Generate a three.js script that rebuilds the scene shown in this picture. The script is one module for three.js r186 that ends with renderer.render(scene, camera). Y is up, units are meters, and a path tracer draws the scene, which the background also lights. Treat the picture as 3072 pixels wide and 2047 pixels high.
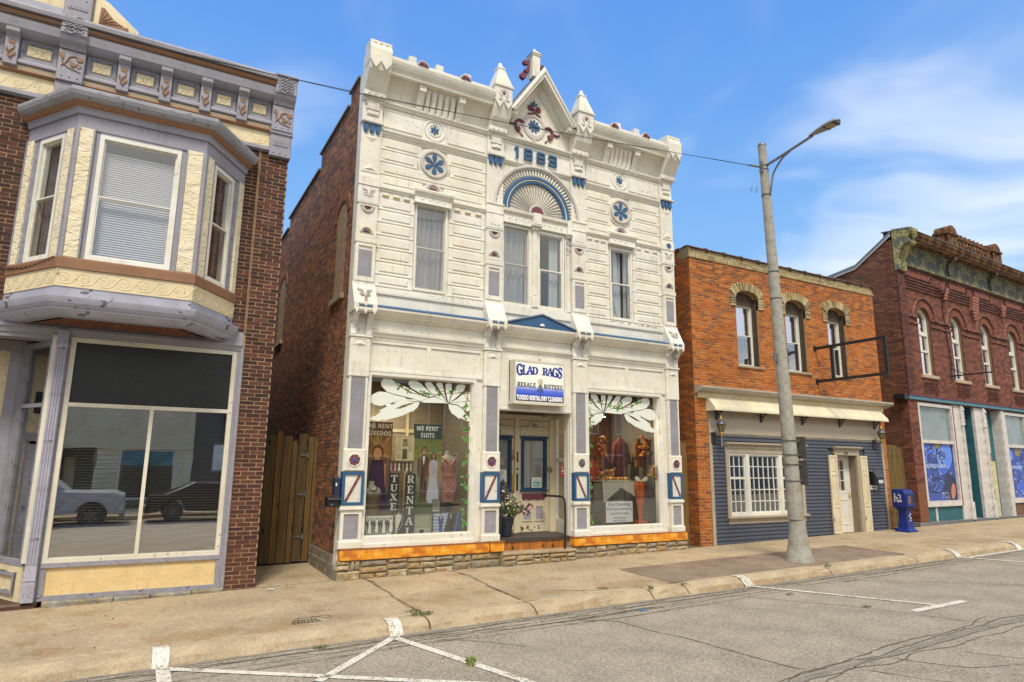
import * as THREE from 'three';
import { mergeGeometries } from 'three/addons/utils/BufferGeometryUtils.js';
import { RoundedBoxGeometry } from 'three/addons/geometries/RoundedBoxGeometry.js';
import { TextGeometry } from 'three/addons/geometries/TextGeometry.js';
import { FontLoader } from 'three/addons/loaders/FontLoader.js';

// ---------- camera, sky, sun, exposure ----------
const scene = new THREE.Scene();
const camera = new THREE.PerspectiveCamera(54.77, 1024 / 682, 0.1, 600);
{
  const yaw = 0.50663, pitch = 0.18789, roll = 0.01027;
  const f = new THREE.Vector3(Math.sin(yaw) * Math.cos(pitch), Math.sin(pitch), -Math.cos(yaw) * Math.cos(pitch));
  const r = new THREE.Vector3(Math.cos(yaw), 0, Math.sin(yaw));
  const u = new THREE.Vector3().crossVectors(r, f);
  const up = u.clone().multiplyScalar(Math.cos(roll)).addScaledVector(r, -Math.sin(roll));
  camera.position.set(0, 1.9, 11.18);
  camera.up.copy(up);
  camera.lookAt(camera.position.clone().add(f));
  camera.updateMatrixWorld(true);
  camera.updateProjectionMatrix();
}
const renderer = new THREE.WebGLRenderer({ antialias: true });
renderer.setSize(1024, 682);
renderer.toneMapping = THREE.LinearToneMapping;
renderer.toneMappingExposure = 1.42;
renderer.shadowMap.enabled = true;

const SUN_DIR = new THREE.Vector3(-0.24, 0.80, 0.50).normalize();
const sun = new THREE.DirectionalLight(new THREE.Color(1.0, 0.92, 0.78), 2.4);
sun.position.copy(SUN_DIR).multiplyScalar(60).add(new THREE.Vector3(8, 0, 0));
sun.target.position.set(8, 0, 0);
sun.castShadow = true;
sun.shadow.radius = 26;
sun.shadow.camera.left = -45; sun.shadow.camera.right = 45; sun.shadow.camera.top = 45; sun.shadow.camera.bottom = -45;
sun.shadow.camera.near = 1; sun.shadow.camera.far = 160;
scene.add(sun, sun.target);

// ---------- random and noise ----------
let SEED = 12345;
function rnd() { SEED = (SEED * 1664525 + 1013904223) >>> 0; return SEED / 4294967296; }
const rr = (a, b) => a + (b - a) * rnd();
const clamp = (x, a = 0, b = 1) => Math.min(b, Math.max(a, x));
const smooth = (a, b, x) => { const t = clamp((x - a) / (b - a)); return t * t * (3 - 2 * t); };
const mix = (a, b, t) => a + (b - a) * t;
function hash2(x, y, s) { let h = (x * 374761393 + y * 668265263 + s * 362437) | 0; h = Math.imul(h ^ (h >>> 13), 1274126177); h ^= h >>> 16; return (h >>> 0) / 4294967296; }
function vnoise(x, y, px, py, s) {
  const xi = Math.floor(x), yi = Math.floor(y), fx = x - xi, fy = y - yi;
  const u = fx * fx * (3 - 2 * fx), v = fy * fy * (3 - 2 * fy);
  const m = (a, p) => ((a % p) + p) % p;
  const a = hash2(m(xi, px), m(yi, py), s), b = hash2(m(xi + 1, px), m(yi, py), s), c = hash2(m(xi, px), m(yi + 1, py), s), d = hash2(m(xi + 1, px), m(yi + 1, py), s);
  return mix(mix(a, b, u), mix(c, d, u), v);
}
function fbm(x, y, px, py, s, oct = 4) { let v = 0, a = 0.5, t = 0; for (let i = 0; i < oct; i++) { v += a * vnoise(x, y, px, py, s + i * 17); t += a; a *= 0.5; x *= 2; y *= 2; px *= 2; py *= 2; } return v / t; }

// ---------- sky ----------
{
  const W = 2048, H = 1024, data = new Float32Array(W * H * 4);
  const vn = (x, y, s) => vnoise(x, y, 4096, 4096, s);
  const fb = (x, y, s, o) => { let v = 0, a = 0.5, t = 0; for (let i = 0; i < o; i++) { v += a * vn(x, y, s + 31 * i); t += a; a *= 0.52; x = x * 2.03 + 7.1; y = y * 2.03 + 3.7; } return v / t; };
  for (let j = 0; j < H; j++) {
    const el = ((j + 0.5) / H - 0.5) * Math.PI;
    for (let i = 0; i < W; i++) {
      const az = ((i + 0.5) / W - 0.5) * 2 * Math.PI;
      const dx = Math.cos(el) * Math.cos(az), dz = Math.cos(el) * Math.sin(az), dy = Math.sin(el);
      const h = Math.max(dy, 0);
      const t = Math.pow(smooth(-0.02, 0.78, h), 0.80);
      let c = [mix(0.25, 0.035, t), mix(0.49, 0.185, t), mix(0.74, 0.58, t)];
      // cirrus on a plane high above
      const q = 1 / (h + 0.09), X = dx * q, Z = dz * q;
      const wx = fb(X * 0.9 + 40, Z * 0.9 + 12, 5, 3) - 0.5, wz = fb(X * 0.9 + 90, Z * 0.9 + 52, 9, 3) - 0.5;
      const sx = (X * 0.86 + Z * 0.5) + wx * 1.5, sz = (-X * 0.5 + Z * 0.86) + wz * 1.5;
      const streak = fb(sx * 0.7 + 259, sz * 1.5 + 371, 21, 6);
      const puff = fb(X * 1.3 + wx * 2 + 400, Z * 1.3 + wz * 2 + 500, 33, 5);
      const behind = smooth(-0.35, 0.75, dz + 0.15 * dx);
      let cov = 0.80 * smooth(0.45, 0.74, streak) * smooth(0.26, 0.56, fb(X * 0.5 + 77, Z * 0.5 + 31, 55, 3)) + 0.16 * smooth(0.45, 0.75, puff);
      cov = cov * 0.9 + 0.05;
      cov = mix(cov, 0.55 + 0.45 * smooth(0.35, 0.62, puff * 0.6 + streak * 0.4), behind);
      cov = clamp(cov, 0, 0.97) * smooth(-0.02, 0.06, dy);
      const cl = [mix(0.74, 0.80, behind), mix(0.77, 0.775, behind), mix(0.82, 0.725, behind)], g = mix(1, 1.12, behind);
      for (let k = 0; k < 3; k++) c[k] = mix(c[k], cl[k] * g, cov);
      if (dy < 0) { const gdt = smooth(0, -0.08, dy); c = [mix(c[0], 0.30, gdt), mix(c[1], 0.27, gdt), mix(c[2], 0.22, gdt)]; }
      const o = (j * W + i) * 4; data[o] = c[0]; data[o + 1] = c[1]; data[o + 2] = c[2]; data[o + 3] = 1;
    }
  }
  const sky = new THREE.DataTexture(data, W, H, THREE.RGBAFormat, THREE.FloatType);
  sky.mapping = THREE.EquirectangularReflectionMapping; sky.magFilter = THREE.LinearFilter; sky.minFilter = THREE.LinearFilter; sky.needsUpdate = true;
  scene.background = sky; scene.environment = sky;
}

// ---------- textures ----------
function tex(w, h, fn, srgb = true) {
  const d = new Uint8Array(w * h * 4);
  for (let j = 0; j < h; j++) for (let i = 0; i < w; i++) { const c = fn(i / w, j / h, i, j), o = (j * w + i) * 4; if (typeof c === 'number') { d[o] = d[o + 1] = d[o + 2] = clamp(c) * 255; } else { d[o] = clamp(c[0]) * 255; d[o + 1] = clamp(c[1]) * 255; d[o + 2] = clamp(c[2]) * 255; } d[o + 3] = 255; }
  const t = new THREE.DataTexture(d, w, h); t.wrapS = t.wrapT = THREE.RepeatWrapping; t.magFilter = THREE.LinearFilter; t.minFilter = THREE.LinearMipmapLinearFilter; t.generateMipmaps = true;
  if (srgb) t.colorSpace = THREE.SRGBColorSpace; t.needsUpdate = true; return t;
}
const rep = (t, sx, sy = sx) => { const c = t.clone(); c.repeat.set(1 / sx, 1 / sy); c.needsUpdate = true; return c; };
const T = {};
T.paint = tex(512, 512, (u, v) => { const a = fbm(u * 5, v * 5, 5, 5, 1, 4), b = fbm(u * 40, v * 40, 40, 40, 2, 3), s = fbm(u * 3, v * 26, 3, 26, 8, 3); let c = 0.93 + 0.10 * (a - 0.5) + 0.05 * (b - 0.5) + 0.05 * (s - 0.5); const chip = fbm(u * 24, v * 24, 24, 24, 5, 3); if (chip > 0.84) c -= 0.22 * smooth(0.84, 0.87, chip); const y = smooth(0.48, 0.72, fbm(u * 4, v * 7, 4, 7, 6, 4)), dr = smooth(0.60, 0.78, fbm(u * 36, v * 3, 36, 3, 7, 3)) * smooth(0.45, 0.65, fbm(u * 5, v * 5, 5, 5, 9, 3)); c -= 0.05 * dr; return [c, c * (0.995 - 0.010 * y - 0.02 * dr), c * (0.98 - 0.045 * y - 0.05 * dr)]; });
T.lineWear = tex(512, 512, (u, v, i, j) => { const a = fbm(u * 60, v * 60, 60, 60, 17, 3), b = fbm(u * 5, v * 5, 5, 5, 18, 3), k = smooth(0.55, 0.62, a * 0.6 + b * 0.4 + 0.08 * (hash2(i, j, 19) - 0.5)); return [mix(0.96, 0.70, k), mix(0.95, 0.67, k), mix(0.92, 0.60, k)]; });
T.worn = tex(512, 512, (u, v) => { const a = fbm(u * 6, v * 6, 6, 6, 11, 4), b = fbm(u * 40, v * 40, 40, 40, 12, 3); let c = 0.9 + 0.14 * (a - 0.5) + 0.07 * (b - 0.5); const chip = fbm(u * 18, v * 18, 18, 18, 15, 4); if (chip > 0.745) c -= 0.34 * smooth(0.745, 0.78, chip); return [c, c, c]; });
T.concrete = tex(1024, 1024, (u, v, i, j) => { const a = fbm(u * 4, v * 4, 4, 4, 21, 5), b = fbm(u * 90, v * 90, 90, 90, 22, 2), g = hash2(i, j, 77), g2 = hash2(i >> 1, j >> 1, 78), st = fbm(u * 7, v * 7, 7, 7, 29, 5); let c = 0.83 + 0.20 * (a - 0.5) + 0.16 * (b - 0.5) + 0.08 * (g - 0.5); if (g2 > 0.993) c -= 0.24; if (g2 < 0.006) c += 0.12; const w = smooth(0.56, 0.72, st) * 0.09; return [c - w * 0.5, c - w * 0.9, c - w * 1.4]; });
T.asphalt = tex(1024, 1024, (u, v, i, j) => { const a = fbm(u * 5, v * 5, 5, 5, 31, 4), b = fbm(u * 150, v * 150, 150, 150, 32, 2), g = hash2(i, j, 87), g2 = hash2(i >> 1, (j + 3) >> 1, 88); let c = 0.76 + 0.16 * (a - 0.5) + 0.42 * (b - 0.5) + 0.16 * (g - 0.5); if (g2 > 0.985) c -= 0.32; if (g2 < 0.03) c += 0.18; return [c, c * 0.985, c * 0.96]; });
T.asphaltBump = tex(512, 512, (u, v, i, j) => 0.5 + 0.6 * (fbm(u * 110, v * 110, 110, 110, 35, 2) - 0.5) + 0.2 * (hash2(i, j, 41) - 0.5), false);
T.brick = tex(256, 256, (u, v, i, j) => { const a = fbm(u * 5, v * 3, 5, 3, 51, 4), b = fbm(u * 30, v * 14, 30, 14, 52, 3); const c = 0.84 + 0.34 * (a - 0.5) + 0.22 * (b - 0.5) + 0.06 * (hash2(i, j, 53) - 0.5); return [c, c * 0.98, c * 0.96]; });
T.mortar = tex(256, 256, (u, v, i, j) => 0.82 + 0.3 * (fbm(u * 8, v * 8, 8, 8, 61, 4) - 0.5) + 0.12 * (hash2(i, j, 63) - 0.5));
T.wood = tex(512, 512, (u, v) => { const g = fbm(u * 26, v * 2, 26, 2, 71, 4), f = fbm(u * 90, v * 5, 90, 5, 72, 3), k = fbm(u * 6, v * 4, 6, 4, 73, 3); let c = 0.8 + 0.36 * (g - 0.5) + 0.24 * (f - 0.5) + 0.2 * (k - 0.5); const kn = fbm(u * 9, v * 7, 9, 7, 79, 2); if (kn > 0.80) c -= 0.4 * smooth(0.80, 0.86, kn); return [c, c * 0.97, c * 0.92]; });
T.stone = tex(512, 512, (u, v, i, j) => { const a = fbm(u * 4, v * 4, 4, 4, 81, 5), b = fbm(u * 26, v * 26, 26, 26, 82, 3), o = fbm(u * 3, v * 3, 3, 3, 85, 4); let c = 0.8 + 0.42 * (a - 0.5) + 0.28 * (b - 0.5); const w = smooth(0.5, 0.66, o); return [c, c * (1 - 0.06 * w), c * (1 - 0.18 * w)]; });
T.rust = tex(512, 256, (u, v) => { const a = fbm(u * 7, v * 3, 7, 3, 91, 5), s = fbm(u * 40, v * 3, 40, 3, 92, 3), d = fbm(u * 5, v * 4, 5, 4, 95, 5); const w = smooth(0.40, 0.72, a * 0.75 + s * 0.25), k = smooth(0.47, 0.70, d); const A = [0.90, 0.62, 0.14], B = [0.97, 0.84, 0.48], C = [0.72, 0.40, 0.08]; return [0, 1, 2].map(n => mix(mix(A[n], B[n], w * 0.8), C[n], k * 0.8)); });
T.fine = tex(256, 256, (u, v, i, j) => 0.5 + 0.5 * (fbm(u * 24, v * 24, 24, 24, 99, 3) - 0.5) + 0.15 * (hash2(i, j, 97) - 0.5), false);
T.rockface = tex(512, 512, (u, v) => { const a = fbm(u * 5, v * 16, 5, 16, 101, 5), b = fbm(u * 26, v * 40, 26, 40, 102, 3), r = fbm(u * 3, v * 9, 3, 9, 105, 3); return clamp(0.5 + 1.3 * (a - 0.5) + 0.4 * (b - 0.5) - 0.5 * smooth(0.55, 0.62, r) * smooth(0.70, 0.62, r)); }, false);
T.lichen = tex(512, 512, (u, v) => { const a = fbm(u * 5, v * 5, 5, 5, 111, 5), b = fbm(u * 20, v * 20, 20, 20, 112, 4); const y = smooth(0.48, 0.60, a), r = smooth(0.56, 0.66, b); const A = [0.50, 0.53, 0.53], B = [0.80, 0.76, 0.56], C = [0.40, 0.36, 0.30]; return [0, 1, 2].map(n => mix(mix(A[n], B[n], y), C[n], r * 0.6)); });
T.rusty = tex(512, 512, (u, v) => { const a = fbm(u * 6, v * 5, 6, 5, 121, 5), b = fbm(u * 20, v * 14, 20, 14, 122, 4); const y = smooth(0.47, 0.60, a), r = smooth(0.5, 0.62, b); const A = [0.42, 0.26, 0.15], B = [0.72, 0.60, 0.38], C = [0.30, 0.15, 0.08]; return [0, 1, 2].map(n => mix(mix(A[n], B[n], y * 0.75), C[n], r * 0.6)); });
T.peel = tex(512, 512, (u, v) => { const a = fbm(u * 9, v * 7, 9, 7, 131, 5); const k = smooth(0.70, 0.73, a) * 0.8; return [mix(0.93, 0.50, k), mix(0.91, 0.40, k), mix(0.86, 0.30, k)]; });
T.brickwall = tex(1024, 1024, (u, v, i, j) => { // fine pressed bricks too far to tell apart: 8 x 24 courses over 1.7 x 1.6 m
  const R = 24, row = Math.floor(v * R), fy = v * R - row, x = u * 8 + (row % 2) * 0.5, col = Math.floor(x), fx = x - col; const m = (fx < 0.04 || fy < 0.10) ? 1 : 0; const h = hash2(((col % 8) + 8) % 8, row, 141), b = fbm(u * 70, v * 70, 70, 70, 142, 2); const c = 0.72 + 0.34 * (h - 0.5) + 0.18 * (b - 0.5); return m ? [0.66, 0.55, 0.50] : [c, c * 0.96, c * 0.95]; });

// ---------- materials ----------
const lin = (r, g, b) => new THREE.Color().setRGB(r, g, b);
function M(col, map, s = 1, o = {}) {
  const p = { color: Array.isArray(col) ? lin(...col) : col, roughness: o.rough ?? 0.75, metalness: o.metal ?? 0 };
  if (map) p.map = Array.isArray(s) ? rep(map, s[0], s[1]) : rep(map, s);
  if (o.bump) { p.bumpMap = rep(o.bump, ...(Array.isArray(o.bs) ? o.bs : [o.bs ?? s, o.bs ?? s])); p.bumpScale = o.bh ?? 0.004; }
  const m = new THREE.MeshStandardMaterial(p); if (o.double) m.side = THREE.DoubleSide; if (o.vc) m.vertexColors = true; return m;
}
const mat = {
  white: M([0.83, 0.81, 0.745], T.paint, 1.7, { rough: 0.62 }),
  whiteWorn: M([0.82, 0.795, 0.72], T.worn, 1.1, { rough: 0.66 }),
  whiteClean: M([0.84, 0.83, 0.79], T.paint, 2.3, { rough: 0.4 }),
  lavender: M([0.37, 0.36, 0.42], T.paint, 1.0, { rough: 0.6 }),
  lavWhite: M([0.62, 0.58, 0.57], T.paint, 0.9, { rough: 0.65 }),
  louvre: M([0.36, 0.355, 0.41], T.paint, 0.9, { rough: 0.6 }),
  blue: M([0.030, 0.115, 0.27], T.paint, 0.8, { rough: 0.5 }),
  burgundy: M([0.20, 0.045, 0.075], T.worn, 0.5, { rough: 0.6 }),
  brown: M([0.30, 0.155, 0.085], T.paint, 0.8, { rough: 0.65 }),
  cream: M([0.81, 0.70, 0.48], T.paint, 1.3, { rough: 0.7 }),
  rockface: M([0.82, 0.74, 0.56], T.paint, 1.3, { rough: 0.8, bump: T.rockface, bs: [0.8, 1.0], bh: 0.013 }),
  grey: M([0.33, 0.325, 0.395], T.paint, 1.1, { rough: 0.6 }),
  greyWorn: M([0.34, 0.33, 0.375], T.worn, 0.6, { rough: 0.7 }),
  greyPale: M([0.47, 0.465, 0.55], T.worn, 1.3, { rough: 0.6 }),
  alu: M([0.80, 0.76, 0.66], T.paint, 2, { rough: 0.4 }),
  charcoal: M([0.022, 0.023, 0.024], T.fine, 1, { rough: 0.45 }),
  black: M([0.012, 0.012, 0.013], null, 1, { rough: 0.45 }),
  blackMetal: M([0.02, 0.018, 0.017], T.worn, 0.5, { rough: 0.55 }),
  dark: M([0.20, 0.185, 0.165], null, 1, { rough: 0.9 }),
  inner: M([0.20, 0.175, 0.14], T.paint, 1.5, { rough: 0.9 }),
  blind: M([0.44, 0.45, 0.48], null, 1, { rough: 0.6 }),
  blindGrey: M([0.22, 0.215, 0.20], null, 1, { rough: 0.7 }),
  curtain: new THREE.MeshPhysicalMaterial({ color: lin(0.62, 0.62, 0.64), roughness: 0.95, side: THREE.DoubleSide }),
  curtainGrey: new THREE.MeshPhysicalMaterial({ color: lin(0.21, 0.215, 0.225), roughness: 0.95, side: THREE.DoubleSide }),
  roof: M([0.10, 0.10, 0.10], T.fine, 0.6, { rough: 0.9 }),
  slate: M([0.27, 0.27, 0.27], T.concrete, 1.2, { rough: 0.7 }),
  stoneSill: M([0.50, 0.42, 0.28], T.concrete, 0.9, { rough: 0.9 }),
  galv: M([0.40, 0.41, 0.42], T.fine, 0.5, { rough: 0.45, metal: 0.55 }),
  lampPole: M([0.50, 0.475, 0.40], T.concrete, 0.5, { rough: 0.85 }),
  brass: M([0.62, 0.42, 0.12], null, 1, { rough: 0.32, metal: 0.9 }),
  fence: null,
};
const glassOf = (ior, tint = [1, 1, 1], r = 0) => new THREE.MeshPhysicalMaterial({ color: lin(...tint), roughness: r, metalness: 0, transmission: 1, thickness: 0, ior, specularIntensity: 1 });
mat.glass = glassOf(1.75, [0.86, 0.88, 0.88]);
T.wave = tex(128, 128, (u, v) => fbm(u * 2, v * 2, 2, 2, 151, 2), false);
const halfMirror = (k, c) => new THREE.MeshStandardMaterial({ bumpMap: rep(T.wave, 1.3), bumpScale: 0.0011, color: lin(...c), metalness: 1, roughness: 0.0, transparent: true, opacity: k });
mat.glassFilm = halfMirror(0.24, [0.85, 0.87, 0.88]); mat.glassMirror = halfMirror(0.46, [0.92, 0.90, 0.86]); mat.glassDark = halfMirror(0.10, [0.85, 0.87, 0.9]); mat.glassSky = halfMirror(0.58, [0.88, 0.88, 0.92]);
mat.glassShow = glassOf(1.95, [0.93, 0.94, 0.92]);
mat.screen = new THREE.MeshPhysicalMaterial({ color: lin(0.10, 0.11, 0.12), roughness: 0.8, transparent: true, opacity: 0.45 });

// ---------- geometry helpers ----------
function clean(g) { const n = g.index ? g.toNonIndexed() : g; for (const k of Object.keys(n.attributes)) if (!['position', 'normal', 'uv'].includes(k)) n.deleteAttribute(k); if (!n.attributes.normal) n.computeVertexNormals(); if (!n.attributes.uv) n.setAttribute('uv', new THREE.BufferAttribute(new Float32Array(n.attributes.position.count * 2), 2)); n.morphAttributes = {}; return n; }
function boxUV(g) { // uv in metres, by the way each triangle faces
  const p = g.attributes.position, uv = g.attributes.uv, a = new THREE.Vector3(), b = new THREE.Vector3(), c = new THREE.Vector3(), n = new THREE.Vector3();
  for (let i = 0; i < p.count; i += 3) { a.fromBufferAttribute(p, i); b.fromBufferAttribute(p, i + 1); c.fromBufferAttribute(p, i + 2); n.subVectors(b, a).cross(c.clone().sub(a)); const x = Math.abs(n.x), y = Math.abs(n.y), z = Math.abs(n.z); for (const [k, q] of [[i, a], [i + 1, b], [i + 2, c]]) { if (z >= x && z >= y) uv.setXY(k, q.x, q.y); else if (x >= y) uv.setXY(k, q.z + 0.37, q.y); else uv.setXY(k, q.x, q.z + 0.61); } }
  return g;
}
const box = (x0, x1, y0, y1, z0, z1) => { const g = new THREE.BoxGeometry(Math.abs(x1 - x0), Math.abs(y1 - y0), Math.abs(z1 - z0)); g.translate((x0 + x1) / 2, (y0 + y1) / 2, (z0 + z1) / 2); return g; };
const rbox = (x0, x1, y0, y1, z0, z1, r = 0.01, s = 2) => { const g = new RoundedBoxGeometry(x1 - x0, y1 - y0, z1 - z0, s, r); g.translate((x0 + x1) / 2, (y0 + y1) / 2, (z0 + z1) / 2); return g; };
function tri(list) { const g = new THREE.BufferGeometry(); g.setAttribute('position', new THREE.BufferAttribute(new Float32Array(list.flat()), 3)); g.computeVertexNormals(); return clean(g); }
function quads(qs) { const l = []; for (const [a, b, c, d] of qs) l.push(a, b, c, a, c, d); return tri(l); }
function plate(x0, x1, y0, y1, z0, z1, b = 0.01) { // a plate with chamfered front edges
  const R = (i, z) => [[x0 + i, y0 + i, z], [x1 - i, y0 + i, z], [x1 - i, y1 - i, z], [x0 + i, y1 - i, z]]; const A = R(0, z0), B = R(0, z1 - b), C = R(b, z1), q = [];
  for (let k = 0; k < 4; k++) { const n = (k + 1) % 4; q.push([A[k], A[n], B[n], B[k]], [B[k], B[n], C[n], C[k]]); } q.push(C); return quads(q);
}
function frameGeo(x0, x1, y0, y1, w, z0, z1, wb = w) { // four mitred-looking bars around an opening (outer size x0..y1)
  return [box(x0, x0 + w, y0, y1, z0, z1), box(x1 - w, x1, y0, y1, z0, z1), box(x0 + w, x1 - w, y1 - w, y1, z0, z1), box(x0 + w, x1 - w, y0, y0 + wb, z0, z1)];
}
function shapeOf(pts, holes = []) { const s = new THREE.Shape(pts.map(p => new THREE.Vector2(p[0], p[1]))); for (const h of holes) s.holes.push(new THREE.Path(h.map(p => new THREE.Vector2(p[0], p[1])))); return s; }
function ext(pts, z0, z1, o = {}) { const s = pts.isShape ? pts : shapeOf(pts, o.holes); const b = o.bevel ?? 0; const g = new THREE.ExtrudeGeometry(s, { depth: z1 - z0 - b, bevelEnabled: b > 0, bevelThickness: b, bevelSize: b * (o.bs ?? 1), bevelOffset: -b * (o.bs ?? 1), bevelSegments: o.seg ?? 1, curveSegments: o.curve ?? 12 }); g.translate(0, 0, z0); return g; }
const rectPts = (x0, x1, y0, y1) => [[x0, y0], [x1, y0], [x1, y1], [x0, y1]];
const circ = (cx, cy, r, n = 28, a0 = 0, a1 = Math.PI * 2) => { const o = []; const full = a1 - a0 > 6.28; for (let i = 0; i < n + (full ? 0 : 1); i++) { const a = a0 + (a1 - a0) * i / n; o.push([cx + r * Math.cos(a), cy + r * Math.sin(a)]); } return o; };
function arcBand(cx, cy, r0, r1, z0, z1, a0 = 0, a1 = Math.PI, n = 36, bevel = 0) { return ext([...circ(cx, cy, r1, n, a0, a1), ...circ(cx, cy, r0, n, a0, a1).reverse()], z0, z1, { bevel }); }
const ring = (cx, cy, r0, r1, z0, z1, bevel = 0.008) => ext(circ(cx, cy, r1, 36), z0, z1, { holes: [circ(cx, cy, r0, 36).reverse()], bevel });
function sweep(profile, path) { // profile [[out, y], ...] counter-clockwise, path [[x, z], ...] with outside on its left
  const P = path.map(p => new THREE.Vector2(p[0], p[1])), N = [];
  for (let i = 0; i < P.length; i++) { const d0 = i ? P[i].clone().sub(P[i - 1]).normalize() : null, d1 = i < P.length - 1 ? P[i + 1].clone().sub(P[i]).normalize() : null; const n = d => new THREE.Vector2(-d.y, d.x); if (!d0) N.push(n(d1)); else if (!d1) N.push(n(d0)); else { const a = n(d0), b = n(d1), m = a.clone().add(b).normalize(); N.push(m.multiplyScalar(1 / Math.max(0.3, m.dot(a)))); } }
  const at = (i, k) => [P[i].x + N[i].x * profile[k][0], profile[k][1], P[i].y + N[i].y * profile[k][0]], q = [];
  for (let i = 0; i < P.length - 1; i++) for (let k = 0; k < profile.length; k++) { const n = (k + 1) % profile.length; q.push([at(i, n), at(i + 1, n), at(i + 1, k), at(i, k)]); }
  const g = quads(q), f = THREE.ShapeUtils.triangulateShape(profile.map(p => new THREE.Vector2(p[0], p[1])), []), l = [];
  for (const [a, b, c] of f) { l.push(at(0, a), at(0, c), at(0, b)); l.push(at(P.length - 1, a), at(P.length - 1, b), at(P.length - 1, c)); }
  return mergeGeometries([g, tri(l)]);
}
const mould = (profile, x0, x1) => sweep(profile, [[x0, 0], [x1, 0]]);
function tube(pts, r, seg = 8, n = null, closed = false) { const c = new THREE.CatmullRomCurve3(pts.map(p => new THREE.Vector3(...p)), closed, 'centripetal'); return new THREE.TubeGeometry(c, n ?? Math.max(8, pts.length * 5), r, seg, closed); }
function bar(a, b, r, seg = 10, r2 = r) { const A = new THREE.Vector3(...a), B = new THREE.Vector3(...b), d = B.clone().sub(A), g = new THREE.CylinderGeometry(r2, r, d.length(), seg); g.applyQuaternion(new THREE.Quaternion().setFromUnitVectors(new THREE.Vector3(0, 1, 0), d.normalize())); g.translate((A.x + B.x) / 2, (A.y + B.y) / 2, (A.z + B.z) / 2); return g; }
const lathe = (prof, x, y, z, n = 24, sx = 1, sz = 1) => { const g = new THREE.LatheGeometry(prof.map(p => new THREE.Vector2(p[0], p[1])), n); g.scale(sx, 1, sz); g.translate(x, y, z); return g; };
const ball = (x, y, z, r, sx = 1, sy = 1, sz = 1, n = 12) => { const g = new THREE.SphereGeometry(r, n, Math.max(6, n >> 1)); g.scale(sx, sy, sz); g.translate(x, y, z); return g; };

// ---------- things and parts ----------
let CUR = new THREE.Matrix4();
const BASE = new Map(), used = {};
const numbered = n => { used[n] = (used[n] ?? -1) + 1; return used[n] ? `${n}_${String(used[n]).padStart(3, '0')}` : n; };
function thing(name, label, category, [x, y, z] = [0, 0, 0], group) { const o = new THREE.Group(); o.name = numbered(name); o.position.set(x, y, z); o.userData = { label, category }; if (group) o.userData.group = group; scene.add(o); BASE.set(o, new THREE.Vector3(x, y, z)); return o; }
function struct(name, geos, m) { const o = new THREE.Mesh(geoOf(geos, null), m); o.name = numbered(name); o.userData = { kind: 'structure' }; o.castShadow = o.receiveShadow = true; scene.add(o); BASE.set(o, new THREE.Vector3()); return o; }
function geoOf(geos, base, keepUV) { let g = (Array.isArray(geos) ? geos.flat(9) : [geos]).map(clean); g = g.length > 1 ? mergeGeometries(g) : g[0].clone(); if (!keepUV) boxUV(g); if (!CUR.equals(new THREE.Matrix4())) g.applyMatrix4(CUR); if (base) g.translate(-base.x, -base.y, -base.z); return g; }
function part(parent, name, geos, m, o = {}) { const base = BASE.get(parent); const me = new THREE.Mesh(geoOf(geos, base, o.keepUV), m); me.name = name; me.castShadow = me.receiveShadow = true; if (o.label) me.userData.label = o.label; if (o.kind) me.userData.kind = o.kind; parent.add(me); BASE.set(me, base); return me; }
const single = (name, label, category, base, geos, m, group, o = {}) => { const b = new THREE.Vector3(...base), me = new THREE.Mesh(geoOf(geos, b, o.keepUV), m); me.name = numbered(name); me.position.copy(b); me.userData = { label, category }; if (group) me.userData.group = group; if (o.kind) me.userData.kind = o.kind; me.castShadow = me.receiveShadow = true; scene.add(me); BASE.set(me, b); return me; };

// ---------- pieces: the ones that show largest become parts, the rest one part of stuff ----------
const cubes = [0, 0.31, 0.63, 0.17].map((o, k) => { const g = new THREE.BoxGeometry(1, 1, 1), uv = g.attributes.uv; for (let i = 0; i < uv.count; i++) uv.setXY(i, uv.getX(i) * 0.8 + o, uv.getY(i) * 0.35 + o * 1.7 + k * 0.2); return g; });
const PV = new THREE.Matrix4().multiplyMatrices(camera.projectionMatrix, camera.matrixWorldInverse);
function seenSize(m) { const P = (x, y) => new THREE.Vector3(x, y, 0.5).applyMatrix4(m).applyMatrix4(PV), c = P(0, 0); if (Math.abs(c.x) > 1.05 || Math.abs(c.y) > 1.05 || c.z > 1 || c.z < -1) return 0; const a = P(-0.5, 0), b = P(0.5, 0), d = P(0, -0.5), e = P(0, 0.5); const ux = (b.x - a.x) * 512, uy = (b.y - a.y) * 341, vx = (e.x - d.x) * 512, vy = (e.y - d.y) * 341; return Math.abs(ux * vy - uy * vx); }
function pieces(parent, name, list, mats, instMat, cols, limit = 300, minArea = 1.4, geo = cubes) {
  const base = BASE.get(parent), inv = new THREE.Matrix4().makeTranslation(-base.x, -base.y, -base.z);
  for (const p of list) { p.m.premultiply(CUR); p.s = seenSize(p.m); p.m.premultiply(inv); }
  list.sort((a, b) => b.s - a.s);
  let n = 0; while (n < list.length && n < limit && list[n].s > minArea) n++;
  for (let i = 0; i < n; i++) { const p = list[i], me = new THREE.Mesh(geo[i % geo.length], mats[p.c]); me.name = name; p.m.decompose(me.position, me.quaternion, me.scale); me.castShadow = me.receiveShadow = true; parent.add(me); }
  const rest = list.slice(n); if (!rest.length) return;
  const im = new THREE.InstancedMesh(geo[0], instMat, rest.length); rest.forEach((p, i) => { im.setMatrixAt(i, p.m); im.setColorAt(i, cols[p.c]); });
  im.name = name; im.userData.kind = 'stuff'; im.castShadow = im.receiveShadow = true; parent.add(im);
}
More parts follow.
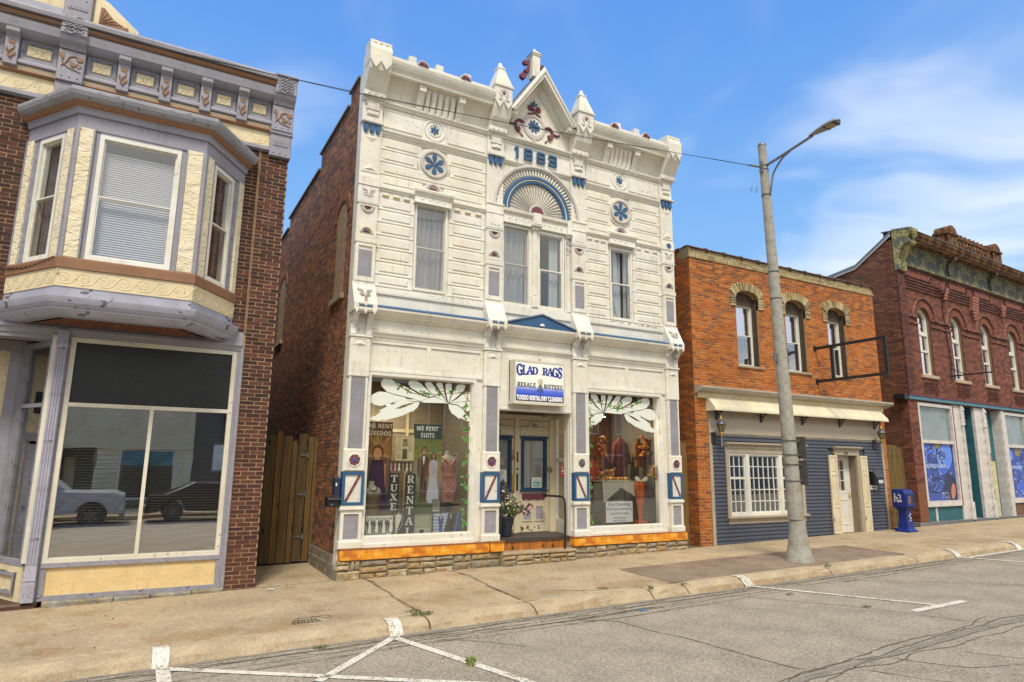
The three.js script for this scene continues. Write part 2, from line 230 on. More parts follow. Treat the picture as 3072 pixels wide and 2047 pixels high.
const WHITE_BRICK = M([1, 1, 1], T.brick, 1, { rough: 0.85, bump: T.brick, bs: 1, bh: 0.004 });
function brickSet(cols) { const c = cols.map(k => lin(...k)); return { cols: c, mats: c.map(k => { const m = WHITE_BRICK.clone(); m.color.copy(k); return m; }) }; }
function layBricks(list, o) { // o: at [x,y,z], u [ux,uz], n [nx,nz], v0, v1, free(v) -> [[a,b],...], len, course, joint, proud, pick(u,v)
  const U = new THREE.Vector3(o.u[0], 0, o.u[1]), N = new THREE.Vector3(o.n[0], 0, o.n[1]), len = o.len ?? 0.205, course = o.course ?? 0.068, jt = o.joint ?? 0.011, dep = 0.05, proud = o.proud ?? 0.008;
  let row = 0;
  for (let v = o.v0; v < o.v1 - 0.02; v += course, row++) {
    const h = Math.min(course - jt, o.v1 - v), header = o.common && row % o.common === o.common - 1, L = header ? len / 2 : len;
    for (const [a, b] of o.free(v + h / 2)) {
      let x = a - ((row % 2) ? 0.5 * (L + jt) : 0) - (header ? 0.04 : 0);
      for (; x < b; x += L + jt) { const x0 = Math.max(x, a), x1 = Math.min(x + L, b); if (x1 - x0 < 0.02) continue; const c = (x0 + x1) / 2, vv = v + h / 2, p = proud + rr(-0.003, 0.003);
        const pos = new THREE.Vector3(o.at[0], o.at[1], o.at[2]).addScaledVector(U, c).addScaledVector(N, p - dep / 2); pos.y += vv;
        const m = new THREE.Matrix4().makeBasis(U.clone().multiplyScalar(x1 - x0 - rr(0, 0.004)), new THREE.Vector3(0, h * rr(0.93, 1.03), 0), N.clone().multiplyScalar(dep)).setPosition(pos);
        list.push({ m, c: o.pick(c, vv) }); }
    }
  }
}
function minus(iv, holes) { let out = iv; for (const [a, b] of holes) { const n = []; for (const [p, q] of out) { if (b <= p || a >= q) n.push([p, q]); else { if (a > p) n.push([p, a]); if (b < q) n.push([b, q]); } } out = n; } return out.filter(([p, q]) => q - p > 0.02); }
function archCut(cx, hw, y0, ySpring, rise) { // opening with a segmental or round head, as an interval at height v
  return v => { if (v < y0 || v > ySpring + rise) return null; if (v <= ySpring) return [cx - hw, cx + hw]; const t = (v - ySpring) / rise, w = hw * Math.sqrt(Math.max(0, 1 - t * t)); return [cx - w, cx + w]; };
}
const archPts = (cx, hw, y0, ys, rise, n = 16) => { const o = [[cx - hw, y0], [cx + hw, y0]]; for (let i = 0; i <= n; i++) { const a = Math.PI * i / n; o.push([cx + hw * Math.cos(a), ys + rise * Math.sin(a)]); } return o; };
const pickOf = (w) => { const tot = w.reduce((a, b) => a + b, 0); return () => { let r = rnd() * tot; for (let i = 0; i < w.length; i++) { r -= w[i]; if (r < 0) return i; } return 0; }; };

// ---------- windows ----------
function drape(x0, x1, y0, y1, z, folds, amp, skew = 0) { // hanging cloth with folds
  const nx = Math.max(12, folds * 10), ny = 6, q = [], at = (i, j) => { const u = i / nx, v = j / ny; const sway = skew * (1 - v) * (1 - v); return [x0 + (x1 - x0) * u + sway, y0 + (y1 - y0) * v, z + amp * Math.sin(u * folds * 6.283 + 1.2 * Math.sin(v * 1.6 + u * 4)) + amp * 0.25 * Math.sin(u * folds * 9.5 + 2 * v)]; };
  for (let i = 0; i < nx; i++) for (let j = 0; j < ny; j++) q.push([at(i, j), at(i + 1, j), at(i + 1, j + 1), at(i, j + 1)]); return quads(q);
}
function slats(x0, x1, y0, y1, z, pitch, tilt = 0.6, w = 0.024) { const out = []; for (let y = y0; y < y1; y += pitch) { const a = w / 2 * Math.cos(tilt), b = w / 2 * Math.sin(tilt); out.push(quads([[[x0, y - b, z + a], [x1, y - b, z + a], [x1, y + b, z - a], [x0, y + b, z - a]]])); } return out; }
function sashWindow(parent, o) { // x0,x1,y0,y1 of the frame's outside; zf front of frame; rail height of meeting rail
  const { x0, x1, y0, y1, zf, rail } = o, fw = o.fw ?? 0.05, sw = o.sw ?? 0.035, fm = o.frame ?? mat.whiteClean, sm = o.sash ?? fm, d = o.depth ?? 0.10;
  const f = part(parent, 'window', frameGeo(x0, x1, y0, y1, fw, zf - d, zf, o.sill ?? fw), fm, { label: o.label });
  const a0 = x0 + fw, a1 = x1 - fw, b0 = y0 + (o.sill ?? fw), b1 = y1 - fw;
  if (rail) {
    part(f, 'upper_sash', [...frameGeo(a0, a1, rail - 0.02, b1, sw, zf - 0.075, zf - 0.045), ...(o.bars?.(a0 + sw, a1 - sw, rail + 0.02, b1 - sw, zf - 0.062, zf - 0.05) ?? [])], sm);
    part(f, 'lower_sash', frameGeo(a0, a1, b0, rail + 0.02, sw, zf - 0.043, zf - 0.015), sm);
    part(f, 'pane', box(a0 + sw, a1 - sw, rail, b1 - sw, zf - 0.062, zf - 0.059), o.glass ?? mat.glass);
    part(f, 'pane', box(a0 + sw, a1 - sw, b0 + sw, rail, zf - 0.031, zf - 0.028), o.glassLow ?? o.glass ?? mat.glass);
  } else part(f, 'pane', box(a0, a1, b0, b1, zf - 0.062, zf - 0.059), o.glass ?? mat.glass);
  if (o.curtain) for (const c of [o.curtain].flat()) part(f, 'curtain', drape(a0 + (a1 - a0) * c.u0, a0 + (a1 - a0) * c.u1, b0 + 0.02 + (c.lift ?? 0), b1, zf - 0.17, c.folds ?? 4, c.amp ?? 0.02, c.skew ?? 0), c.m ?? mat.curtain);
  if (o.blind) part(f, 'blind', slats(a0 + 0.01, a1 - 0.01, o.blind.y0 ?? b0 + 0.02, o.blind.y1 ?? b1, zf - 0.14, o.blind.pitch ?? 0.025, o.blind.tilt ?? 1.0, o.blind.w ?? 0.026), o.blind.m ?? mat.blind, { kind: 'stuff' });
  part(f, 'dark_room', [box(x0 - 0.02, x1 + 0.02, y0 - 0.02, y1 + 0.02, zf - (o.room ?? 1.6), zf - (o.room ?? 1.6) + 0.02), box(x0 - 0.03, x0 - 0.01, y0, y1, zf - (o.room ?? 1.6), zf - d), box(x1 + 0.01, x1 + 0.03, y0, y1, zf - (o.room ?? 1.6), zf - d), box(x0, x1, y1 + 0.01, y1 + 0.03, zf - (o.room ?? 1.6), zf - d), box(x0, x1, y0 - 0.03, y0 - 0.01, zf - (o.room ?? 1.6), zf - d)], o.roomMat ?? mat.dark);
  return f;
}
// ornaments
function petal(cx, cy, ang, r0, r1, w, z0, z1, bevel = 0.004) { const c = Math.cos(ang), s = Math.sin(ang), P = (r, t) => [cx + r * c - t * s, cy + r * s + t * c]; const o = []; const L = r1 - r0; for (const [a, b] of [[0, 0.12], [0.3, 0.55], [0.62, 1], [0.85, 0.78], [1, 0]]) o.push(P(r0 + L * a, -w / 2 * b)); for (const [a, b] of [[0.85, 0.78], [0.62, 1], [0.3, 0.55], [0, 0.12]]) o.push(P(r0 + L * a, w / 2 * b)); return ext(o, z0, z1, { bevel }); }
const petals = (cx, cy, n, a0, a1, r0, r1, w, z0, z1) => Array.from({ length: n }, (_, i) => petal(cx, cy, a0 + (a1 - a0) * (n > 1 ? i / (a1 - a0 > 6.2 ? n : n - 1) : 0.5), r0, r1, w, z0, z1));
function canvasTex(w, h, draw) { const c = document.createElement('canvas'); c.width = w; c.height = h; const g = c.getContext('2d'); draw(g, w, h); const t = new THREE.CanvasTexture(c); t.colorSpace = THREE.SRGBColorSpace; t.anisotropy = 4; return t; }
function printed(x0, x1, y0, y1, z0, z1) { const g = new THREE.BoxGeometry(x1 - x0, y1 - y0, z1 - z0); const uv = g.attributes.uv; for (let i = 0; i < uv.count; i++) if (i < 16 || i >= 20) uv.setXY(i, 0.004, 0.004); g.translate((x0 + x1) / 2, (y0 + y1) / 2, (z0 + z1) / 2); return g; }
const printMat = (t, rough = 0.6) => new THREE.MeshStandardMaterial({ map: t, roughness: rough });
const slope = 0.0175, gs = (x, z) => slope * x - 0.015 * z, gr = x => slope * x - 0.175;

// ---------- ground ----------
const gm = {
  walk: M([0.57, 0.435, 0.265], T.concrete, 2.6, { rough: 0.92, bump: T.fine, bs: 0.35, bh: 0.003 }),
  walk2: M([0.54, 0.42, 0.262], T.concrete, 3.1, { rough: 0.92, bump: T.fine, bs: 0.35, bh: 0.003 }),
  walkDark: M([0.33, 0.25, 0.175], T.concrete, 2.2, { rough: 0.93, bump: T.fine, bs: 0.3, bh: 0.004 }),
  kerb: M([0.58, 0.455, 0.29], T.concrete, 1.3, { rough: 0.95, bump: T.stone, bs: 0.5, bh: 0.012 }),
  road: M([0.535, 0.475, 0.378], T.asphalt, 1.9, { rough: 0.95, bump: T.asphaltBump, bs: 1.1, bh: 0.006 }),
  gap: M([0.07, 0.055, 0.04], T.stone, 0.5, { rough: 1 }),
  crack: M([0.20, 0.18, 0.145], T.stone, 0.4, { rough: 1 }),
  tar: M([0.44, 0.40, 0.33], T.asphalt, 0.9, { rough: 0.95, bump: T.asphaltBump, bs: 0.6, bh: 0.01 }),
  paint: M([0.72, 0.70, 0.65], T.lineWear, 0.9, { rough: 0.7 }),
  earth: M([0.20, 0.17, 0.12], T.stone, 3, { rough: 1 }),
};
function sheet(x0, x1, z0, z1, fy, nx = 24, nz = 4) { const q = [], at = (i, j) => { const x = x0 + (x1 - x0) * i / nx, z = z0 + (z1 - z0) * j / nz; return [x, fy(x, z), z]; }; for (let i = 0; i < nx; i++) for (let j = 0; j < nz; j++) q.push([at(i, j), at(i, j + 1), at(i + 1, j + 1), at(i + 1, j)]); return quads(q); }
const farY = x => slope * clamp(x, -60, 90);
struct('ground', [sheet(-300, 300, -300, -0.3, (x) => farY(x) - 0.10, 60, 6), sheet(-300, 300, 22.4, 300, (x) => farY(x) - 0.10, 60, 6)], gm.earth);
const road = struct('road', [sheet(-300, 300, 3.0, 17.6, x => farY(x) - 0.175, 60, 8)], gm.road);
const walkFar = struct('far_sidewalk', [sheet(-60, 90, 17.6, 22.4, x => farY(x) - 0.03, 30, 2), quads([[[-60, farY(-60) - 0.2, 17.6], [90, farY(90) - 0.2, 17.6], [90, farY(90) - 0.03, 17.6], [-60, farY(-60) - 0.03, 17.6]].reverse()])], gm.walk2);
const walk = struct('sidewalk', [sheet(-60, 90, -0.4, 2.9, (x, z) => gs(x, z) - 0.05, 40, 3)], gm.gap);
function slab(x0, x1, z0, z1, m, lift = 0, parent = walk, tilt = 0) { // one concrete slab with worn edges
  const b = 0.012, Y = (x, z, d) => gs(x, z) + lift + tilt * (z - z0) / (z1 - z0) - d, R = (i, d) => [[x0 + i, z0 + i], [x1 - i, z0 + i], [x1 - i, z1 - i], [x0 + i, z1 - i]].map(([x, z]) => [x, Y(x, z, d), z]);
  const A = R(0, 0.09), B = R(0, b * 0.8), C = R(b, 0), q = []; for (let k = 0; k < 4; k++) { const n = (k + 1) % 4; q.push([A[n], A[k], B[k], B[n]], [B[n], B[k], C[k], C[n]]); } q.push([C[3], C[2], C[1], C[0]]); return part(parent, 'slab', quads(q), m);
}
{
  const g = 0.008;
  const back = [[-14, -8.6, 1], [-8.6, -3.2, 0], [-3.2, 3.43, 0], [3.43, 5.0, 1], [5.0, 9.6, 0], [9.6, 14.2, 1], [14.2, 19.3, 0], [19.3, 24.4, 1], [24.4, 29.5, 0], [29.5, 40, 1]];
  for (const [a, b, k] of back) slab(a + g, b - g, 0.03, 1.475, k ? gm.walk : gm.walk2, rr(0, 0.006));
  const front = [[-14, -8.6, 0], [-8.6, -3.2, 1], [-3.2, 3.37, 1], [3.37, 4.92, 0], [4.92, 7.63, 1], [7.63, 10.55, 2], [10.55, 14.0, 2], [14.0, 17.2, 0], [17.2, 20.6, 1], [20.6, 25.5, 0], [25.5, 40, 1]];
  for (const [a, b, k] of front) slab(a + g, b - g, (k === 2 ? 1.37 : 1.495), 2.74, [gm.walk, gm.walk2, gm.walkDark][k], k === 2 ? 0.010 : rr(0, 0.006));
  slab(10.15, 12.0, 1.75, 2.72, M([0.36, 0.265, 0.185], T.concrete, 1.7, { rough: 0.93 }), 0.018);
}
{ // kerb stones with a rounded worn nose
  const joints = [-30, -12, -4.9, 3.38, 4.93, 7.0, 7.72, 11.2, 13.9, 19.2, 24, 33, 60];
  const kerb = struct('kerb', [sheet(-60, 90, 2.7, 3.06, (x) => gs(x, 2.9) - 0.14, 30, 1)], gm.gap);
  for (let i = 0; i < joints.length - 1; i++) {
    const x0 = joints[i] + 0.012, x1 = joints[i + 1] - 0.012, n = Math.max(2, Math.round((x1 - x0) / 0.35)), q = [];
    const prof = [[2.752, -0.10], [2.752, 0], [2.90, 0.004], [2.985, -0.018], [3.045, -0.062], [3.085, -0.12], [3.11, -0.17]];
    const at = (k, j) => { const x = x0 + (x1 - x0) * k / n, e = (k === 0 || k === n) ? 0.018 : 0, w = 0.018 * (vnoise(x * 2.3, j * 3.1, 999, 999, 7) - 0.5) * (j > 1 ? 1 : 0), y = gs(x, 2.75) + prof[j][1] - e * (j > 0 ? 1 : 0) + (j > 1 ? w * 0.6 : 0); return [x, y, prof[j][0] + w * 2.2]; };
    for (let k = 0; k < n; k++) for (let j = 0; j < prof.length - 1; j++) q.push([at(k, j + 1), at(k + 1, j + 1), at(k + 1, j), at(k, j)]);
    for (const k of [0, n]) { const P = prof.map((_, j) => at(k, j)); for (let j = 1; j < P.length - 1; j++) q.push(k ? [P[0], P[j], P[j + 1], P[j + 1]] : [P[0], P[j + 1], P[j], P[j]]); }
    part(kerb, 'kerb_stone', quads(q), gm.kerb);
  }
  // white paint running over the kerb at the parking bays
  for (const [x, w] of [[0.40, 0.16], [2.93, 0.17], [9.02, 0.2], [15.35, 0.2], [17.9, 0.2]]) {
    const P = [[2.80, 0.005], [2.90, 0.009], [2.988, -0.012], [3.052, -0.056], [3.094, -0.115], [3.122, -0.168]], q = [];
    for (let j = 0; j < P.length - 1; j++) q.push([[x - w / 2, gs(x, 2.75) + P[j + 1][1] + 0.004, P[j + 1][0] + 0.006], [x + w / 2, gs(x, 2.75) + P[j + 1][1] + 0.004, P[j + 1][0] + 0.006], [x + w / 2, gs(x, 2.75) + P[j][1] + 0.004, P[j][0] + 0.006], [x - w / 2, gs(x, 2.75) + P[j][1] + 0.004, P[j][0] + 0.006]]);
    part(kerb, 'paint_mark', quads(q), gm.paint);
  }
}
function ribbon(pts, w, jag, y, m, name, parent = road, seed = 1, taper = true, step = 0.06) { // thin strip following the road
  const P = []; for (let i = 0; i < pts.length - 1; i++) { const [a, b] = [pts[i], pts[i + 1]], L = Math.hypot(b[0] - a[0], b[1] - a[1]), n = Math.max(1, Math.round(L / step)); for (let k = 0; k < n; k++) P.push([mix(a[0], b[0], k / n), mix(a[1], b[1], k / n)]); } P.push(pts[pts.length - 1]);
  const N = P.length, Lf = [], Rt = [];
  for (let i = 0; i < N; i++) { const a = P[Math.max(0, i - 1)], b = P[Math.min(N - 1, i + 1)], d = Math.hypot(b[0] - a[0], b[1] - a[1]) || 1, nx = -(b[1] - a[1]) / d, nz = (b[0] - a[0]) / d; const o = jag * ((vnoise(i * 0.07, seed * 7.3, 999, 999, seed) - 0.5) * 2.6 + (vnoise(i * 0.31, seed * 3.1, 999, 999, seed + 3) - 0.5) * 0.45 + (vnoise(i * 0.9, seed * 2.1, 999, 999, seed + 4) - 0.5) * 0.2); const ww = w * (taper ? (0.35 + 1.2 * vnoise(i * 0.6, seed * 1.7, 999, 999, seed + 5)) * (i === 0 || i === N - 1 ? 0.1 : 1) : 1); const c = [P[i][0] + nx * o, P[i][1] + nz * o]; Lf.push([c[0] - nx * ww / 2, c[1] - nz * ww / 2]); Rt.push([c[0] + nx * ww / 2, c[1] + nz * ww / 2]); }
  const yy = typeof y === 'function' ? y : (x) => gr(x) + y, q = []; for (let i = 0; i < N - 1; i++) { const v = p => [p[0], yy(p[0], p[1]), p[1]]; q.push([v(Lf[i]), v(Lf[i + 1]), v(Rt[i + 1]), v(Rt[i])]); }
  const up = quads(q); const nrm = up.attributes.normal; let s = 0; for (let i = 0; i < nrm.count; i++) s += nrm.getY(i); const g = s < 0 ? quads(q.map(a => a.slice().reverse())) : up;
  return part(parent, name, g, m);
}
{ // parking bay lines and cracks
  const L = (a, b, w) => ribbon([a, b], w, 0.004, 0.008, gm.paint, 'painted_line', road, rnd() * 99 | 0, false, 0.12);
  L([2.92, 3.13], [1.70, 4.36], 0.10); L([2.86, 3.16], [3.62, 6.10], 0.105); L([0.40, 3.14], [3.3, 5.42], 0.10); L([0.42, 3.16], [0.42, 6.0], 0.13);
  L([9.08, 3.13], [10.17, 5.42], 0.095); L([9.50, 5.50], [10.82, 5.50], 0.13); L([15.4, 3.13], [16.3, 5.4], 0.1); L([15.5, 3.2], [18.3, 3.16], 0.09); L([17.9, 3.14], [18.4, 5.2], 0.1);
  L([15.7, 5.5], [17.1, 5.5], 0.13);
  const C = (pts, w, j = 0.03) => ribbon(pts, w, j, 0.004, gm.crack, 'crack', road, (rnd() * 500) | 0, true, 0.04);
  C([[5.2, 3.55], [5.66, 3.87], [5.88, 5.45], [6.0, 6.42]], 0.02); C([[8.2, 3.45], [9.17, 5.05], [9.6, 6.3]], 0.012); C([[10.6, 3.4], [12.2, 4.6], [14, 6.2]], 0.01);
  C([[2.2, 7.6], [4.4, 6.9], [5.47, 6.5], [7.12, 6.48], [9.08, 6.35], [10.56, 6.36], [14, 6.2], [20, 6.1], [30, 6]], 0.018, 0.05); C([[3.0, 7.5], [5.6, 6.65], [7.3, 6.6], [9.2, 6.5], [11, 6.45], [16, 6.3]], 0.014, 0.07); C([[5.3, 6.62], [6.4, 6.40], [8.2, 6.32], [10, 6.22]], 0.018, 0.06); C([[4.2, 7.1], [6.0, 6.75], [7.4, 6.72], [9.9, 6.62], [12, 6.6]], 0.014, 0.08);
  C([[7.1, 6.6], [7.5, 7.2], [8.4, 7.5], [9.0, 8.2]], 0.012); C([[8.0, 6.9], [8.5, 7.6], [9.4, 7.5]], 0.01); C([[3.3, 3.55], [3.75, 3.9], [4.05, 4.3]], 0.012); C([[4.9, 3.5], [5.2, 3.9]], 0.008); C([[6.5, 6.7], [6.9, 7.4], [6.8, 8.2]], 0.012);
  for (let k = 0; k < 9; k++) { const z = 3.22 + 0.055 * k + rr(-0.02, 0.02), a = rr(-1, 1); const pts = []; for (let x = -2 + a; x < 24; x += 0.9) pts.push([x, z + 0.06 * Math.sin(x * 0.7 + k * 2) + rr(-0.03, 0.03)]); if (k < 3) C(pts, 0.016, 0.03); else { for (let s = 0; s < 5; s++) { const i = (rnd() * (pts.length - 6)) | 0; C(pts.slice(i, i + 3 + ((rnd() * 4) | 0)), 0.009, 0.03); } } }
  for (let k = 0; k < 26; k++) { const x = rr(0, 12), z = rr(3.2, 3.6); C([[x, z], [x + rr(-0.25, 0.25), z + rr(0.08, 0.22)]], 0.008, 0.02); }
  // loose dark crumbled edge where the road meets the kerb
  ribbon([[-8, 3.135], [-2, 3.14], [0.3, 3.13], [3, 3.145], [6, 3.13], [9, 3.14], [14, 3.13], [24, 3.14]], 0.07, 0.03, 0.003, gm.tar, 'crumbled_edge', road, 9);
  ribbon([[2.2, 7.7], [4.6, 6.95], [5.6, 6.6], [8, 6.47], [12, 6.4], [20, 6.2]], 0.09, 0.05, 0.002, gm.tar, 'crumbled_edge', road, 19);
  // sidewalk cracks beside the joints
  const W = (pts, w, j = 0.03) => ribbon(pts, w, j, (x, z) => gs(x, z) + 0.012, gm.crack, 'crack', walk, (rnd() * 500) | 0, true, 0.04);
  W([[3.40, 0.06], [3.47, 0.5], [3.40, 1.0], [3.42, 1.45]], 0.018, 0.05); W([[3.38, 1.5], [3.39, 2.7]], 0.012, 0.02); W([[5.0, 0.06], [4.95, 0.6], [5.06, 1.1], [4.98, 1.5]], 0.02, 0.07); W([[4.93, 1.5], [4.91, 2.7]], 0.016, 0.02);
  W([[5.6, 2.35], [6.2, 2.68], [7.2, 2.72]], 0.012, 0.02);
  // rust stain round a bolt hole, stamp of the contractor painted upside down
}
{
  const disc = (x, z, r, m, name, label) => { const n = 18, P = []; for (let i = 0; i < n; i++) { const a = i / n * 6.283, q = r * (0.8 + 0.4 * rnd()); P.push([x + q * Math.cos(a), z + q * 0.7 * Math.sin(a)]); } const qd = []; for (let i = 0; i < n; i++) { const a = P[i], b = P[(i + 1) % n]; const v = p => [p[0], gs(p[0], p[1]) + 0.0105, p[1]]; qd.push([v([x, z]), v(b), v(a), v(a)]); } return part(walk, name, quads(qd), m, { label }); };
  disc(6.40, 2.58, 0.10, M([0.36, 0.22, 0.10], T.stone, 0.2, { rough: 0.9 }), 'rust_stain'); 
  const st = canvasTex(512, 256, (g, w, h) => { g.fillStyle = '#c2a67c'; g.fillRect(0, 0, w, h); g.strokeStyle = '#2e2626'; g.fillStyle = '#2e2626'; g.save(); g.translate(w / 2, h / 2); g.rotate(Math.PI); g.translate(-w / 2, -h / 2); g.font = 'bold 62px sans-serif'; g.fillText('WARNER', 150, 80); g.fillText('SELNER', 170, 140); g.lineWidth = 9; g.beginPath(); g.moveTo(60, 200); g.bezierCurveTo(5, 150, 60, 80, 120, 150); g.bezierCurveTo(150, 185, 170, 210, 190, 215); g.moveTo(60, 200); g.bezierCurveTo(140, 195, 250, 182, 350, 178); g.lineTo(300, 190); g.stroke(); g.restore(); });
  const al = canvasTex(512, 256, (g, w, h) => { g.fillStyle = '#000'; g.fillRect(0, 0, w, h); g.fillStyle = '#eee'; g.strokeStyle = '#eee'; g.save(); g.translate(w / 2, h / 2); g.rotate(Math.PI); g.translate(-w / 2, -h / 2); g.font = 'bold 62px sans-serif'; g.fillText('WARNER', 150, 80); g.fillText('SELNER', 170, 140); g.lineWidth = 9; g.beginPath(); g.moveTo(60, 200); g.bezierCurveTo(5, 150, 60, 80, 120, 150); g.bezierCurveTo(150, 185, 170, 210, 190, 215); g.moveTo(60, 200); g.bezierCurveTo(140, 195, 250, 182, 350, 178); g.lineTo(300, 190); g.stroke(); g.restore(); });
  const m = new THREE.MeshStandardMaterial({ map: st, alphaMap: al, transparent: true, roughness: 0.9 });
  const x0 = 1.66, x1 = 2.36, z0 = 2.18, z1 = 2.62, y = (x, z) => gs(x, z) + 0.012; const g = quads([[[x0, y(x0, z1), z1], [x1, y(x1, z1), z1], [x1, y(x1, z0), z0], [x0, y(x0, z0), z0]]]); const uv = g.attributes.uv; [[0, 0], [1, 0], [1, 1], [0, 0], [1, 1], [0, 1]].forEach((p, i) => uv.setXY(i, ...p)); part(walk, 'stamp_mark', g, m, { keepUV: true });
  part(walk, 'paint_mark', quads([[[1.86, gs(1.86, 0.3) + 0.012, 0.34], [1.96, gs(1.96, 0.34) + 0.012, 0.38], [1.98, gs(1.9, 0.2) + 0.012, 0.20], [1.90, gs(1.9, 0.2) + 0.012, 0.18]]]), gm.paint);
}
// pebbles, dead leaves and grit
single('gravel', 'loose grit and pebbles scattered on the pavement and gutter', 'gravel', [0, 0, 0], Array.from({ length: 420 }, () => { const x = rr(-1.5, 13), k = rnd(), z = k < 0.4 ? rr(3.1, 3.35) : k < 0.6 ? rr(0.04, 0.16) : k < 0.8 ? rr(0.1, 2.7) : rr(3.2, 7.5), r = rr(0.004, 0.012); const g = new THREE.IcosahedronGeometry(r, 0); g.scale(1, 0.6, rr(0.7, 1.3)); g.translate(x, (z > 3.05 ? gr(x) : gs(x, z) + 0.009) + r * 0.3, z); return g; }), M([0.13, 0.10, 0.07], null, 1, { rough: 1 }), null, { kind: 'stuff' });
function weed(x, z, n, h, spread, label, y = null) { // tuft of grass blades
  const y0 = y ?? (z > 3.08 ? gr(x) : gs(x, z)), l = []; for (let i = 0; i < n; i++) { const a = rnd() * 6.283, r = spread * Math.sqrt(rnd()), bx = x + r * Math.cos(a) * 1.2, bz = z + r * Math.sin(a) * 0.6, b = rnd() * 6.283, hh = h * rr(0.4, 1), ln = hh * rr(0.3, 0.9), w = rr(0.003, 0.006); const dx = Math.cos(b), dz = Math.sin(b); const A = [bx - dz * w, y0, bz + dx * w], B = [bx + dz * w, y0, bz - dx * w], C = [bx + dx * ln * 0.45, y0 + hh * 0.75, bz + dz * ln * 0.45], D = [bx + dx * ln, y0 + hh * 0.85, bz + dz * ln]; l.push(A, B, C, B, D, C); }
  return single('weed', label, 'weed', [x, y0, z], tri(l), mat.leafGrass ?? (mat.leafGrass = new THREE.MeshPhysicalMaterial({ color: lin(0.085, 0.12, 0.025), roughness: 0.8, side: THREE.DoubleSide, transmission: 0 })), 'weeds growing from the cracks', { kind: undefined });
}
weed(3.36, 2.80, 90, 0.05, 0.12, 'largest green weed tuft in the kerb joint near the white bay mark'); weed(3.33, 2.62, 60, 0.04, 0.10, 'low weed in the slab joint just behind the kerb tuft');
weed(7.02, 2.98, 26, 0.07, 0.05, 'weed in the kerb joint left of the dark slabs'); weed(7.70, 2.97, 20, 0.05, 0.05, 'weed in the kerb joint beside the long bay line'); weed(11.2, 2.98, 26, 0.07, 0.07, 'weed in the kerb joint in front of the lamp post');
weed(9.0, 3.9, 22, 0.05, 0.07, 'small weed in the road crack beside the long bay line'); weed(9.2, 5.03, 22, 0.05, 0.07, 'small weed farther out in the thin road crack');
weed(4.3, 0.07, 90, 0.05, 0.3, 'mossy weeds along the foot of the stone base under the left shop window'); weed(5.8, 0.08, 40, 0.05, 0.1, 'weed at the foot of the stone step'); weed(9.15, 0.09, 50, 0.06, 0.15, 'weed growing on the stone base under the right shop window');
weed(2.0, 3.2, 40, 0.04, 0.08, 'tiny weed in the gutter left of the white bay mark'); weed(-1.62, 1.48, 120, 0.03, 0.22, 'green grass strip in the pavement joint at the left edge');
{ const l = []; for (let i = 0; i < 16; i++) { const a = i * 0.8; l.push(petal(3.20 + 0.02 * Math.cos(a), 0, a, 0.0, 0.055, 0.045, 0, 0.003, 0)); } const g = mergeGeometries(l.map(q => { const c = clean(q); c.translate(-3.2, 0, 0); c.rotateX(rr(-1.2, 0.2)); c.rotateY(rnd() * 6); return c; })); g.translate(3.20, gr(3.2) + 0.035, 4.62); single('crumpled_leaf', 'crumpled pale green leaf lying on the white parking line', 'leaf', [3.2, gr(3.2), 4.62], g, M([0.36, 0.46, 0.12], T.stone, 0.1, { rough: 0.7, double: true })); }
single('paper_scrap', 'small blue scrap of litter lying on the road', 'litter', [6.35, gr(6.35), 3.6], box(6.3, 6.42, gr(6.35) + 0.005, gr(6.35) + 0.012, 3.57, 3.61), M([0.05, 0.2, 0.5], null, 1));

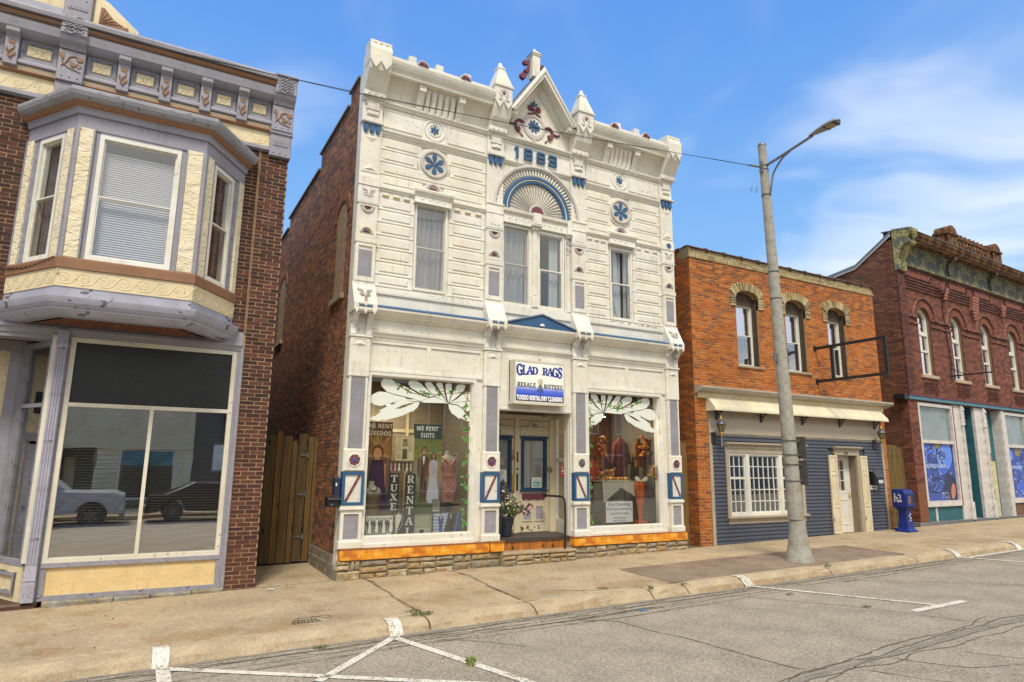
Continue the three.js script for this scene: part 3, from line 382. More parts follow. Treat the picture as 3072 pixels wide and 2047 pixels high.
// ---------- the grey and cream building with the bay window ----------
const b1 = thing('bay_window_building', 'dark brick building with grey and cream cornice and projecting bay window, at the left edge', 'building', [-2.5, 0, 0]);
{
  const bs = brickSet([[0.085, 0.030, 0.022], [0.125, 0.042, 0.028], [0.060, 0.024, 0.020], [0.17, 0.060, 0.036], [0.10, 0.036, 0.030], [0.045, 0.021, 0.019]]);
  const mortar = M([0.55, 0.37, 0.20], T.mortar, 0.5, { rough: 0.95 });
  // walls: front around the openings, sides, roof
  part(b1, 'wall', [box(1.27, 1.735, -0.1, 7.2, -0.3, 0), box(1.0, 1.27, 3.9, 7.2, -0.3, -0.012), box(-7, -1.80, 3.95, 7.2, -0.3, -0.012), box(-1.80, 1.0, 6.9, 8.3, -0.3, -0.012), box(-7, 1.735, 7.2, 8.3, -0.3, -0.012), box(1.435, 1.735, -0.1, 8.0, -12, -0.3), box(-7, -6.7, -0.1, 8.0, -12, -0.3), box(-6.7, 1.435, -0.1, 8.0, -12, -11.7), box(-7, -3.2, -0.1, 3.95, -0.3, -0.05)], mortar);
  part(b1, 'roof', box(-6.7, 1.435, 7.6, 7.8, -11.7, -0.3), mat.roof);
  const L = [], pk = pickOf([3, 4, 3, 1.2, 3, 2]), pkLow = pickOf([3, 4, 1, 3, 2, 0.5]);
  const N = [0, 1], U = [1, 0];
  layBricks(L, { at: [1.30, 0, 0], u: U, n: N, v0: -0.02, v1: 7.14, course: 0.0645, joint: 0.011, proud: 0.004, len: 0.203, free: () => [[0, 0.435]], pick: (u, v) => v < 0.6 ? 1 + (rnd() < 0.4 ? 2 : 0) : (v < 2.6 ? pkLow() : pk()) });
  layBricks(L, { at: [1.08, 0, -0.012], u: U, n: N, v0: 3.98, v1: 7.14, course: 0.0645, joint: 0.011, proud: 0.004, free: () => [[0, 0.20]], pick: pk });
  layBricks(L, { at: [-3.6, 0, -0.012], u: U, n: N, v0: 3.98, v1: 7.16, course: 0.0645, joint: 0.011, proud: 0.004, free: () => [[0, 1.75]], pick: pk });
  layBricks(L, { at: [1.735, 0, 0], u: [0, -1], n: [1, 0], v0: -0.02, v1: 7.1, course: 0.0645, joint: 0.011, proud: 0.004, free: () => [[0, 0.5]], pick: pk });
  pieces(b1, 'brick', L, bs.mats, WHITE_BRICK, bs.cols);
  part(b1, 'conduit', box(1.262, 1.283, 3.95, 7.12, -0.012, 0.022), mat.brown);
  part(b1, 'stone_footing', [ [-0.95, -0.12], [-0.12, 0.33], [0.33, 0.86], [0.86, 1.28] ].map(([a, b]) => plate(a + 0.004, b - 0.004, -0.14, 0.075 - 0.02 * rnd(), -0.25, 0.10 + rr(-0.008, 0.008), 0.018)), M([0.36, 0.34, 0.29], T.stone, 0.7, { rough: 0.95 }));

  // cornice along the top
  const x0 = -7, x1 = 1.42, G = mat.grey;
  part(b1, 'cornice', [mould([[0, 7.12], [0.07, 7.14], [0.07, 7.20], [0, 7.22]], x0, x1), mould([[0, 7.60], [0.075, 7.62], [0.075, 7.655], [0.05, 7.69], [0, 7.70]], x0, x1),
    box(x0, x1, 7.69, 8.04, -0.3, 0.0), mould([[0, 8.02], [0.10, 8.03], [0.15, 8.055], [0.20, 8.10], [0.22, 8.20], [0.22, 8.245], [0, 8.245]], x0, x1), mould([[0, 8.345], [0.30, 8.345], [0.31, 8.40], [0.26, 8.46], [-0.25, 8.56], [-0.25, 8.3], [0, 8.3]], x0, x1)], G);
  part(b1, 'brown_mould', [mould([[0, 8.245], [0.19, 8.245], [0.245, 8.265], [0.27, 8.30], [0.25, 8.335], [0.20, 8.345], [0, 8.345]], x0, x1)], mat.brown);
  part(b1, 'brown_mould', mould([[0, 7.475], [0.035, 7.478], [0.065, 7.505], [0.055, 7.54], [0.03, 7.55], [0, 7.55]], x0, x1), mat.brown);
  part(b1, 'frieze', [box(x0, x1, 7.22, 7.475, -0.1, 0.006), box(x0, x1, 7.55, 7.60, -0.1, 0.030)], mat.cream);
  // wave scroll in relief on the cream frieze
  const scroll = (cx, cy, s, z, flip = 1) => [tube(Array.from({ length: 22 }, (_, i) => { const a = i / 21 * 9.5, r = s * (0.12 + 0.88 * i / 21) * 0.5; return [cx + flip * r * Math.cos(a), cy + r * Math.sin(a), z]; }), s * 0.04, 5, 44), tube([[cx - flip * s * 0.2, cy - s * 0.48, z], [cx + flip * s * 0.5, cy - s * 0.38, z], [cx + flip * s * 0.85, cy + s * 0.1, z], [cx + flip * s * 1.15, cy + s * 0.47, z]], s * 0.05, 5, 18)];
  { const g = []; for (let x = -3.4; x < 1.3; x += 0.30) if (x < -1.75 || x > 0.4) g.push(scroll(x + 0.1, 7.34, 0.19, 0.003)); part(b1, 'scroll_relief', g, mat.cream, { kind: 'stuff' }); }
  // panels and modillions
  const mods = [-3.02, -2.22, -0.81, -0.225, 0.36, 0.925], blocks = [-1.485, 1.58];
  const edges = [...mods.map(m => [m - 0.085, m + 0.085]), [-1.66, -1.315], [1.40, 1.76]].sort((a, b) => a[0] - b[0]);
  for (let i = 0; i < edges.length - 1; i++) {
    const a = edges[i][1] + 0.015, b = edges[i + 1][0] - 0.015; if (b - a < 0.2) continue;
    const fr = part(b1, 'panel_frame', [...frameGeo(a, b, 7.705, 8.02, 0.035, 0, 0.028), ...frameGeo(a + 0.035, b - 0.035, 7.74, 7.985, 0.02, 0, 0.014)], mat.greyWorn);
    const p0 = a + 0.07, p1 = b - 0.07, q0 = 7.775, q1 = 7.95, cx = (p0 + p1) / 2, cy = (q0 + q1) / 2, w = (p1 - p0) / 2, h = (q1 - q0) / 2;
    const dia = [[cx, cy - h * 0.75], [cx + w * 0.2, cy], [cx, cy + h * 0.75], [cx - w * 0.2, cy]];
    const star = [tube([[p0 + 0.02, q1 - 0.02, 0.026], [cx, cy, 0.03], [p1 - 0.02, q0 + 0.02, 0.026]], 0.006, 5, 8), tube([[p0 + 0.02, q0 + 0.02, 0.026], [cx, cy, 0.03], [p1 - 0.02, q1 - 0.02, 0.026]], 0.006, 5, 8), ext(dia, 0.02, 0.032, { bevel: 0.008 }), tube([[cx - w * 0.6, q1 - 0.015, 0.026], [cx - w * 0.3, cy + 0.02, 0.03], [cx, q1 - 0.02, 0.026], [cx + w * 0.3, cy + 0.02, 0.03], [cx + w * 0.6, q1 - 0.015, 0.026]], 0.006, 5, 24), tube([[cx - w * 0.6, q0 + 0.015, 0.026], [cx - w * 0.3, cy - 0.02, 0.03], [cx, q0 + 0.02, 0.026], [cx + w * 0.3, cy - 0.02, 0.03], [cx + w * 0.6, q0 + 0.015, 0.026]], 0.006, 5, 24)];
    part(fr, 'panel', [plate(p0, p1, q0, q1, 0, 0.026, 0.012), ...star], mat.cream);
  }
  // brown tulip ornaments
  const leafy = (cx, cy, s, z) => [ext(circ(0, 0, 1, 16).map(([x, y]) => [cx + x * 0.040 * s, cy + 0.115 * s + y * 0.034 * s]), z, z + 0.012, { bevel: 0.005 }), tube([[cx + 0.028 * s, cy + 0.10 * s, z + 0.004], [cx + 0.03 * s, cy + 0.03 * s, z + 0.006], [cx - 0.01 * s, cy - 0.02 * s, z + 0.006], [cx - 0.025 * s, cy - 0.08 * s, z + 0.006], [cx + 0.012 * s, cy - 0.13 * s, z + 0.004]], 0.009 * s, 6, 20), petal(cx + 0.0 * s, cy - 0.115 * s, 1.15, 0, 0.11 * s, 0.055 * s, z, z + 0.014), petal(cx - 0.04 * s, cy - 0.04 * s, 1.7, 0, 0.07 * s, 0.03 * s, z, z + 0.012)];
  for (const m of mods) {
    const b = part(b1, 'modillion', [ext([[0, 7.52], [0.10, 7.56], [0.115, 7.97], [0.19, 8.02], [0.19, 8.10], [0, 8.10]].map(p => [p[0], p[1]]), -0.08, 0.08, { bevel: 0.006 }).rotateY(-Math.PI / 2).translate(m, 0, 0), box(m - 0.065, m + 0.065, 8.03, 8.045, 0.18, 0.196)], G);
    part(b, 'tulip_ornament', leafy(m, 7.77, 1.08, 0.108), M([0.29, 0.155, 0.07], T.paint, 0.4, { rough: 0.55 }));
  }
  const ornM = M([0.29, 0.155, 0.07], T.paint, 0.4, { rough: 0.55 });
  const vine = (cx, cy, z) => [petal(cx - 0.11, cy + 0.03, 1.9, -0.02, 0.10, 0.07, z, z + 0.016), tube([[cx - 0.12, cy + 0.08, z + 0.004], [cx - 0.11, cy - 0.02, z + 0.006], [cx - 0.04, cy - 0.10, z + 0.006], [cx + 0.06, cy - 0.13, z + 0.006], [cx + 0.13, cy - 0.15, z + 0.004]], 0.009, 6, 24), tube([[cx - 0.12, cy - 0.10, z + 0.004], [cx - 0.06, cy - 0.02, z + 0.006], [cx - 0.03, cy + 0.06, z + 0.008], [cx + 0.04, cy + 0.09, z + 0.006], [cx + 0.09, cy + 0.07, z + 0.004]], 0.010, 6, 24), petal(cx - 0.03, cy + 0.02, -0.9, 0, 0.13, 0.07, z, z + 0.018), ext(circ(cx + 0.105, cy + 0.055, 0.045, 14), z, z + 0.014, { bevel: 0.006 }), tube(Array.from({ length: 14 }, (_, i) => { const a = 2 + i * 0.5, r = 0.045 - 0.0028 * i; return [cx + 0.11 + r * Math.cos(a), cy - 0.055 + r * Math.sin(a), z + 0.005]; }), 0.007, 5, 26)];
  const acanth = (cx, cy, w, h, z) => Array.from({ length: 9 }, (_, i) => { const s = i % 2 ? 1 : -1, y = cy - h / 2 + h * (i + 0.5) / 9; return tube([[cx - s * w * 0.42, y - 0.02, z], [cx - s * w * 0.15, y + 0.035, z + 0.008], [cx + s * w * 0.12, y - 0.03, z + 0.008], [cx + s * w * 0.42, y + 0.02, z]], 0.010, 5, 16); });
  { // corner block
    const a = 1.405, b = 1.755, k = part(b1, 'cornice_block', [plate(a, b, 7.05, 7.48, -0.3, 0.09, 0.012), plate(a - 0.012, b + 0.012, 7.45, 7.50, -0.3, 0.115, 0.01), plate(a, b, 7.50, 7.96, -0.3, 0.13, 0.012), mould([[0, 7.96], [0.14, 7.97], [0.16, 8.02], [0.22, 8.08], [0.24, 8.13], [0, 8.13]], a, b), plate(a, b, 8.13, 8.44, -0.3, 0.26, 0.014), plate(a - 0.015, b + 0.015, 8.44, 8.475, -0.3, 0.29, 0.01), ...[0, 1, 2].map(i => ball(a + 0.07 + i * 0.10, 7.555, 0.13, 0.013)), ...[0, 1, 2].map(i => ball(a + 0.07 + i * 0.10, 7.11, 0.092, 0.013)), ...[0, 1, 2, 3, 4, 5].map(i => box(a + 0.05 + i * 0.042, a + 0.082 + i * 0.042, 7.24, 7.34, 0.09, 0.102)), acanth((a + b) / 2, 8.285, 0.30, 0.26, 0.262)], G);
    part(k, 'vine_ornament', vine((a + b) / 2, 7.75, 0.13), ornM);
    const c = -1.655, d = -1.315, k2 = part(b1, 'cornice_block', [plate(c, d, 7.20, 7.48, -0.3, 0.09, 0.012), plate(c, d, 7.48, 7.98, -0.3, 0.13, 0.012), mould([[0, 7.98], [0.14, 7.99], [0.16, 8.03], [0.23, 8.09], [0.26, 8.16], [0, 8.16]], c, d), plate(c, d, 8.16, 8.46, -0.3, 0.28, 0.014), plate(c - 0.008, d + 0.008, 8.46, 9.10, -0.3, 0.24, 0.012), plate(c, d, 9.1, 9.6, -0.3, 0.24, 0.012), acanth((c + d) / 2, 8.31, 0.30, 0.26, 0.282), ...[0, 1, 2].map(i => ball(c + 0.07 + i * 0.10, 7.55, 0.13, 0.013)), ...[0, 1].map(i => ball(c + 0.07 + i * 0.2, 8.78, 0.24, 0.013)), ...[0, 1, 2, 3, 4, 5].map(i => box(c + 0.05 + i * 0.042, c + 0.082 + i * 0.042, 8.60, 8.66, 0.24, 0.252)), ring((c + d) / 2, 8.97, 0.05, 0.085, 0.23, 0.255)], G);
    part(k2, 'vine_ornament', vine((c + d) / 2, 7.80, 0.13), ornM);
  }
  { // pediment pieces beside the big block, with a brown fan
    const p = part(b1, 'pediment', [ext([[-1.31, 8.42], [-0.67, 8.40], [-0.67, 8.56], [-1.12, 8.93], [-1.31, 9.0]], -0.2, 0.16, { bevel: 0.012 }), ext([[-1.29, 8.46], [-0.72, 8.44], [-0.72, 8.55], [-1.13, 8.88], [-1.29, 8.93]], 0.15, 0.172, { bevel: 0.010 })], mat.cream);
    part(b1, 'parapet', [box(-7, -1.66, 8.46, 8.62, -0.25, 0.14)], mat.greyPale); part(b1, 'parapet_face', [box(-7, -1.66, 8.62, 9.3, -0.25, 0.10)], mat.cream);
    const fan = [[-1.215, 8.52], [-1.205, 8.80], [-1.16, 8.80], [-1.02, 8.64], [-0.87, 8.565], [-0.83, 8.53], [-0.86, 8.50]];
    part(p, 'fan_ornament', [ext(fan, 0.165, 0.185, { bevel: 0.008 }), ...[[-1.16, 8.78], [-1.11, 8.72], [-1.05, 8.66], [-0.98, 8.615], [-0.90, 8.575]].map(q => tube([[-1.20, 8.54, 0.186], [(q[0] - 1.20) / 2, (q[1] + 8.54) / 2, 0.191], [q[0], q[1], 0.186]], 0.007, 5, 6)), ring(-0.845, 8.535, 0.008, 0.03, 0.165, 0.19, 0.005)], mat.brown);
  }

  // bay window
  const path = [[-1.865, 0], [-1.195, 0.93], [0.425, 0.93], [1.075, 0]];
  const sp = (pr, m, name, k) => part(b1, name, sweep(pr, path), m, k);
  sp([[-0.10, 4.03], [0.0, 4.03], [0.0, 4.18], [-0.10, 4.18]], mat.greyPale, 'bay_base');
  sp([[-0.25, 3.80], [-0.05, 3.80], [0.0, 3.83], [0.045, 3.87], [0.045, 3.895], [0.07, 3.905], [0.10, 3.945], [0.115, 3.985], [0.125, 4.02], [0.125, 4.035], [-0.25, 4.06]], mat.greyPale, 'bay_lower_cornice');
  sp([[-0.10, 4.18], [0.012, 4.18], [0.012, 4.425], [-0.10, 4.425]], mat.cream, 'bay_frieze');
  sp([[-0.10, 4.425], [0.035, 4.43], [0.035, 4.56], [0.02, 4.578], [-0.10, 4.578]], mat.brown, 'bay_sill');
  sp([[-0.12, 6.44], [0.0, 6.44], [0.0, 6.64], [-0.12, 6.64]], mat.grey, 'bay_head');
  sp([[-0.12, 6.64], [0.03, 6.64], [0.035, 6.70], [0.06, 6.725], [-0.12, 6.725]], mat.grey, 'bay_mould');
  sp([[-0.12, 6.725], [0.06, 6.725], [0.085, 6.74], [0.11, 6.775], [0.115, 6.795], [-0.12, 6.795]], mat.brown, 'brown_mould');
  sp([[-0.12, 6.795], [0.115, 6.795], [0.15, 6.805], [0.19, 6.84], [0.21, 6.89], [0.21, 6.935], [0.19, 6.95], [-0.12, 6.96]], M([0.37, 0.37, 0.41], T.worn, 0.9, { rough: 0.5 }), 'bay_gutter');
  part(b1, 'bay_roof', quads([[[-2.0, 6.95, 0], [-1.29, 6.95, 1.1], [0.5, 6.95, 1.1], [0.4, 7.24, 0]], [[0.5, 6.95, 1.1], [1.25, 6.95, 0], [0.4, 7.24, 0], [0.4, 7.24, 0]]]), mat.galv);
  { const g = []; const edge = (a, b, n) => { const ang = Math.atan2(b[1] - a[1], b[0] - a[0]), Ln = Math.hypot(b[0] - a[0], b[1] - a[1]); for (let i = 0; i < n; i++) { const gs2 = scroll(Ln * (i + 0.35) / n, 4.30, 0.17, 0.010); for (const q of gs2) { q.rotateY(-ang).translate(a[0], 0, a[1]); g.push(q); } } }; edge(path[0], path[1], 5); edge(path[1], path[2], 7); edge(path[2], path[3], 5); part(b1, 'scroll_relief', g, mat.cream, { kind: 'stuff' }); }
  // soffit below the bay
  part(b1, 'bay_soffit', [ext([[-1.70, -0.10], [1.0, -0.10], [0.36, -0.80], [-1.14, -0.80]], 0, 0.02, {}).rotateX(-Math.PI / 2).translate(0, 3.80, 0)], M([0.22, 0.085, 0.05], T.wood, 0.6, { rough: 0.8 }));
  part(b1, 'soffit_border', [ext([[-1.78, 0], [-1.17, -0.87], [0.40, -0.87], [1.04, 0], [0.93, 0], [0.35, -0.77], [-1.12, -0.77], [-1.65, 0]], 0, 0.02).rotateX(-Math.PI / 2).translate(0, 3.785, 0)], mat.grey);
  // bay faces: centre
  const bayFace = (len, o) => { // local frame: x along the face, z outward
    for (const [a, b] of o.panels) part(b1, 'rock_panel', plate(a, b, 4.578, 6.445, -0.10, 0.015, 0.01), mat.rockface);
    for (const [a, b] of o.posts) part(b1, 'bay_post', box(a, b, 4.578, 6.445, -0.12, 0.024), o.worn ? mat.greyWorn : mat.grey);
    for (const [a, b] of o.jambs) part(b1, 'bay_jamb', box(a, b, 4.578, 6.445, -0.14, -0.02), o.worn ? mat.greyWorn : mat.grey);
    sashWindow(b1, { x0: o.win[0], x1: o.win[1], y0: 4.585, y1: 6.40, zf: 0.0, rail: o.rail ?? 5.49, fw: 0.055, sw: o.sw ?? 0.02, depth: 0.13, curtain: o.curtain, blind: o.blind, room: 0.75, glass: o.blind ? mat.glassDark : mat.glassFilm, frame: mat.whiteClean });
    part(b1, 'bay_head_board', box(o.win[0], o.win[1], 6.40, 6.445, -0.12, -0.01), mat.grey);
  };
  const onto = (a, b) => { const ang = Math.atan2(b[1] - a[1], b[0] - a[0]); return new THREE.Matrix4().makeTranslation(a[0], 0, a[1]).multiply(new THREE.Matrix4().makeRotationY(-ang)); };
  CUR = onto(path[1], path[2]); bayFace(1.62, { panels: [[0.03, 0.20], [1.375, 1.59]], posts: [[-0.01, 0.03], [0.20, 0.215], [1.36, 1.375], [1.59, 1.63]], jambs: [[0.215, 0.275], [1.30, 1.36]], win: [0.275, 1.30], blind: { pitch: 0.034, tilt: 1.15, w: 0.038, y1: 6.22 }, room: 0.75 });
  const S = 1.146;
  CUR = onto(path[0], path[1]); bayFace(S, { panels: [[0.02, 0.15], [0.93, 1.11]], posts: [[1.11, 1.156], [0.0, 0.02]], jambs: [[0.15, 0.31], [0.88, 0.93]], win: [0.31, 0.88], worn: 1, curtain: { u0: 0.0, u1: 0.28, folds: 2, m: mat.curtainGrey, amp: 0.02 } });
  CUR = onto(path[2], path[3]); bayFace(S, { panels: [[0.035, 0.22], [1.0, 1.13]], posts: [[-0.01, 0.035]], jambs: [[0.22, 0.27], [0.84, 1.0]], win: [0.27, 0.84], worn: 1, curtain: { u0: 0.72, u1: 1.0, folds: 2, m: mat.curtainGrey, amp: 0.02 } });
  CUR = new THREE.Matrix4();
  part(b1, 'bay_ceiling', [ext([[-1.80, 0], [1.02, 0], [0.40, -0.86], [-1.16, -0.86]], 0, 0.02).rotateX(-Math.PI / 2).translate(0, 6.55, 0), ext([[-1.80, 0], [1.02, 0], [0.40, -0.86], [-1.16, -0.86]], 0, 0.02).rotateX(-Math.PI / 2).translate(0, 4.4, 0)], mat.dark);
  single('chain', 'rusty chain with a pale link hanging along the brown bay sill', 'chain', [-1.5, 4.55, 0.5], [tube([[-1.88, 4.53, 0.06], [-1.62, 4.49, 0.40], [-1.40, 4.53, 0.70], [-1.26, 4.575, 0.90]], 0.009, 5, 30), ...Array.from({ length: 22 }, (_, i) => { const t = i / 21, g = new THREE.TorusGeometry(0.015, 0.004, 5, 8); g.rotateY(i % 2 ? 1.57 : 0.3); g.translate(-1.88 + 0.62 * t, 4.53 - 0.04 * Math.sin(t * 3.1) + 0.03 * t, 0.065 + 0.84 * t); return g; })], M([0.12, 0.07, 0.05], null, 1, { rough: 0.8 }));

  // shop front
  part(b1, 'lintel', [box(-4.5, 1.27, 3.74, 3.96, -0.3, 0.02), mould([[0, 3.66], [0.015, 3.66], [0.03, 3.72], [0.05, 3.74], [0.05, 3.78], [0, 3.79]], -4.5, 1.262), box(-4.5, 1.262, 3.60, 3.66, -0.3, -0.005)], mat.grey);
  part(b1, 'lintel_ornament', [petal(0.09, 3.90, -1.57, -0.02, 0.07, 0.06, 0.05, 0.062), petal(0.09, 3.885, -0.5, 0, 0.09, 0.04, 0.05, 0.06), petal(0.09, 3.885, -2.64, 0, 0.09, 0.04, 0.05, 0.06)], M([0.25, 0.08, 0.045], T.paint, 0.3, {}));
  part(b1, 'casing', [box(-1.05, -1.015, 0.06, 3.66, -0.1, 0.0), box(1.195, 1.27, 0.03, 3.74, -0.1, 0.005), box(1.245, 1.29, 0.03, 3.74, -0.1, 0.03), box(-1.015, 1.195, 0.485, 0.545, -0.12, 0.02), box(-1.015, 1.195, 0.06, 0.125, -0.12, 0.012), box(-1.015, -0.95, 0.125, 0.485, -0.12, 0.006), box(1.155, 1.195, 0.125, 0.485, -0.12, 0.006)], mat.greyWorn);
  part(b1, 'kick_panel', box(-0.95, 1.155, 0.125, 0.485, -0.1, -0.012), M([0.82, 0.62, 0.33], T.paint, 0.9, { rough: 0.6 }));
  const sf = part(b1, 'shop_window', [...frameGeo(-1.015, 1.195, 0.545, 3.655, 0.062, -0.10, -0.004), box(-0.953, 1.133, 2.67, 2.725, -0.09, -0.012), box(0.068, 0.118, 0.607, 2.67, -0.09, -0.014)], mat.alu);
  part(sf, 'sign_board', box(-0.953, 1.133, 2.725, 3.593, -0.07, -0.05), mat.charcoal);
  part(sf, 'pane', box(-0.953, 0.068, 0.607, 2.67, -0.066, -0.06), mat.glassMirror); part(sf, 'pane', box(0.118, 1.133, 0.607, 2.67, -0.0664, -0.0604), mat.glassMirror);
  part(sf, 'blind', [...slats(-0.95, 0.07, 0.79, 2.67, -0.16, 0.040, 0.75, 0.042), ...slats(0.11, 1.13, 0.79, 2.67, -0.16, 0.040, 0.75, 0.042)], mat.blindGrey, { kind: 'stuff' });
  part(sf, 'blind_rail', [box(-0.95, 0.06, 0.765, 0.80, -0.18, -0.14), box(0.12, 1.13, 0.765, 0.80, -0.18, -0.14)], M([0.03, 0.035, 0.06], null, 1, { rough: 0.5 }));
  part(sf, 'dark_room', [box(-1.1, 1.25, 0.5, 3.7, -1.4, -1.38), box(-1.1, 1.25, 0.50, 0.52, -1.4, -0.1), box(-1.12, -1.1, 0.5, 3.7, -1.4, -0.1), box(1.25, 1.27, 0.5, 3.7, -1.4, -0.1), box(-1.1, 1.25, 3.68, 3.7, -1.4, -0.1)], mat.dark);
  // cast iron pilaster with flutes
  part(b1, 'pilaster', [box(-1.18, -1.048, 0.06, 3.74, -0.1, 0.075), ...[0, 1, 2, 3].map(i => { const c = new THREE.CylinderGeometry(0.012, 0.012, 2.9, 8); c.translate(-1.163 + i * 0.033, 2.0, 0.076); return c; }), plate(-1.187, -1.041, 0.06, 0.36, -0.1, 0.088, 0.008), plate(-1.187, -1.041, 3.52, 3.56, -0.1, 0.088, 0.006), plate(-1.19, -1.04, 0.335, 0.36, -0.1, 0.096, 0.006)], mat.greyPale);
  part(b1, 'rust_spots', Array.from({ length: 14 }, () => { const g = new THREE.CylinderGeometry(rr(0.003, 0.008), rr(0.003, 0.008), 0.002, 7); g.rotateX(Math.PI / 2); g.translate(rr(-1.17, -1.055), rr(0.08, 0.36), 0.0885); return g; }), M([0.17, 0.07, 0.03], null, 1, {}), { kind: 'stuff' });
  part(b1, 'corner_board', box(-1.235, -1.183, 0.56, 3.66, -0.1, 0.03), mat.alu);
  // splayed shop entry on the left
  CUR = onto([-1.66, -0.80], [-1.235, -0.03]);
  const E = 0.88;
  const ew = part(b1, 'entry_window', [...frameGeo(0.05, E, 0.52, 3.60, 0.07, -0.08, 0.0), box(0.12, E - 0.07, 2.655, 2.71, -0.07, -0.01)], mat.greyWorn);
  part(ew, 'pane', box(0.12, E - 0.07, 0.59, 2.655, -0.05, -0.044), mat.glassFilm); part(ew, 'pane', box(0.12, E - 0.07, 2.71, 3.53, -0.05, -0.044), mat.glassFilm);
  part(ew, 'dark_room', [box(0, E, 0.5, 3.6, -0.5, -0.48)], mat.dark);
  part(b1, 'entry_panel', [box(0.0, E, 0.06, 0.52, -0.08, -0.01), ...frameGeo(0.2, E - 0.12, 0.15, 0.43, 0.045, -0.01, 0.02)], mat.cream); 
  part(b1, 'entry_panel_frame', frameGeo(0.2, E - 0.12, 0.15, 0.43, 0.045, -0.01, 0.024), mat.grey);
  part(b1, 'entry_post', box(-0.06, 0.05, 0.06, 3.66, -0.1, 0.015), mat.grey);
  CUR = new THREE.Matrix4();
  part(b1, 'entry_transom', [box(-4, -1.80, 2.30, 3.50, -0.9, -0.86)], mat.cream);
  part(b1, 'entry_frame', [box(-4, -1.66, 3.50, 3.66, -0.9, -0.84), box(-1.82, -1.66, 0.06, 3.5, -0.9, -0.83), box(-4, -1.82, 2.20, 2.32, -0.9, -0.835), box(-1.93, -1.87, 0.06, 2.2, -0.9, -0.845)], mat.grey);
  const dr = part(b1, 'door', [box(-2.9, -1.93, 0.08, 2.16, -0.9, -0.87)], mat.greyPale); part(dr, 'door_frame', [box(-1.87, -1.82, 0.06, 2.2, -0.9, -0.85)], mat.cream);
  part(b1, 'entry_ceiling', Array.from({ length: 26 }, (_, i) => box(-3.5 + i * 0.09, -3.5 + i * 0.09 + 0.084, 3.66, 3.68, -0.86, -0.05)), M([0.24, 0.105, 0.055], T.wood, 0.5, { rough: 0.7 }), { kind: 'stuff' });
  part(b1, 'entry_step', [plate(-4, -1.0, -0.10, 0.055, -0.9, 0.05, 0.03)], M([0.10, 0.042, 0.028], T.paint, 0.6, { rough: 0.5 }));
  part(b1, 'step_riser', [box(-4, -0.96, -0.16, -0.02, -0.3, 0.02)], M([0.42, 0.24, 0.06], T.rust, 0.6, { rough: 0.9 }));
  single('notice', 'small dark notice on the cream panel at the left edge', 'sign', [-2.0, 2.7, -0.85], [plate(-2.2, -1.95, 2.62, 2.95, -0.86, -0.845, 0.004)], mat.charcoal);
}

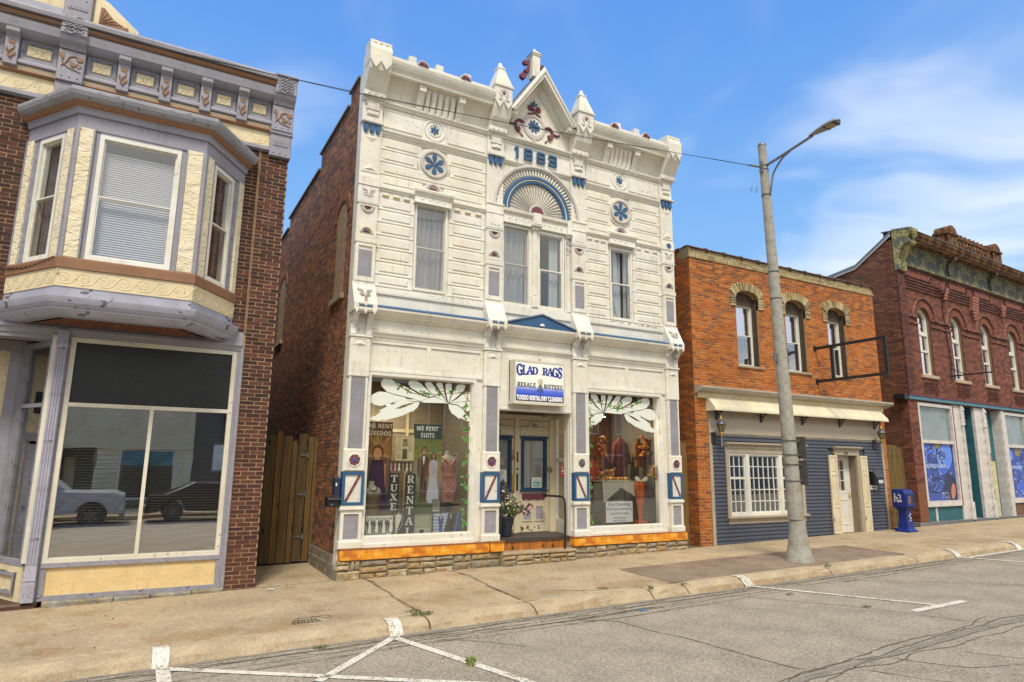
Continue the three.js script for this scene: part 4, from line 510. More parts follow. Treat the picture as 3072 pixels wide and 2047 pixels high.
// ---------- the white 1893 building ----------
const b2 = thing('white_shop_building', 'white ornate Victorian shop with the date 1893 under its central gable', 'building', [6.7, 0.1, 0]);
const PX = [[2.96, 3.34], [5.55, 5.92], [7.59, 7.96], [10.11, 10.47]];
{
  const W = mat.white;
  // ----- walls: front with openings, brick sides, roof
  const H = [rectPts(3.35, 5.42, 0.62, 3.50), rectPts(7.97, 9.97, 0.62, 3.50), rectPts(5.92, 7.57, 0.30, 2.965), rectPts(4.08, 4.74, 5.07, 6.77), rectPts(5.94, 6.60, 5.06, 6.74), rectPts(6.79, 7.46, 5.06, 6.72), rectPts(8.63, 9.26, 5.05, 6.70)];
  part(b2, 'front_wall', ext(rectPts(2.97, 10.46, 0.2, 9.15), -0.22, 0, { holes: H.map(h => h.slice().reverse()) }), W);
  const brickM = M([0.50, 0.36, 0.22], T.mortar, 0.6, { rough: 0.95 });
  const sideTop = z => z > -0.9 ? 9.20 : z > -3.30 ? 8.93 : z > -6.85 ? 8.55 : 8.25;
  const prof = [[0.2, 0], [0.9, 0], [3.35, 0], [6.9, 0], [14, 0]];
  const wallSide = (x0, x1) => { const s = [[0.22, -0.2], [14, -0.2], [14, 8.25], [6.86, 8.25], [6.85, 8.53], [3.32, 8.53], [3.31, 8.90], [0.92, 8.90], [0.91, 9.16], [0.22, 9.16]]; const g = ext(s, 0, x1 - x0); g.rotateY(Math.PI / 2); g.translate(x0, 0, 0); return g; };
  part(b2, 'side_wall', [wallSide(2.985, 3.2), wallSide(10.25, 10.45), box(3.2, 10.25, -0.2, 8.2, -14, -13.8)], brickM);
  part(b2, 'roof', box(3.2, 10.25, 7.9, 8.0, -13.8, -0.25), mat.roof);
  part(b2, 'coping', [box(2.93, 3.24, 9.16, 9.20, -0.92, -0.22), box(2.93, 3.24, 8.90, 8.94, -3.33, -0.91), box(2.93, 3.24, 8.53, 8.57, -6.88, -3.31), box(2.93, 3.24, 8.25, 8.29, -14, -6.85)], mat.slate);
  {
    const bs = brickSet([[0.40, 0.165, 0.075], [0.48, 0.215, 0.095], [0.30, 0.135, 0.075], [0.22, 0.12, 0.08], [0.56, 0.28, 0.13], [0.16, 0.105, 0.08]]), L = [], pk = pickOf([4, 3, 3, 2, 1, 2]);
    const wins = [archCut(1.02, 0.36, 5.0, 6.62, 0.30), archCut(7.15, 0.42, 5.1, 6.6, 0.32)];
    layBricks(L, { at: [2.985, 0, 0], u: [0, -1], n: [-1, 0], v0: 0.30, v1: 9.14, len: 0.2, course: 0.068, common: 7, proud: 0.005, free: v => { const top = v > 8.88 ? 0.9 : v > 8.51 ? 3.3 : v > 8.23 ? 6.84 : 13; return minus([[0.06, Math.min(top, 10.5)]], wins.map(w => w(v)).filter(Boolean)); }, pick: (u, v) => v > 8.2 || (v > 6.8 && rnd() < 0.3) ? pk() : pk() });
    pieces(b2, 'brick', L, bs.mats, WHITE_BRICK, bs.cols);
    for (const [c, hw, y0, ys, rise] of [[1.02, 0.36, 5.0, 6.62, 0.30], [7.15, 0.42, 5.1, 6.6, 0.32]]) {
      const t = new THREE.Matrix4().makeTranslation(2.985, 0, -c).multiply(new THREE.Matrix4().makeRotationY(-Math.PI / 2)); CUR = t;
      const w = part(b2, 'side_window', [...frameGeo(-hw + 0.02, hw - 0.02, y0, ys, 0.06, -0.06, -0.025), box(-hw + 0.06, hw - 0.06, (y0 + ys) / 2, (y0 + ys) / 2 + 0.04, -0.06, -0.03)], mat.whiteWorn);
      part(w, 'arch_board', ext(archPts(0, hw, ys, ys, rise), -0.06, -0.02), mat.whiteWorn); part(w, 'pane', box(-hw + 0.06, hw - 0.06, y0 + 0.04, ys - 0.04, -0.055, -0.05), mat.glassFilm); part(w, 'sill', box(-hw - 0.08, hw + 0.08, y0 - 0.09, y0, -0.08, 0.07), mat.stoneSill);
      const arch = []; for (let i = 0; i < 13; i++) { const a = Math.PI * (i + 0.5) / 13, g = box(-0.055, 0.055, 0, 0.2, -0.02, 0.02); g.rotateZ(a - Math.PI / 2); g.translate(hw * Math.cos(a), ys + rise * Math.sin(a), 0); arch.push(g); } part(w, 'arch_bricks', arch, bs.mats[0], { kind: 'stuff' }); CUR = new THREE.Matrix4();
    }
    part(b2, 'cement_base', [box(2.955, 2.985, -0.1, 0.42, -2.6, -0.22), box(2.93, 2.99, -0.1, 0.28, -2.6, -0.1)], M([0.36, 0.33, 0.27], T.stone, 0.6, { rough: 0.95 }));
  }
  // ----- stone base, each stone on its own
  {
    const cols = [[0.62, 0.51, 0.33], [0.55, 0.44, 0.28], [0.48, 0.40, 0.29], [0.66, 0.55, 0.38], [0.54, 0.40, 0.22], [0.42, 0.36, 0.28]], sm = cols.map(c => M(c, T.stone, 0.42, { rough: 0.95, bump: T.stone, bs: 0.3, bh: 0.02 }));
    part(b2, 'base_mortar', [box(2.975, 5.95, -0.1, 0.365, -0.2, 0.085), box(5.93, 7.57, -0.1, 0.30, -0.2, 0.19), box(7.55, 10.55, -0.1, 0.375, -0.2, 0.085)], M([0.42, 0.36, 0.26], T.stone, 0.4, { rough: 1 }));
    const stone = (x0, x1, y0, y1, z, m) => { const b = 0.018, j = () => rr(-0.012, 0.012), A = [[x0, y0], [x1, y0], [x1, y1], [x0, y1]].map(p => [p[0] + j() * 0.6, p[1] + j() * 0.5]), q = [], R = (k, i, zz) => [A[k][0] + (k === 0 || k === 3 ? i : -i), A[k][1] + (k < 2 ? i : -i), zz]; const zf = [0, 1, 2, 3].map(() => z + rr(-0.008, 0.010)), c = [(x0 + x1) / 2 + rr(-0.03, 0.03), (y0 + y1) / 2, z + rr(0.006, 0.022)]; for (let k = 0; k < 4; k++) { const n = (k + 1) % 4; q.push([R(k, 0, 0.03), R(n, 0, 0.03), R(n, 0.003, zf[n] - b), R(k, 0.003, zf[k] - b)], [R(k, 0.003, zf[k] - b), R(n, 0.003, zf[n] - b), R(n, b, zf[n]), R(k, b, zf[k])], [R(k, b, zf[k]), R(n, b, zf[n]), c, c]); } part(b2, 'stone', quads(q), m); };
    const wall = (xa, xb, ytop, z, rows) => { let x = xa; while (x < xb - 0.03) { let w = rr(0.24, 0.52); if (x + w > xb - 0.15) w = xb - x; const bot = gs(x + w / 2, 0) + 0.0, h = ytop - bot, n = rows(h), yb = []; yb.push(bot - 0.02); let ys = [0.33, 0.36, 0.31].slice(0, n); const cut = n === 1 ? [] : n === 2 ? [rr(0.40, 0.6)] : [rr(0.28, 0.4), rr(0.62, 0.72)]; const Y = [bot - 0.02, ...cut.map(c => bot + c * h), ytop]; for (let i = 0; i < n; i++) { if (w > 0.34 && rnd() < 0.45) { const s = x + w * rr(0.38, 0.62); stone(x + 0.007, s - 0.007, Y[i] + 0.007, Y[i + 1] - 0.007, z, sm[(rnd() * 6) | 0]); stone(s + 0.007, x + w - 0.007, Y[i] + 0.007, Y[i + 1] - 0.007, z, sm[(rnd() * 6) | 0]); } else stone(x + 0.007, x + w - 0.007, Y[i] + 0.007, Y[i + 1] - 0.007, z, sm[(rnd() * 6) | 0]); } x += w; } };
    stone(2.945, 3.33, 0.03, 0.19, 0.14, sm[0]); stone(2.95, 3.16, 0.20, 0.28, 0.125, sm[3]); stone(2.95, 3.16, 0.285, 0.355, 0.12, sm[0]); stone(3.175, 3.235, 0.20, 0.355, 0.12, sm[1]);
    wall(3.34, 5.94, 0.358, 0.115, h => h > 0.27 ? 3 : 2); stone(3.245, 3.335, 0.20, 0.355, 0.115, sm[2]);
    wall(5.95, 7.54, 0.292, 0.225, () => 2); wall(7.56, 10.545, 0.37, 0.115, h => h > 0.21 ? 2 : 2);
    part(b2, 'step', [plate(5.94, 7.56, 0.295, 0.345, -0.2, 0.235, 0.014)], gm.walk2);
  }
  // ----- rust-stained sill band and threshold
  {
    const R = M([0.92, 0.80, 0.55], T.rust, [1.2, 0.5], { rough: 0.7 }), R2 = M([0.60, 0.22, 0.03], T.wood, 0.9, { rough: 0.55 });
    part(b2, 'sill_band', box(2.985, 5.70, 0.365, 0.515, 0, 0.135), R); part(b2, 'sill_band', box(7.82, 10.52, 0.38, 0.53, 0, 0.135), R); part(b2, 'sill_block', [plate(5.715, 5.99, 0.375, 0.53, 0, 0.165, 0.01), plate(7.55, 7.805, 0.385, 0.54, 0, 0.165, 0.01), ...frameGeo(5.715, 5.99, 0.375, 0.53, 0.014, 0.16, 0.172), ...frameGeo(7.55, 7.805, 0.385, 0.54, 0.014, 0.16, 0.172)], R);
    part(b2, 'sill_cap', [box(2.985, 5.70, 0.515, 0.545, 0, 0.125), box(7.82, 10.52, 0.53, 0.555, 0, 0.125), box(5.70, 6.0, 0.53, 0.55, 0, 0.18), box(7.54, 7.82, 0.54, 0.56, 0, 0.18)], M([0.45, 0.17, 0.06], T.wood, 0.7, { rough: 0.7 }));
    part(b2, 'riser', [box(6.0, 7.54, 0.345, 0.555, -0.1, -0.05), box(7.38, 7.42, 0.345, 0.555, -0.05, -0.035)], R2);
    part(b2, 'porch_floor', [box(5.95, 7.80, 0.50, 0.565, -1.0, -0.03)], M([0.085, 0.07, 0.065], T.wood, 0.5, { rough: 0.6 }));
  }
  // ----- pilasters from the ground up
  const louvre = (parent, x0, x1, y0, y1, z) => { const n = Math.round((x1 - x0) / 0.021), g = []; for (let i = 0; i < n; i++) { const x = x0 + (x1 - x0) * (i + 0.5) / n, c = new THREE.CylinderGeometry(0.0085, 0.0085, y1 - y0, 7); c.translate(x, (y0 + y1) / 2, z); g.push(c); } part(parent, 'fluted_panel', [box(x0, x1, y0, y1, z - 0.02, z), g], mat.louvre); };
  const rosette = (parent, cx, cy, r, z, n = 6, m = mat.blue, ringM = mat.lavWhite, hub = true) => { const f = part(parent, 'rosette', [ring(cx, cy, r * 0.80, r, z - 0.02, z + 0.03, 0.014), ext(circ(cx, cy, r * 0.82, 32), z - 0.03, z + 0.002)], ringM); part(f, 'petals', [...petals(cx, cy, n, Math.PI / 2, Math.PI / 2 + Math.PI * 2, r * 0.07, r * 0.76, r * 0.345, z + 0.002, z + 0.020)], m); if (hub) part(f, 'hub', ball(cx, cy, z + 0.014, r * 0.075, 1, 1, 0.7), mat.greyWorn); return f; };
  const halfRose = (parent, cx, cy, r, z, up = true, m = mat.burgundy) => { const a0 = up ? 0 : Math.PI, f = part(parent, 'half_rosette', [arcBand(cx, cy, r * 0.72, r, z - 0.01, z + 0.024, a0, a0 + Math.PI, 20, 0.008), ext([...circ(cx, cy, r * 0.74, 20, a0, a0 + Math.PI)], z - 0.01, z + 0.004)], mat.lavWhite); part(f, 'petals', petals(cx, cy, 5, a0 + 0.32, a0 + Math.PI - 0.32, r * 0.06, r * 0.62, r * 0.19, z + 0.004, z + 0.018), m); return f; };
  const pyramid = (x0, x1, y0, y1, z, h) => { const c = [(x0 + x1) / 2, mix(y0, y1, 0.5), z + h]; return quads([[[x0, y0, z], [x1, y0, z], c, c], [[x1, y0, z], [x1, y1, z], c, c], [[x1, y1, z], [x0, y1, z], c, c], [[x0, y1, z], [x0, y0, z], c, c]]); };
  const spike = (x0, x1, y0, y1, z, h) => { const c = [(x0 + x1) / 2, y1, z], b = [(x0 + x1) / 2, y0 + (y1 - y0) * 0.25, z + h]; return quads([[[x0, y0, z], [x1, y0, z], b, b], [[x1, y0, z], c, b, b], [c, [x0, y0, z], b, b]]); };
  const scrolls = (cx, cy, s, z) => [-1, 1].flatMap(k => [tube(Array.from({ length: 16 }, (_, i) => { const a = 0.6 + i * 0.42, r = s * (0.18 + 0.03 * i); return [cx + k * (s * 0.42 - r * 0.45 * Math.cos(a)), cy - s * 0.15 + r * 0.6 * Math.sin(a), z]; }), s * 0.085, 6, 34), petal(cx + k * s * 0.55, cy + s * 0.25, k > 0 ? 0.8 : Math.PI - 0.8, -s * 0.2, s * 0.5, s * 0.26, z - 0.006, z + 0.012), tube([[cx, cy - s * 0.75, z], [cx + k * s * 0.14, cy - s * 0.2, z + 0.004], [cx + k * s * 0.25, cy + s * 0.3, z + 0.004], [cx + k * s * 0.75, cy + s * 0.52, z]], s * 0.07, 6, 16)]);
  PX.forEach(([a, b], i) => {
    const z = 0.10, cx = (a + b) / 2, w = b - a, mid = i === 1 || i === 2;
    const p = part(b2, 'pilaster', [box(a + 0.015, b - 0.015, 0.55, 4.10, -0.05, z - 0.03), plate(a - 0.01, b + 0.01, 0.545, 0.665, -0.05, z + 0.03, 0.012), ...frameGeo(a + 0.01, b - 0.01, 0.665, 1.15, 0.055, -0.02, z, 0.03), plate(a - 0.012, b + 0.012, 1.155, 1.205, -0.02, z + 0.03, 0.012), plate(a, b, 1.205, 1.235, -0.02, z + 0.01, 0.008), plate(a, b, 1.785, 2.165, -0.02, z + 0.016, 0.022), box(a + 0.03, a + 0.065, 2.165, 3.40, -0.02, z - 0.008), box(b - 0.065, b - 0.03, 2.165, 3.40, -0.02, z - 0.008), plate(a + 0.005, b - 0.005, 3.385, 4.075, -0.02, z + 0.008, 0.016), ...frameGeo(a + 0.06, b - 0.08, 3.93, 4.055, 0.012, z + 0.004, z + 0.016), spike(a + 0.075, b - 0.095, 3.945, 4.01, z + 0.010, 0.03), plate(a - 0.012, b + 0.012, 4.075, 4.115, -0.02, z + 0.03, 0.01), box(a + 0.022, b - 0.022, 2.9, 4.1, -0.2, 0.02)], W);
    louvre(p, a + 0.065, b - 0.065, 0.695, 1.12, z - 0.022); louvre(p, a + 0.065, b - 0.065, 2.175, 3.375, z - 0.018);
    const bf = part(p, 'blue_frame', frameGeo(a + 0.005, b - 0.005, 1.238, 1.778, 0.048, -0.02, z + 0.014), mat.blue); 
    part(bf, 'panel', box(a + 0.053, b - 0.053, 1.286, 1.73, -0.02, z - 0.006), mat.whiteClean);
    { const x0 = a + 0.075, x1 = b - 0.085, flip = i > 1 ? 1 : 0, A = flip ? [x1, 1.30] : [x0, 1.30], B = flip ? [x0, 1.72] : [x1, 1.72], d = [B[0] - A[0], B[1] - A[1]], l = Math.hypot(...d), n = [-d[1] / l * 0.02, d[0] / l * 0.02]; part(bf, 'diagonal_strip', [ext([[A[0] - n[0], A[1] - n[1]], [A[0] + n[0], A[1] + n[1]], [B[0] + n[0], B[1] + n[1]], [B[0] - n[0], B[1] - n[1]]].sort((p, q) => 0).map(q => q).reverse(), z - 0.008, z + 0.008, { bevel: 0.004 })], mat.burgundy); part(bf, 'stud', [0.2, 0.5, 0.8].map(t => ball(A[0] + d[0] * t, A[1] + d[1] * t, z + 0.008, 0.008, 1, 1, 0.6, 8)), mat.brass); }
    if (i !== 2) { const f = part(p, 'rosette', [ring(cx, 1.975, 0.092, 0.115, z + 0.012, z + 0.028, 0.006)], W); part(f, 'petals', petals(cx, 1.975, 7, 0.3, 0.3 + Math.PI * 2, 0.02, 0.098, 0.062, z + 0.014, z + 0.026), mat.burgundy); part(f, 'hub', ext(circ(cx, 1.975, 0.035, 12), z + 0.02, z + 0.034, { bevel: 0.006 }), M([0.09, 0.10, 0.30], T.worn, 0.3, {})); }
    else part(p, 'hook', [tube([[cx - 0.02, 1.91, z + 0.03], [cx - 0.01, 1.98, z + 0.07], [cx + 0.02, 2.06, z + 0.05], [cx + 0.03, 2.0, z + 0.04], [cx, 1.92, z + 0.03]], 0.010, 6, 20), ring(cx, 1.975, 0.07, 0.085, z + 0.012, z + 0.022)], mat.galv);
    // consoles and bracket of the shop cornice
    const bx = a - 0.015, ex = b + 0.015, cprof = s => ext([[0.03, 4.12], [0.10, 4.13], [0.085, 4.22], [0.10, 4.30], [0.16, 4.38], [0.20, 4.43], [0.22, 4.47], [0.20, 4.52], [0.03, 4.52]], -s, s, { bevel: 0.006 }).rotateY(-Math.PI / 2);
    part(p, 'console', [cprof(0.05).translate(bx + 0.07, 0, 0), cprof(0.05).translate(ex - 0.07, 0, 0), box(bx + 0.12, ex - 0.12, 4.13, 4.50, 0, 0.05), bar([bx + 0.01, 4.475, 0.205], [bx + 0.13, 4.475, 0.205], 0.032, 10), bar([ex - 0.13, 4.475, 0.205], [ex - 0.01, 4.475, 0.205], 0.032, 10)], mat.whiteWorn);
    const zz = 0.30, bk = part(p, 'cornice_bracket', [ext([[0, 4.50], [zz - 0.02, 4.50], [zz, 4.53], [zz, 4.645], [zz - 0.02, 4.67], [0.10, 5.02], [0.10, 5.06], [0, 5.06]], 0, ex - bx, { bevel: 0.006 }).rotateY(-Math.PI / 2).translate(ex, 0, 0), ...[0.12, 0.5, 0.88].map(t => ext([[mix(bx, ex, t) - 0.035, 4.53], [mix(bx, ex, t), 4.45], [mix(bx, ex, t) + 0.035, 4.53]], zz - 0.012, zz + 0.012))], W);
    part(bk, 'leaf_sprig', [tube([[cx - 0.11, 4.60, zz + 0.005], [cx, 4.59, zz + 0.006], [cx + 0.11, 4.60, zz + 0.005]], 0.006, 5, 10), ...[-0.09, -0.055, -0.02, 0.02, 0.055, 0.09].flatMap((o, k) => [petal(cx + o, 4.60, k < 3 ? 2.5 : 0.64, 0, 0.045, 0.018, zz + 0.002, zz + 0.008, 0.002), petal(cx + o, 4.60, k < 3 ? -2.5 : -0.64, 0, 0.045, 0.018, zz + 0.002, zz + 0.008, 0.002)])], mat.blue);
    if (!mid) { const g = scrolls(cx, 4.86, 0.145, 0).map(q => { q.rotateX(-0.51); return q; }); part(bk, 'scroll_ornament', g.map(q => { const c = clean(q); return c; }).map(q => { q.computeBoundingBox(); return q; }), mat.lavWhite); const o = bk.children[bk.children.length - 1]; o.position.y = 4.86 * (1 - Math.cos(0.51)) + 0.0; o.position.z = 4.86 * Math.sin(0.51) + 0.205; }
    // upper shaft
    const u = part(b2, 'upper_pilaster', [box(a, b, 5.05, 8.60, -0.05, z - 0.025), ...frameGeo(a + 0.01, b - 0.01, 5.09, 5.79, 0.055, 0, z - 0.002, 0.08), plate(a - 0.008, b + 0.008, 5.79, 5.885, 0, z + 0.012, 0.01), ...frameGeo(a + 0.015, b - 0.015, 5.90, 6.53, 0.04, 0, z - 0.005), plate(a - 0.006, b + 0.006, 6.53, 6.56, 0, z + 0.010, 0.008), ...[0.25, 0.5, 0.75].map(t => { const g = new THREE.CylinderGeometry(0.012, 0.012, 0.012, 10); g.rotateX(Math.PI / 2); g.translate(mix(a, b, t), 5.835, z + 0.012); return g; })], W);
    louvre(u, a + 0.065, b - 0.065, 5.175, 5.665, z - 0.018);
    halfRose(u, cx + 0.0, 6.485, 0.115, z - 0.02, false); halfRose(u, cx, 5.985, 0.115, z - 0.02, true);
    if (mid) part(u, 'fluted_block', [plate(a - 0.005, b + 0.005, 6.56, 7.07, 0, z + 0.012, 0.012), plate(a - 0.01, b + 0.01, 6.86, 6.885, 0, z + 0.025, 0.008), plate(a - 0.012, b + 0.012, 7.05, 7.085, 0, z + 0.03, 0.008), ...[0.28, 0.5, 0.72].map(t => box(mix(a, b, t) - 0.022, mix(a, b, t) + 0.022, 6.63, 6.82, z, z + 0.024))], W);
    else { part(u, 'ornament_block', [plate(a - 0.004, b + 0.004, 6.56, 6.875, 0, z + 0.006, 0.01), plate(a - 0.008, b + 0.008, 6.875, 6.90, 0, z + 0.02, 0.008), plate(a - 0.004, b + 0.004, 6.90, 7.07, 0, z + 0.004, 0.008)], W); part(u, 'scroll_ornament', scrolls(cx, 6.74, 0.13, z + 0.008), mat.lavWhite); if (i === 3) part(u, 'petals', petals(cx + 0.02, 6.99, 6, 0, 6.28, 0.01, 0.075, 0.045, z + 0.004, z + 0.016), mat.blue);
      part(u, 'long_panel', [plate(a + 0.03, b - 0.03, 7.14, 7.86, 0, z - 0.010, 0.012), spike(a + 0.05, b - 0.05, 7.18, 7.34, z - 0.012, 0.03), spike(a + 0.05, b - 0.05, 7.84, 7.72, z - 0.012, 0.03)], W); }
    // blue drops and cap
    part(u, 'drops', [0.2, 0.5, 0.8].map(t => ext([[mix(a, b, t) - 0.042, 8.085], [mix(a, b, t) - 0.042, 7.955], [mix(a, b, t), 7.90], [mix(a, b, t) + 0.042, 7.955], [mix(a, b, t) + 0.042, 8.085]].reverse(), z - 0.03, z + 0.018, { bevel: 0.006 })), mat.blue);
    part(u, 'cap', [plate(a - 0.015, b + 0.015, 8.095, 8.155, 0, z + 0.05, 0.014)], mat.whiteWorn);
    part(u, 'neck', [plate(a + 0.03, b - 0.03, 8.155, 8.225, 0, z + 0.02, 0.012), plate(a + 0.08, b - 0.08, 8.27, 8.34, 0, z + 0.03, 0.012), plate(a + 0.065, b - 0.065, 8.38, 8.43, 0, z + 0.02, 0.01), ext([[a + 0.09, 8.43], [b - 0.09, 8.43], [b - 0.05, 8.54], [a + 0.05, 8.54]], 0, z + 0.02, { bevel: 0.008 }), plate(a - 0.008, b + 0.008, 8.54, 8.575, 0, z + 0.03, 0.01), ...(mid ? [spike(a + 0.10, b - 0.10, 8.27, 8.36, z + 0.03, 0.02)] : [])], W);
  });
  // ----- siding courses: every course a board with a raised field
  const course = (x0, x1, y0, y1) => part(b2, 'siding_panel', [mould([[0, y0], [0.022, y0 + 0.002], [0.034, y0 + 0.012], [0.036, y0 + 0.03], [0.026, y0 + 0.045], [0.026, y1 - 0.004], [0, y1]], x0, x1), plate(x0 + 0.08, x1 - 0.075, y0 + 0.062, y1 - 0.022, 0.02, 0.042, 0.012)], W);
  const rowsLow = [[5.045, 5.265], [5.265, 5.51], [5.51, 5.755], [5.755, 6.005], [6.005, 6.255], [6.255, 6.495], [6.495, 6.735]];
  for (const [y0, y1] of rowsLow) { course(3.35, 4.06, y0, y1); course(4.78, 5.54, y0, y1); course(7.97, 8.60, y0, y1); course(9.28, 10.10, y0, y1); }
  const rowsUp = [[6.955, 7.185], [7.185, 7.435], [7.435, 7.685], [7.685, 7.93]];
  const sidedRose = [[4.42, 7.615], [8.95, 7.575]];
  for (const [k, [cx, cy]] of sidedRose.entries()) {
    const [xa, xb] = k ? [7.97, 10.10] : [3.35, 5.54];
    for (const [y0, y1] of rowsUp) { const d = Math.abs((y0 + y1) / 2 - cy), g = d < 0.15 ? 0.34 : d < 0.3 ? 0.27 : d < 0.5 ? 0.06 : 0.22; if (y0 < 7) { course(xa, cx - 0.22, y0, y1); course(cx + 0.22, xb, y0, y1); } else if (g < 0.1) course(xa, xb, y0, y1); else { course(xa, cx - g, y0, y1); course(cx + g, xb, y0, y1); } }
    part(b2, 'rosette_field', [ext(circ(cx, cy, 0.335, 36), 0, 0.03, { bevel: 0.008 }), ext(circ(cx, 6.99, 0.235, 28, 0, Math.PI), 0, 0.034, { bevel: 0.008 })], W);
    rosette(b2, cx, cy, 0.285, 0.045, 6); halfRose(b2, cx, 7.055, 0.17, 0.04, true);
    // hood over the window
    const wx = k ? 8.945 : 4.41, hw = k ? 0.36 : 0.375;
    part(b2, 'window_hood', [box(wx - hw, wx + hw, 6.77, 6.90, 0, 0.11), mould([[0, 6.89], [0.12, 6.895], [0.13, 6.93], [0.17, 6.96], [0.18, 7.0], [0.16, 7.025], [0, 7.04]], wx - hw - 0.02, wx + hw + 0.02), ...[-0.6, -0.2, 0.2, 0.6].map(t => ball(wx + t * hw, 6.84, 0.11, 0.022, 1, 1, 0.7, 10)), box(wx - hw, wx + hw, 6.755, 6.775, 0, 0.13)], W);
    // belt with small blocks
    for (const [p, q] of [[xa, wx - hw], [wx + hw, xb]]) part(b2, 'belt_course', [mould([[0, 6.86], [0.05, 6.865], [0.055, 6.89], [0.08, 6.91], [0.08, 6.945], [0, 6.955]], p, q), box(p, q, 6.735, 6.86, -0.02, 0.028), ...[0.2, 0.5, 0.8].map(t => plate(mix(p, q, t) - 0.065, mix(p, q, t) + 0.065, 6.77, 6.825, 0.02, 0.055, 0.01))], W);
    part(b2, 'old_paint', [[xa, wx - hw], [wx + hw, xb]].flatMap(([p, q], m) => (k === 0) ? [0.2, 0.5, 0.8].map(t => box(mix(p, q, t) - 0.055, mix(p, q, t) + 0.055, 6.765, 6.785, 0.05, 0.0565)) : []).concat([box(xa + 0.4, xa + 0.46, 6.77, 6.775, 0.05, 0.056)]), M([0.55, 0.40, 0.10], T.worn, 0.2, {}));
  }
  // ----- windows upstairs
  const cG = { m: mat.curtainGrey };
  sashWindow(b2, { x0: 4.08, x1: 4.735, y0: 5.075, y1: 6.765, zf: 0.035, rail: 5.905, fw: 0.035, sw: 0.022, depth: 0.16, sash: M([0.62, 0.60, 0.55], T.paint, 1, { rough: 0.5 }), curtain: [{ u0: 0, u1: 0.62, folds: 4, amp: 0.025, m: mat.curtainGrey }, { u0: 0.6, u1: 1, folds: 3, amp: 0.025, m: mat.curtainGrey }], glass: mat.glassDark, label: 'window with grey curtains drawn' });
  sashWindow(b2, { x0: 5.95, x1: 6.60, y0: 5.065, y1: 6.73, zf: 0.02, rail: 5.905, fw: 0.035, sw: 0.022, depth: 0.16, sash: M([0.55, 0.53, 0.48], T.paint, 1, { rough: 0.5 }), curtain: [{ u0: 0, u1: 1, folds: 5, amp: 0.03, m: mat.curtainGrey }], glass: mat.glassDark, label: 'window with grey curtains drawn' });
  sashWindow(b2, { x0: 6.79, x1: 7.44, y0: 5.07, y1: 6.72, zf: 0.02, rail: 5.895, fw: 0.04, sw: 0.026, depth: 0.14, curtain: [{ u0: 0.55, u1: 1.0, folds: 3, amp: 0.02 }], label: 'window with a white curtain half open' });
  sashWindow(b2, { x0: 8.63, x1: 9.255, y0: 5.055, y1: 6.695, zf: 0.035, rail: 5.875, fw: 0.04, sw: 0.026, depth: 0.16, curtain: [{ u0: 0.28, u1: 0.72, folds: 3, amp: 0.02 }, { u0: 0.78, u1: 1, folds: 2, amp: 0.02 }, { u0: 0, u1: 0.12, folds: 1, amp: 0.02, skew: 0.25, m: mat.curtainGrey }] });
  // ----- arch bay in the middle
  {
    const cx = 6.745, cy = 7.075;
    part(b2, 'arch_wall', [box(5.92, 7.59, 7.05, 8.06, -0.05, 0.012), ext([[5.95, 7.72], [5.95, 8.0], [6.35, 8.0]], 0.01, 0.03, { bevel: 0.008 }), ext([[7.56, 7.72], [7.14, 8.0], [7.56, 8.0]], 0.01, 0.03, { bevel: 0.008 })], W);
    const a = part(b2, 'sunburst_arch', [arcBand(cx, cy, 0.985, 1.05, 0, 0.10, 0, Math.PI, 44, 0.012), arcBand(cx, cy, 0.955, 0.99, 0, 0.075, 0, Math.PI, 44, 0.008)], mat.lavWhite);
    part(a, 'arch_inner', [arcBand(cx, cy, 0.80, 0.96, 0, 0.03, 0, Math.PI, 44)], M([0.42, 0.40, 0.39], T.paint, 0.6, { rough: 0.7 }));
    const vs = []; for (let i = 0; i < 40; i++) { const t = Math.PI * (i + 0.5) / 40, g = plate(-0.018, 0.018, 0.825, 0.945, 0.02, 0.065, 0.012); g.rotateZ(t - Math.PI / 2); g.translate(cx, cy, 0); vs.push(g); } part(a, 'arch_blocks', vs, W, { kind: 'stuff' });
    part(a, 'blue_arch', [arcBand(cx, cy, 0.735, 0.80, 0, 0.085, 0, Math.PI, 44, 0.01), arcBand(cx, cy, 0.655, 0.715, 0, 0.06, 0, Math.PI, 44, 0.01)], mat.blue);
    part(a, 'white_bead', arcBand(cx, cy, 0.715, 0.735, 0, 0.075, 0, Math.PI, 44, 0.004), W);
    const rays = []; const n = 25; for (let i = 0; i < n; i++) { const t0 = Math.PI * i / n, t1 = Math.PI * (i + 1) / n - 0.012, tm = (t0 + t1) / 2, P = (t, r, z) => [cx + r * Math.cos(t), cy + r * Math.sin(t), z]; rays.push(quads([[P(t0, 0.17, 0.0), P(t0, 0.66, -0.01), P(t1, 0.66, 0.045), P(t1, 0.17, 0.025)], [P(t1, 0.17, 0.025), P(t1, 0.66, 0.045), P(t1 + 0.01, 0.66, -0.01), P(t1 + 0.01, 0.17, 0.0)]])); }
    part(a, 'sunburst_ray', rays[0], M([0.50, 0.48, 0.46], T.paint, 0.6, { rough: 0.75, double: true })); for (let i = 1; i < n; i++) part(a, 'sunburst_ray', rays[i], a.children[a.children.length - 1].material);
    part(a, 'hub_field', [ext(circ(cx, cy, 0.185, 24, 0, Math.PI), 0, 0.05, { bevel: 0.01 }), arcBand(cx, cy, 0.155, 0.19, 0.04, 0.07, 0, Math.PI, 24, 0.008)], mat.lavWhite);
    part(a, 'petals', petals(cx, cy, 7, 0.28, Math.PI - 0.28, 0.02, 0.15, 0.062, 0.05, 0.068), mat.burgundy);
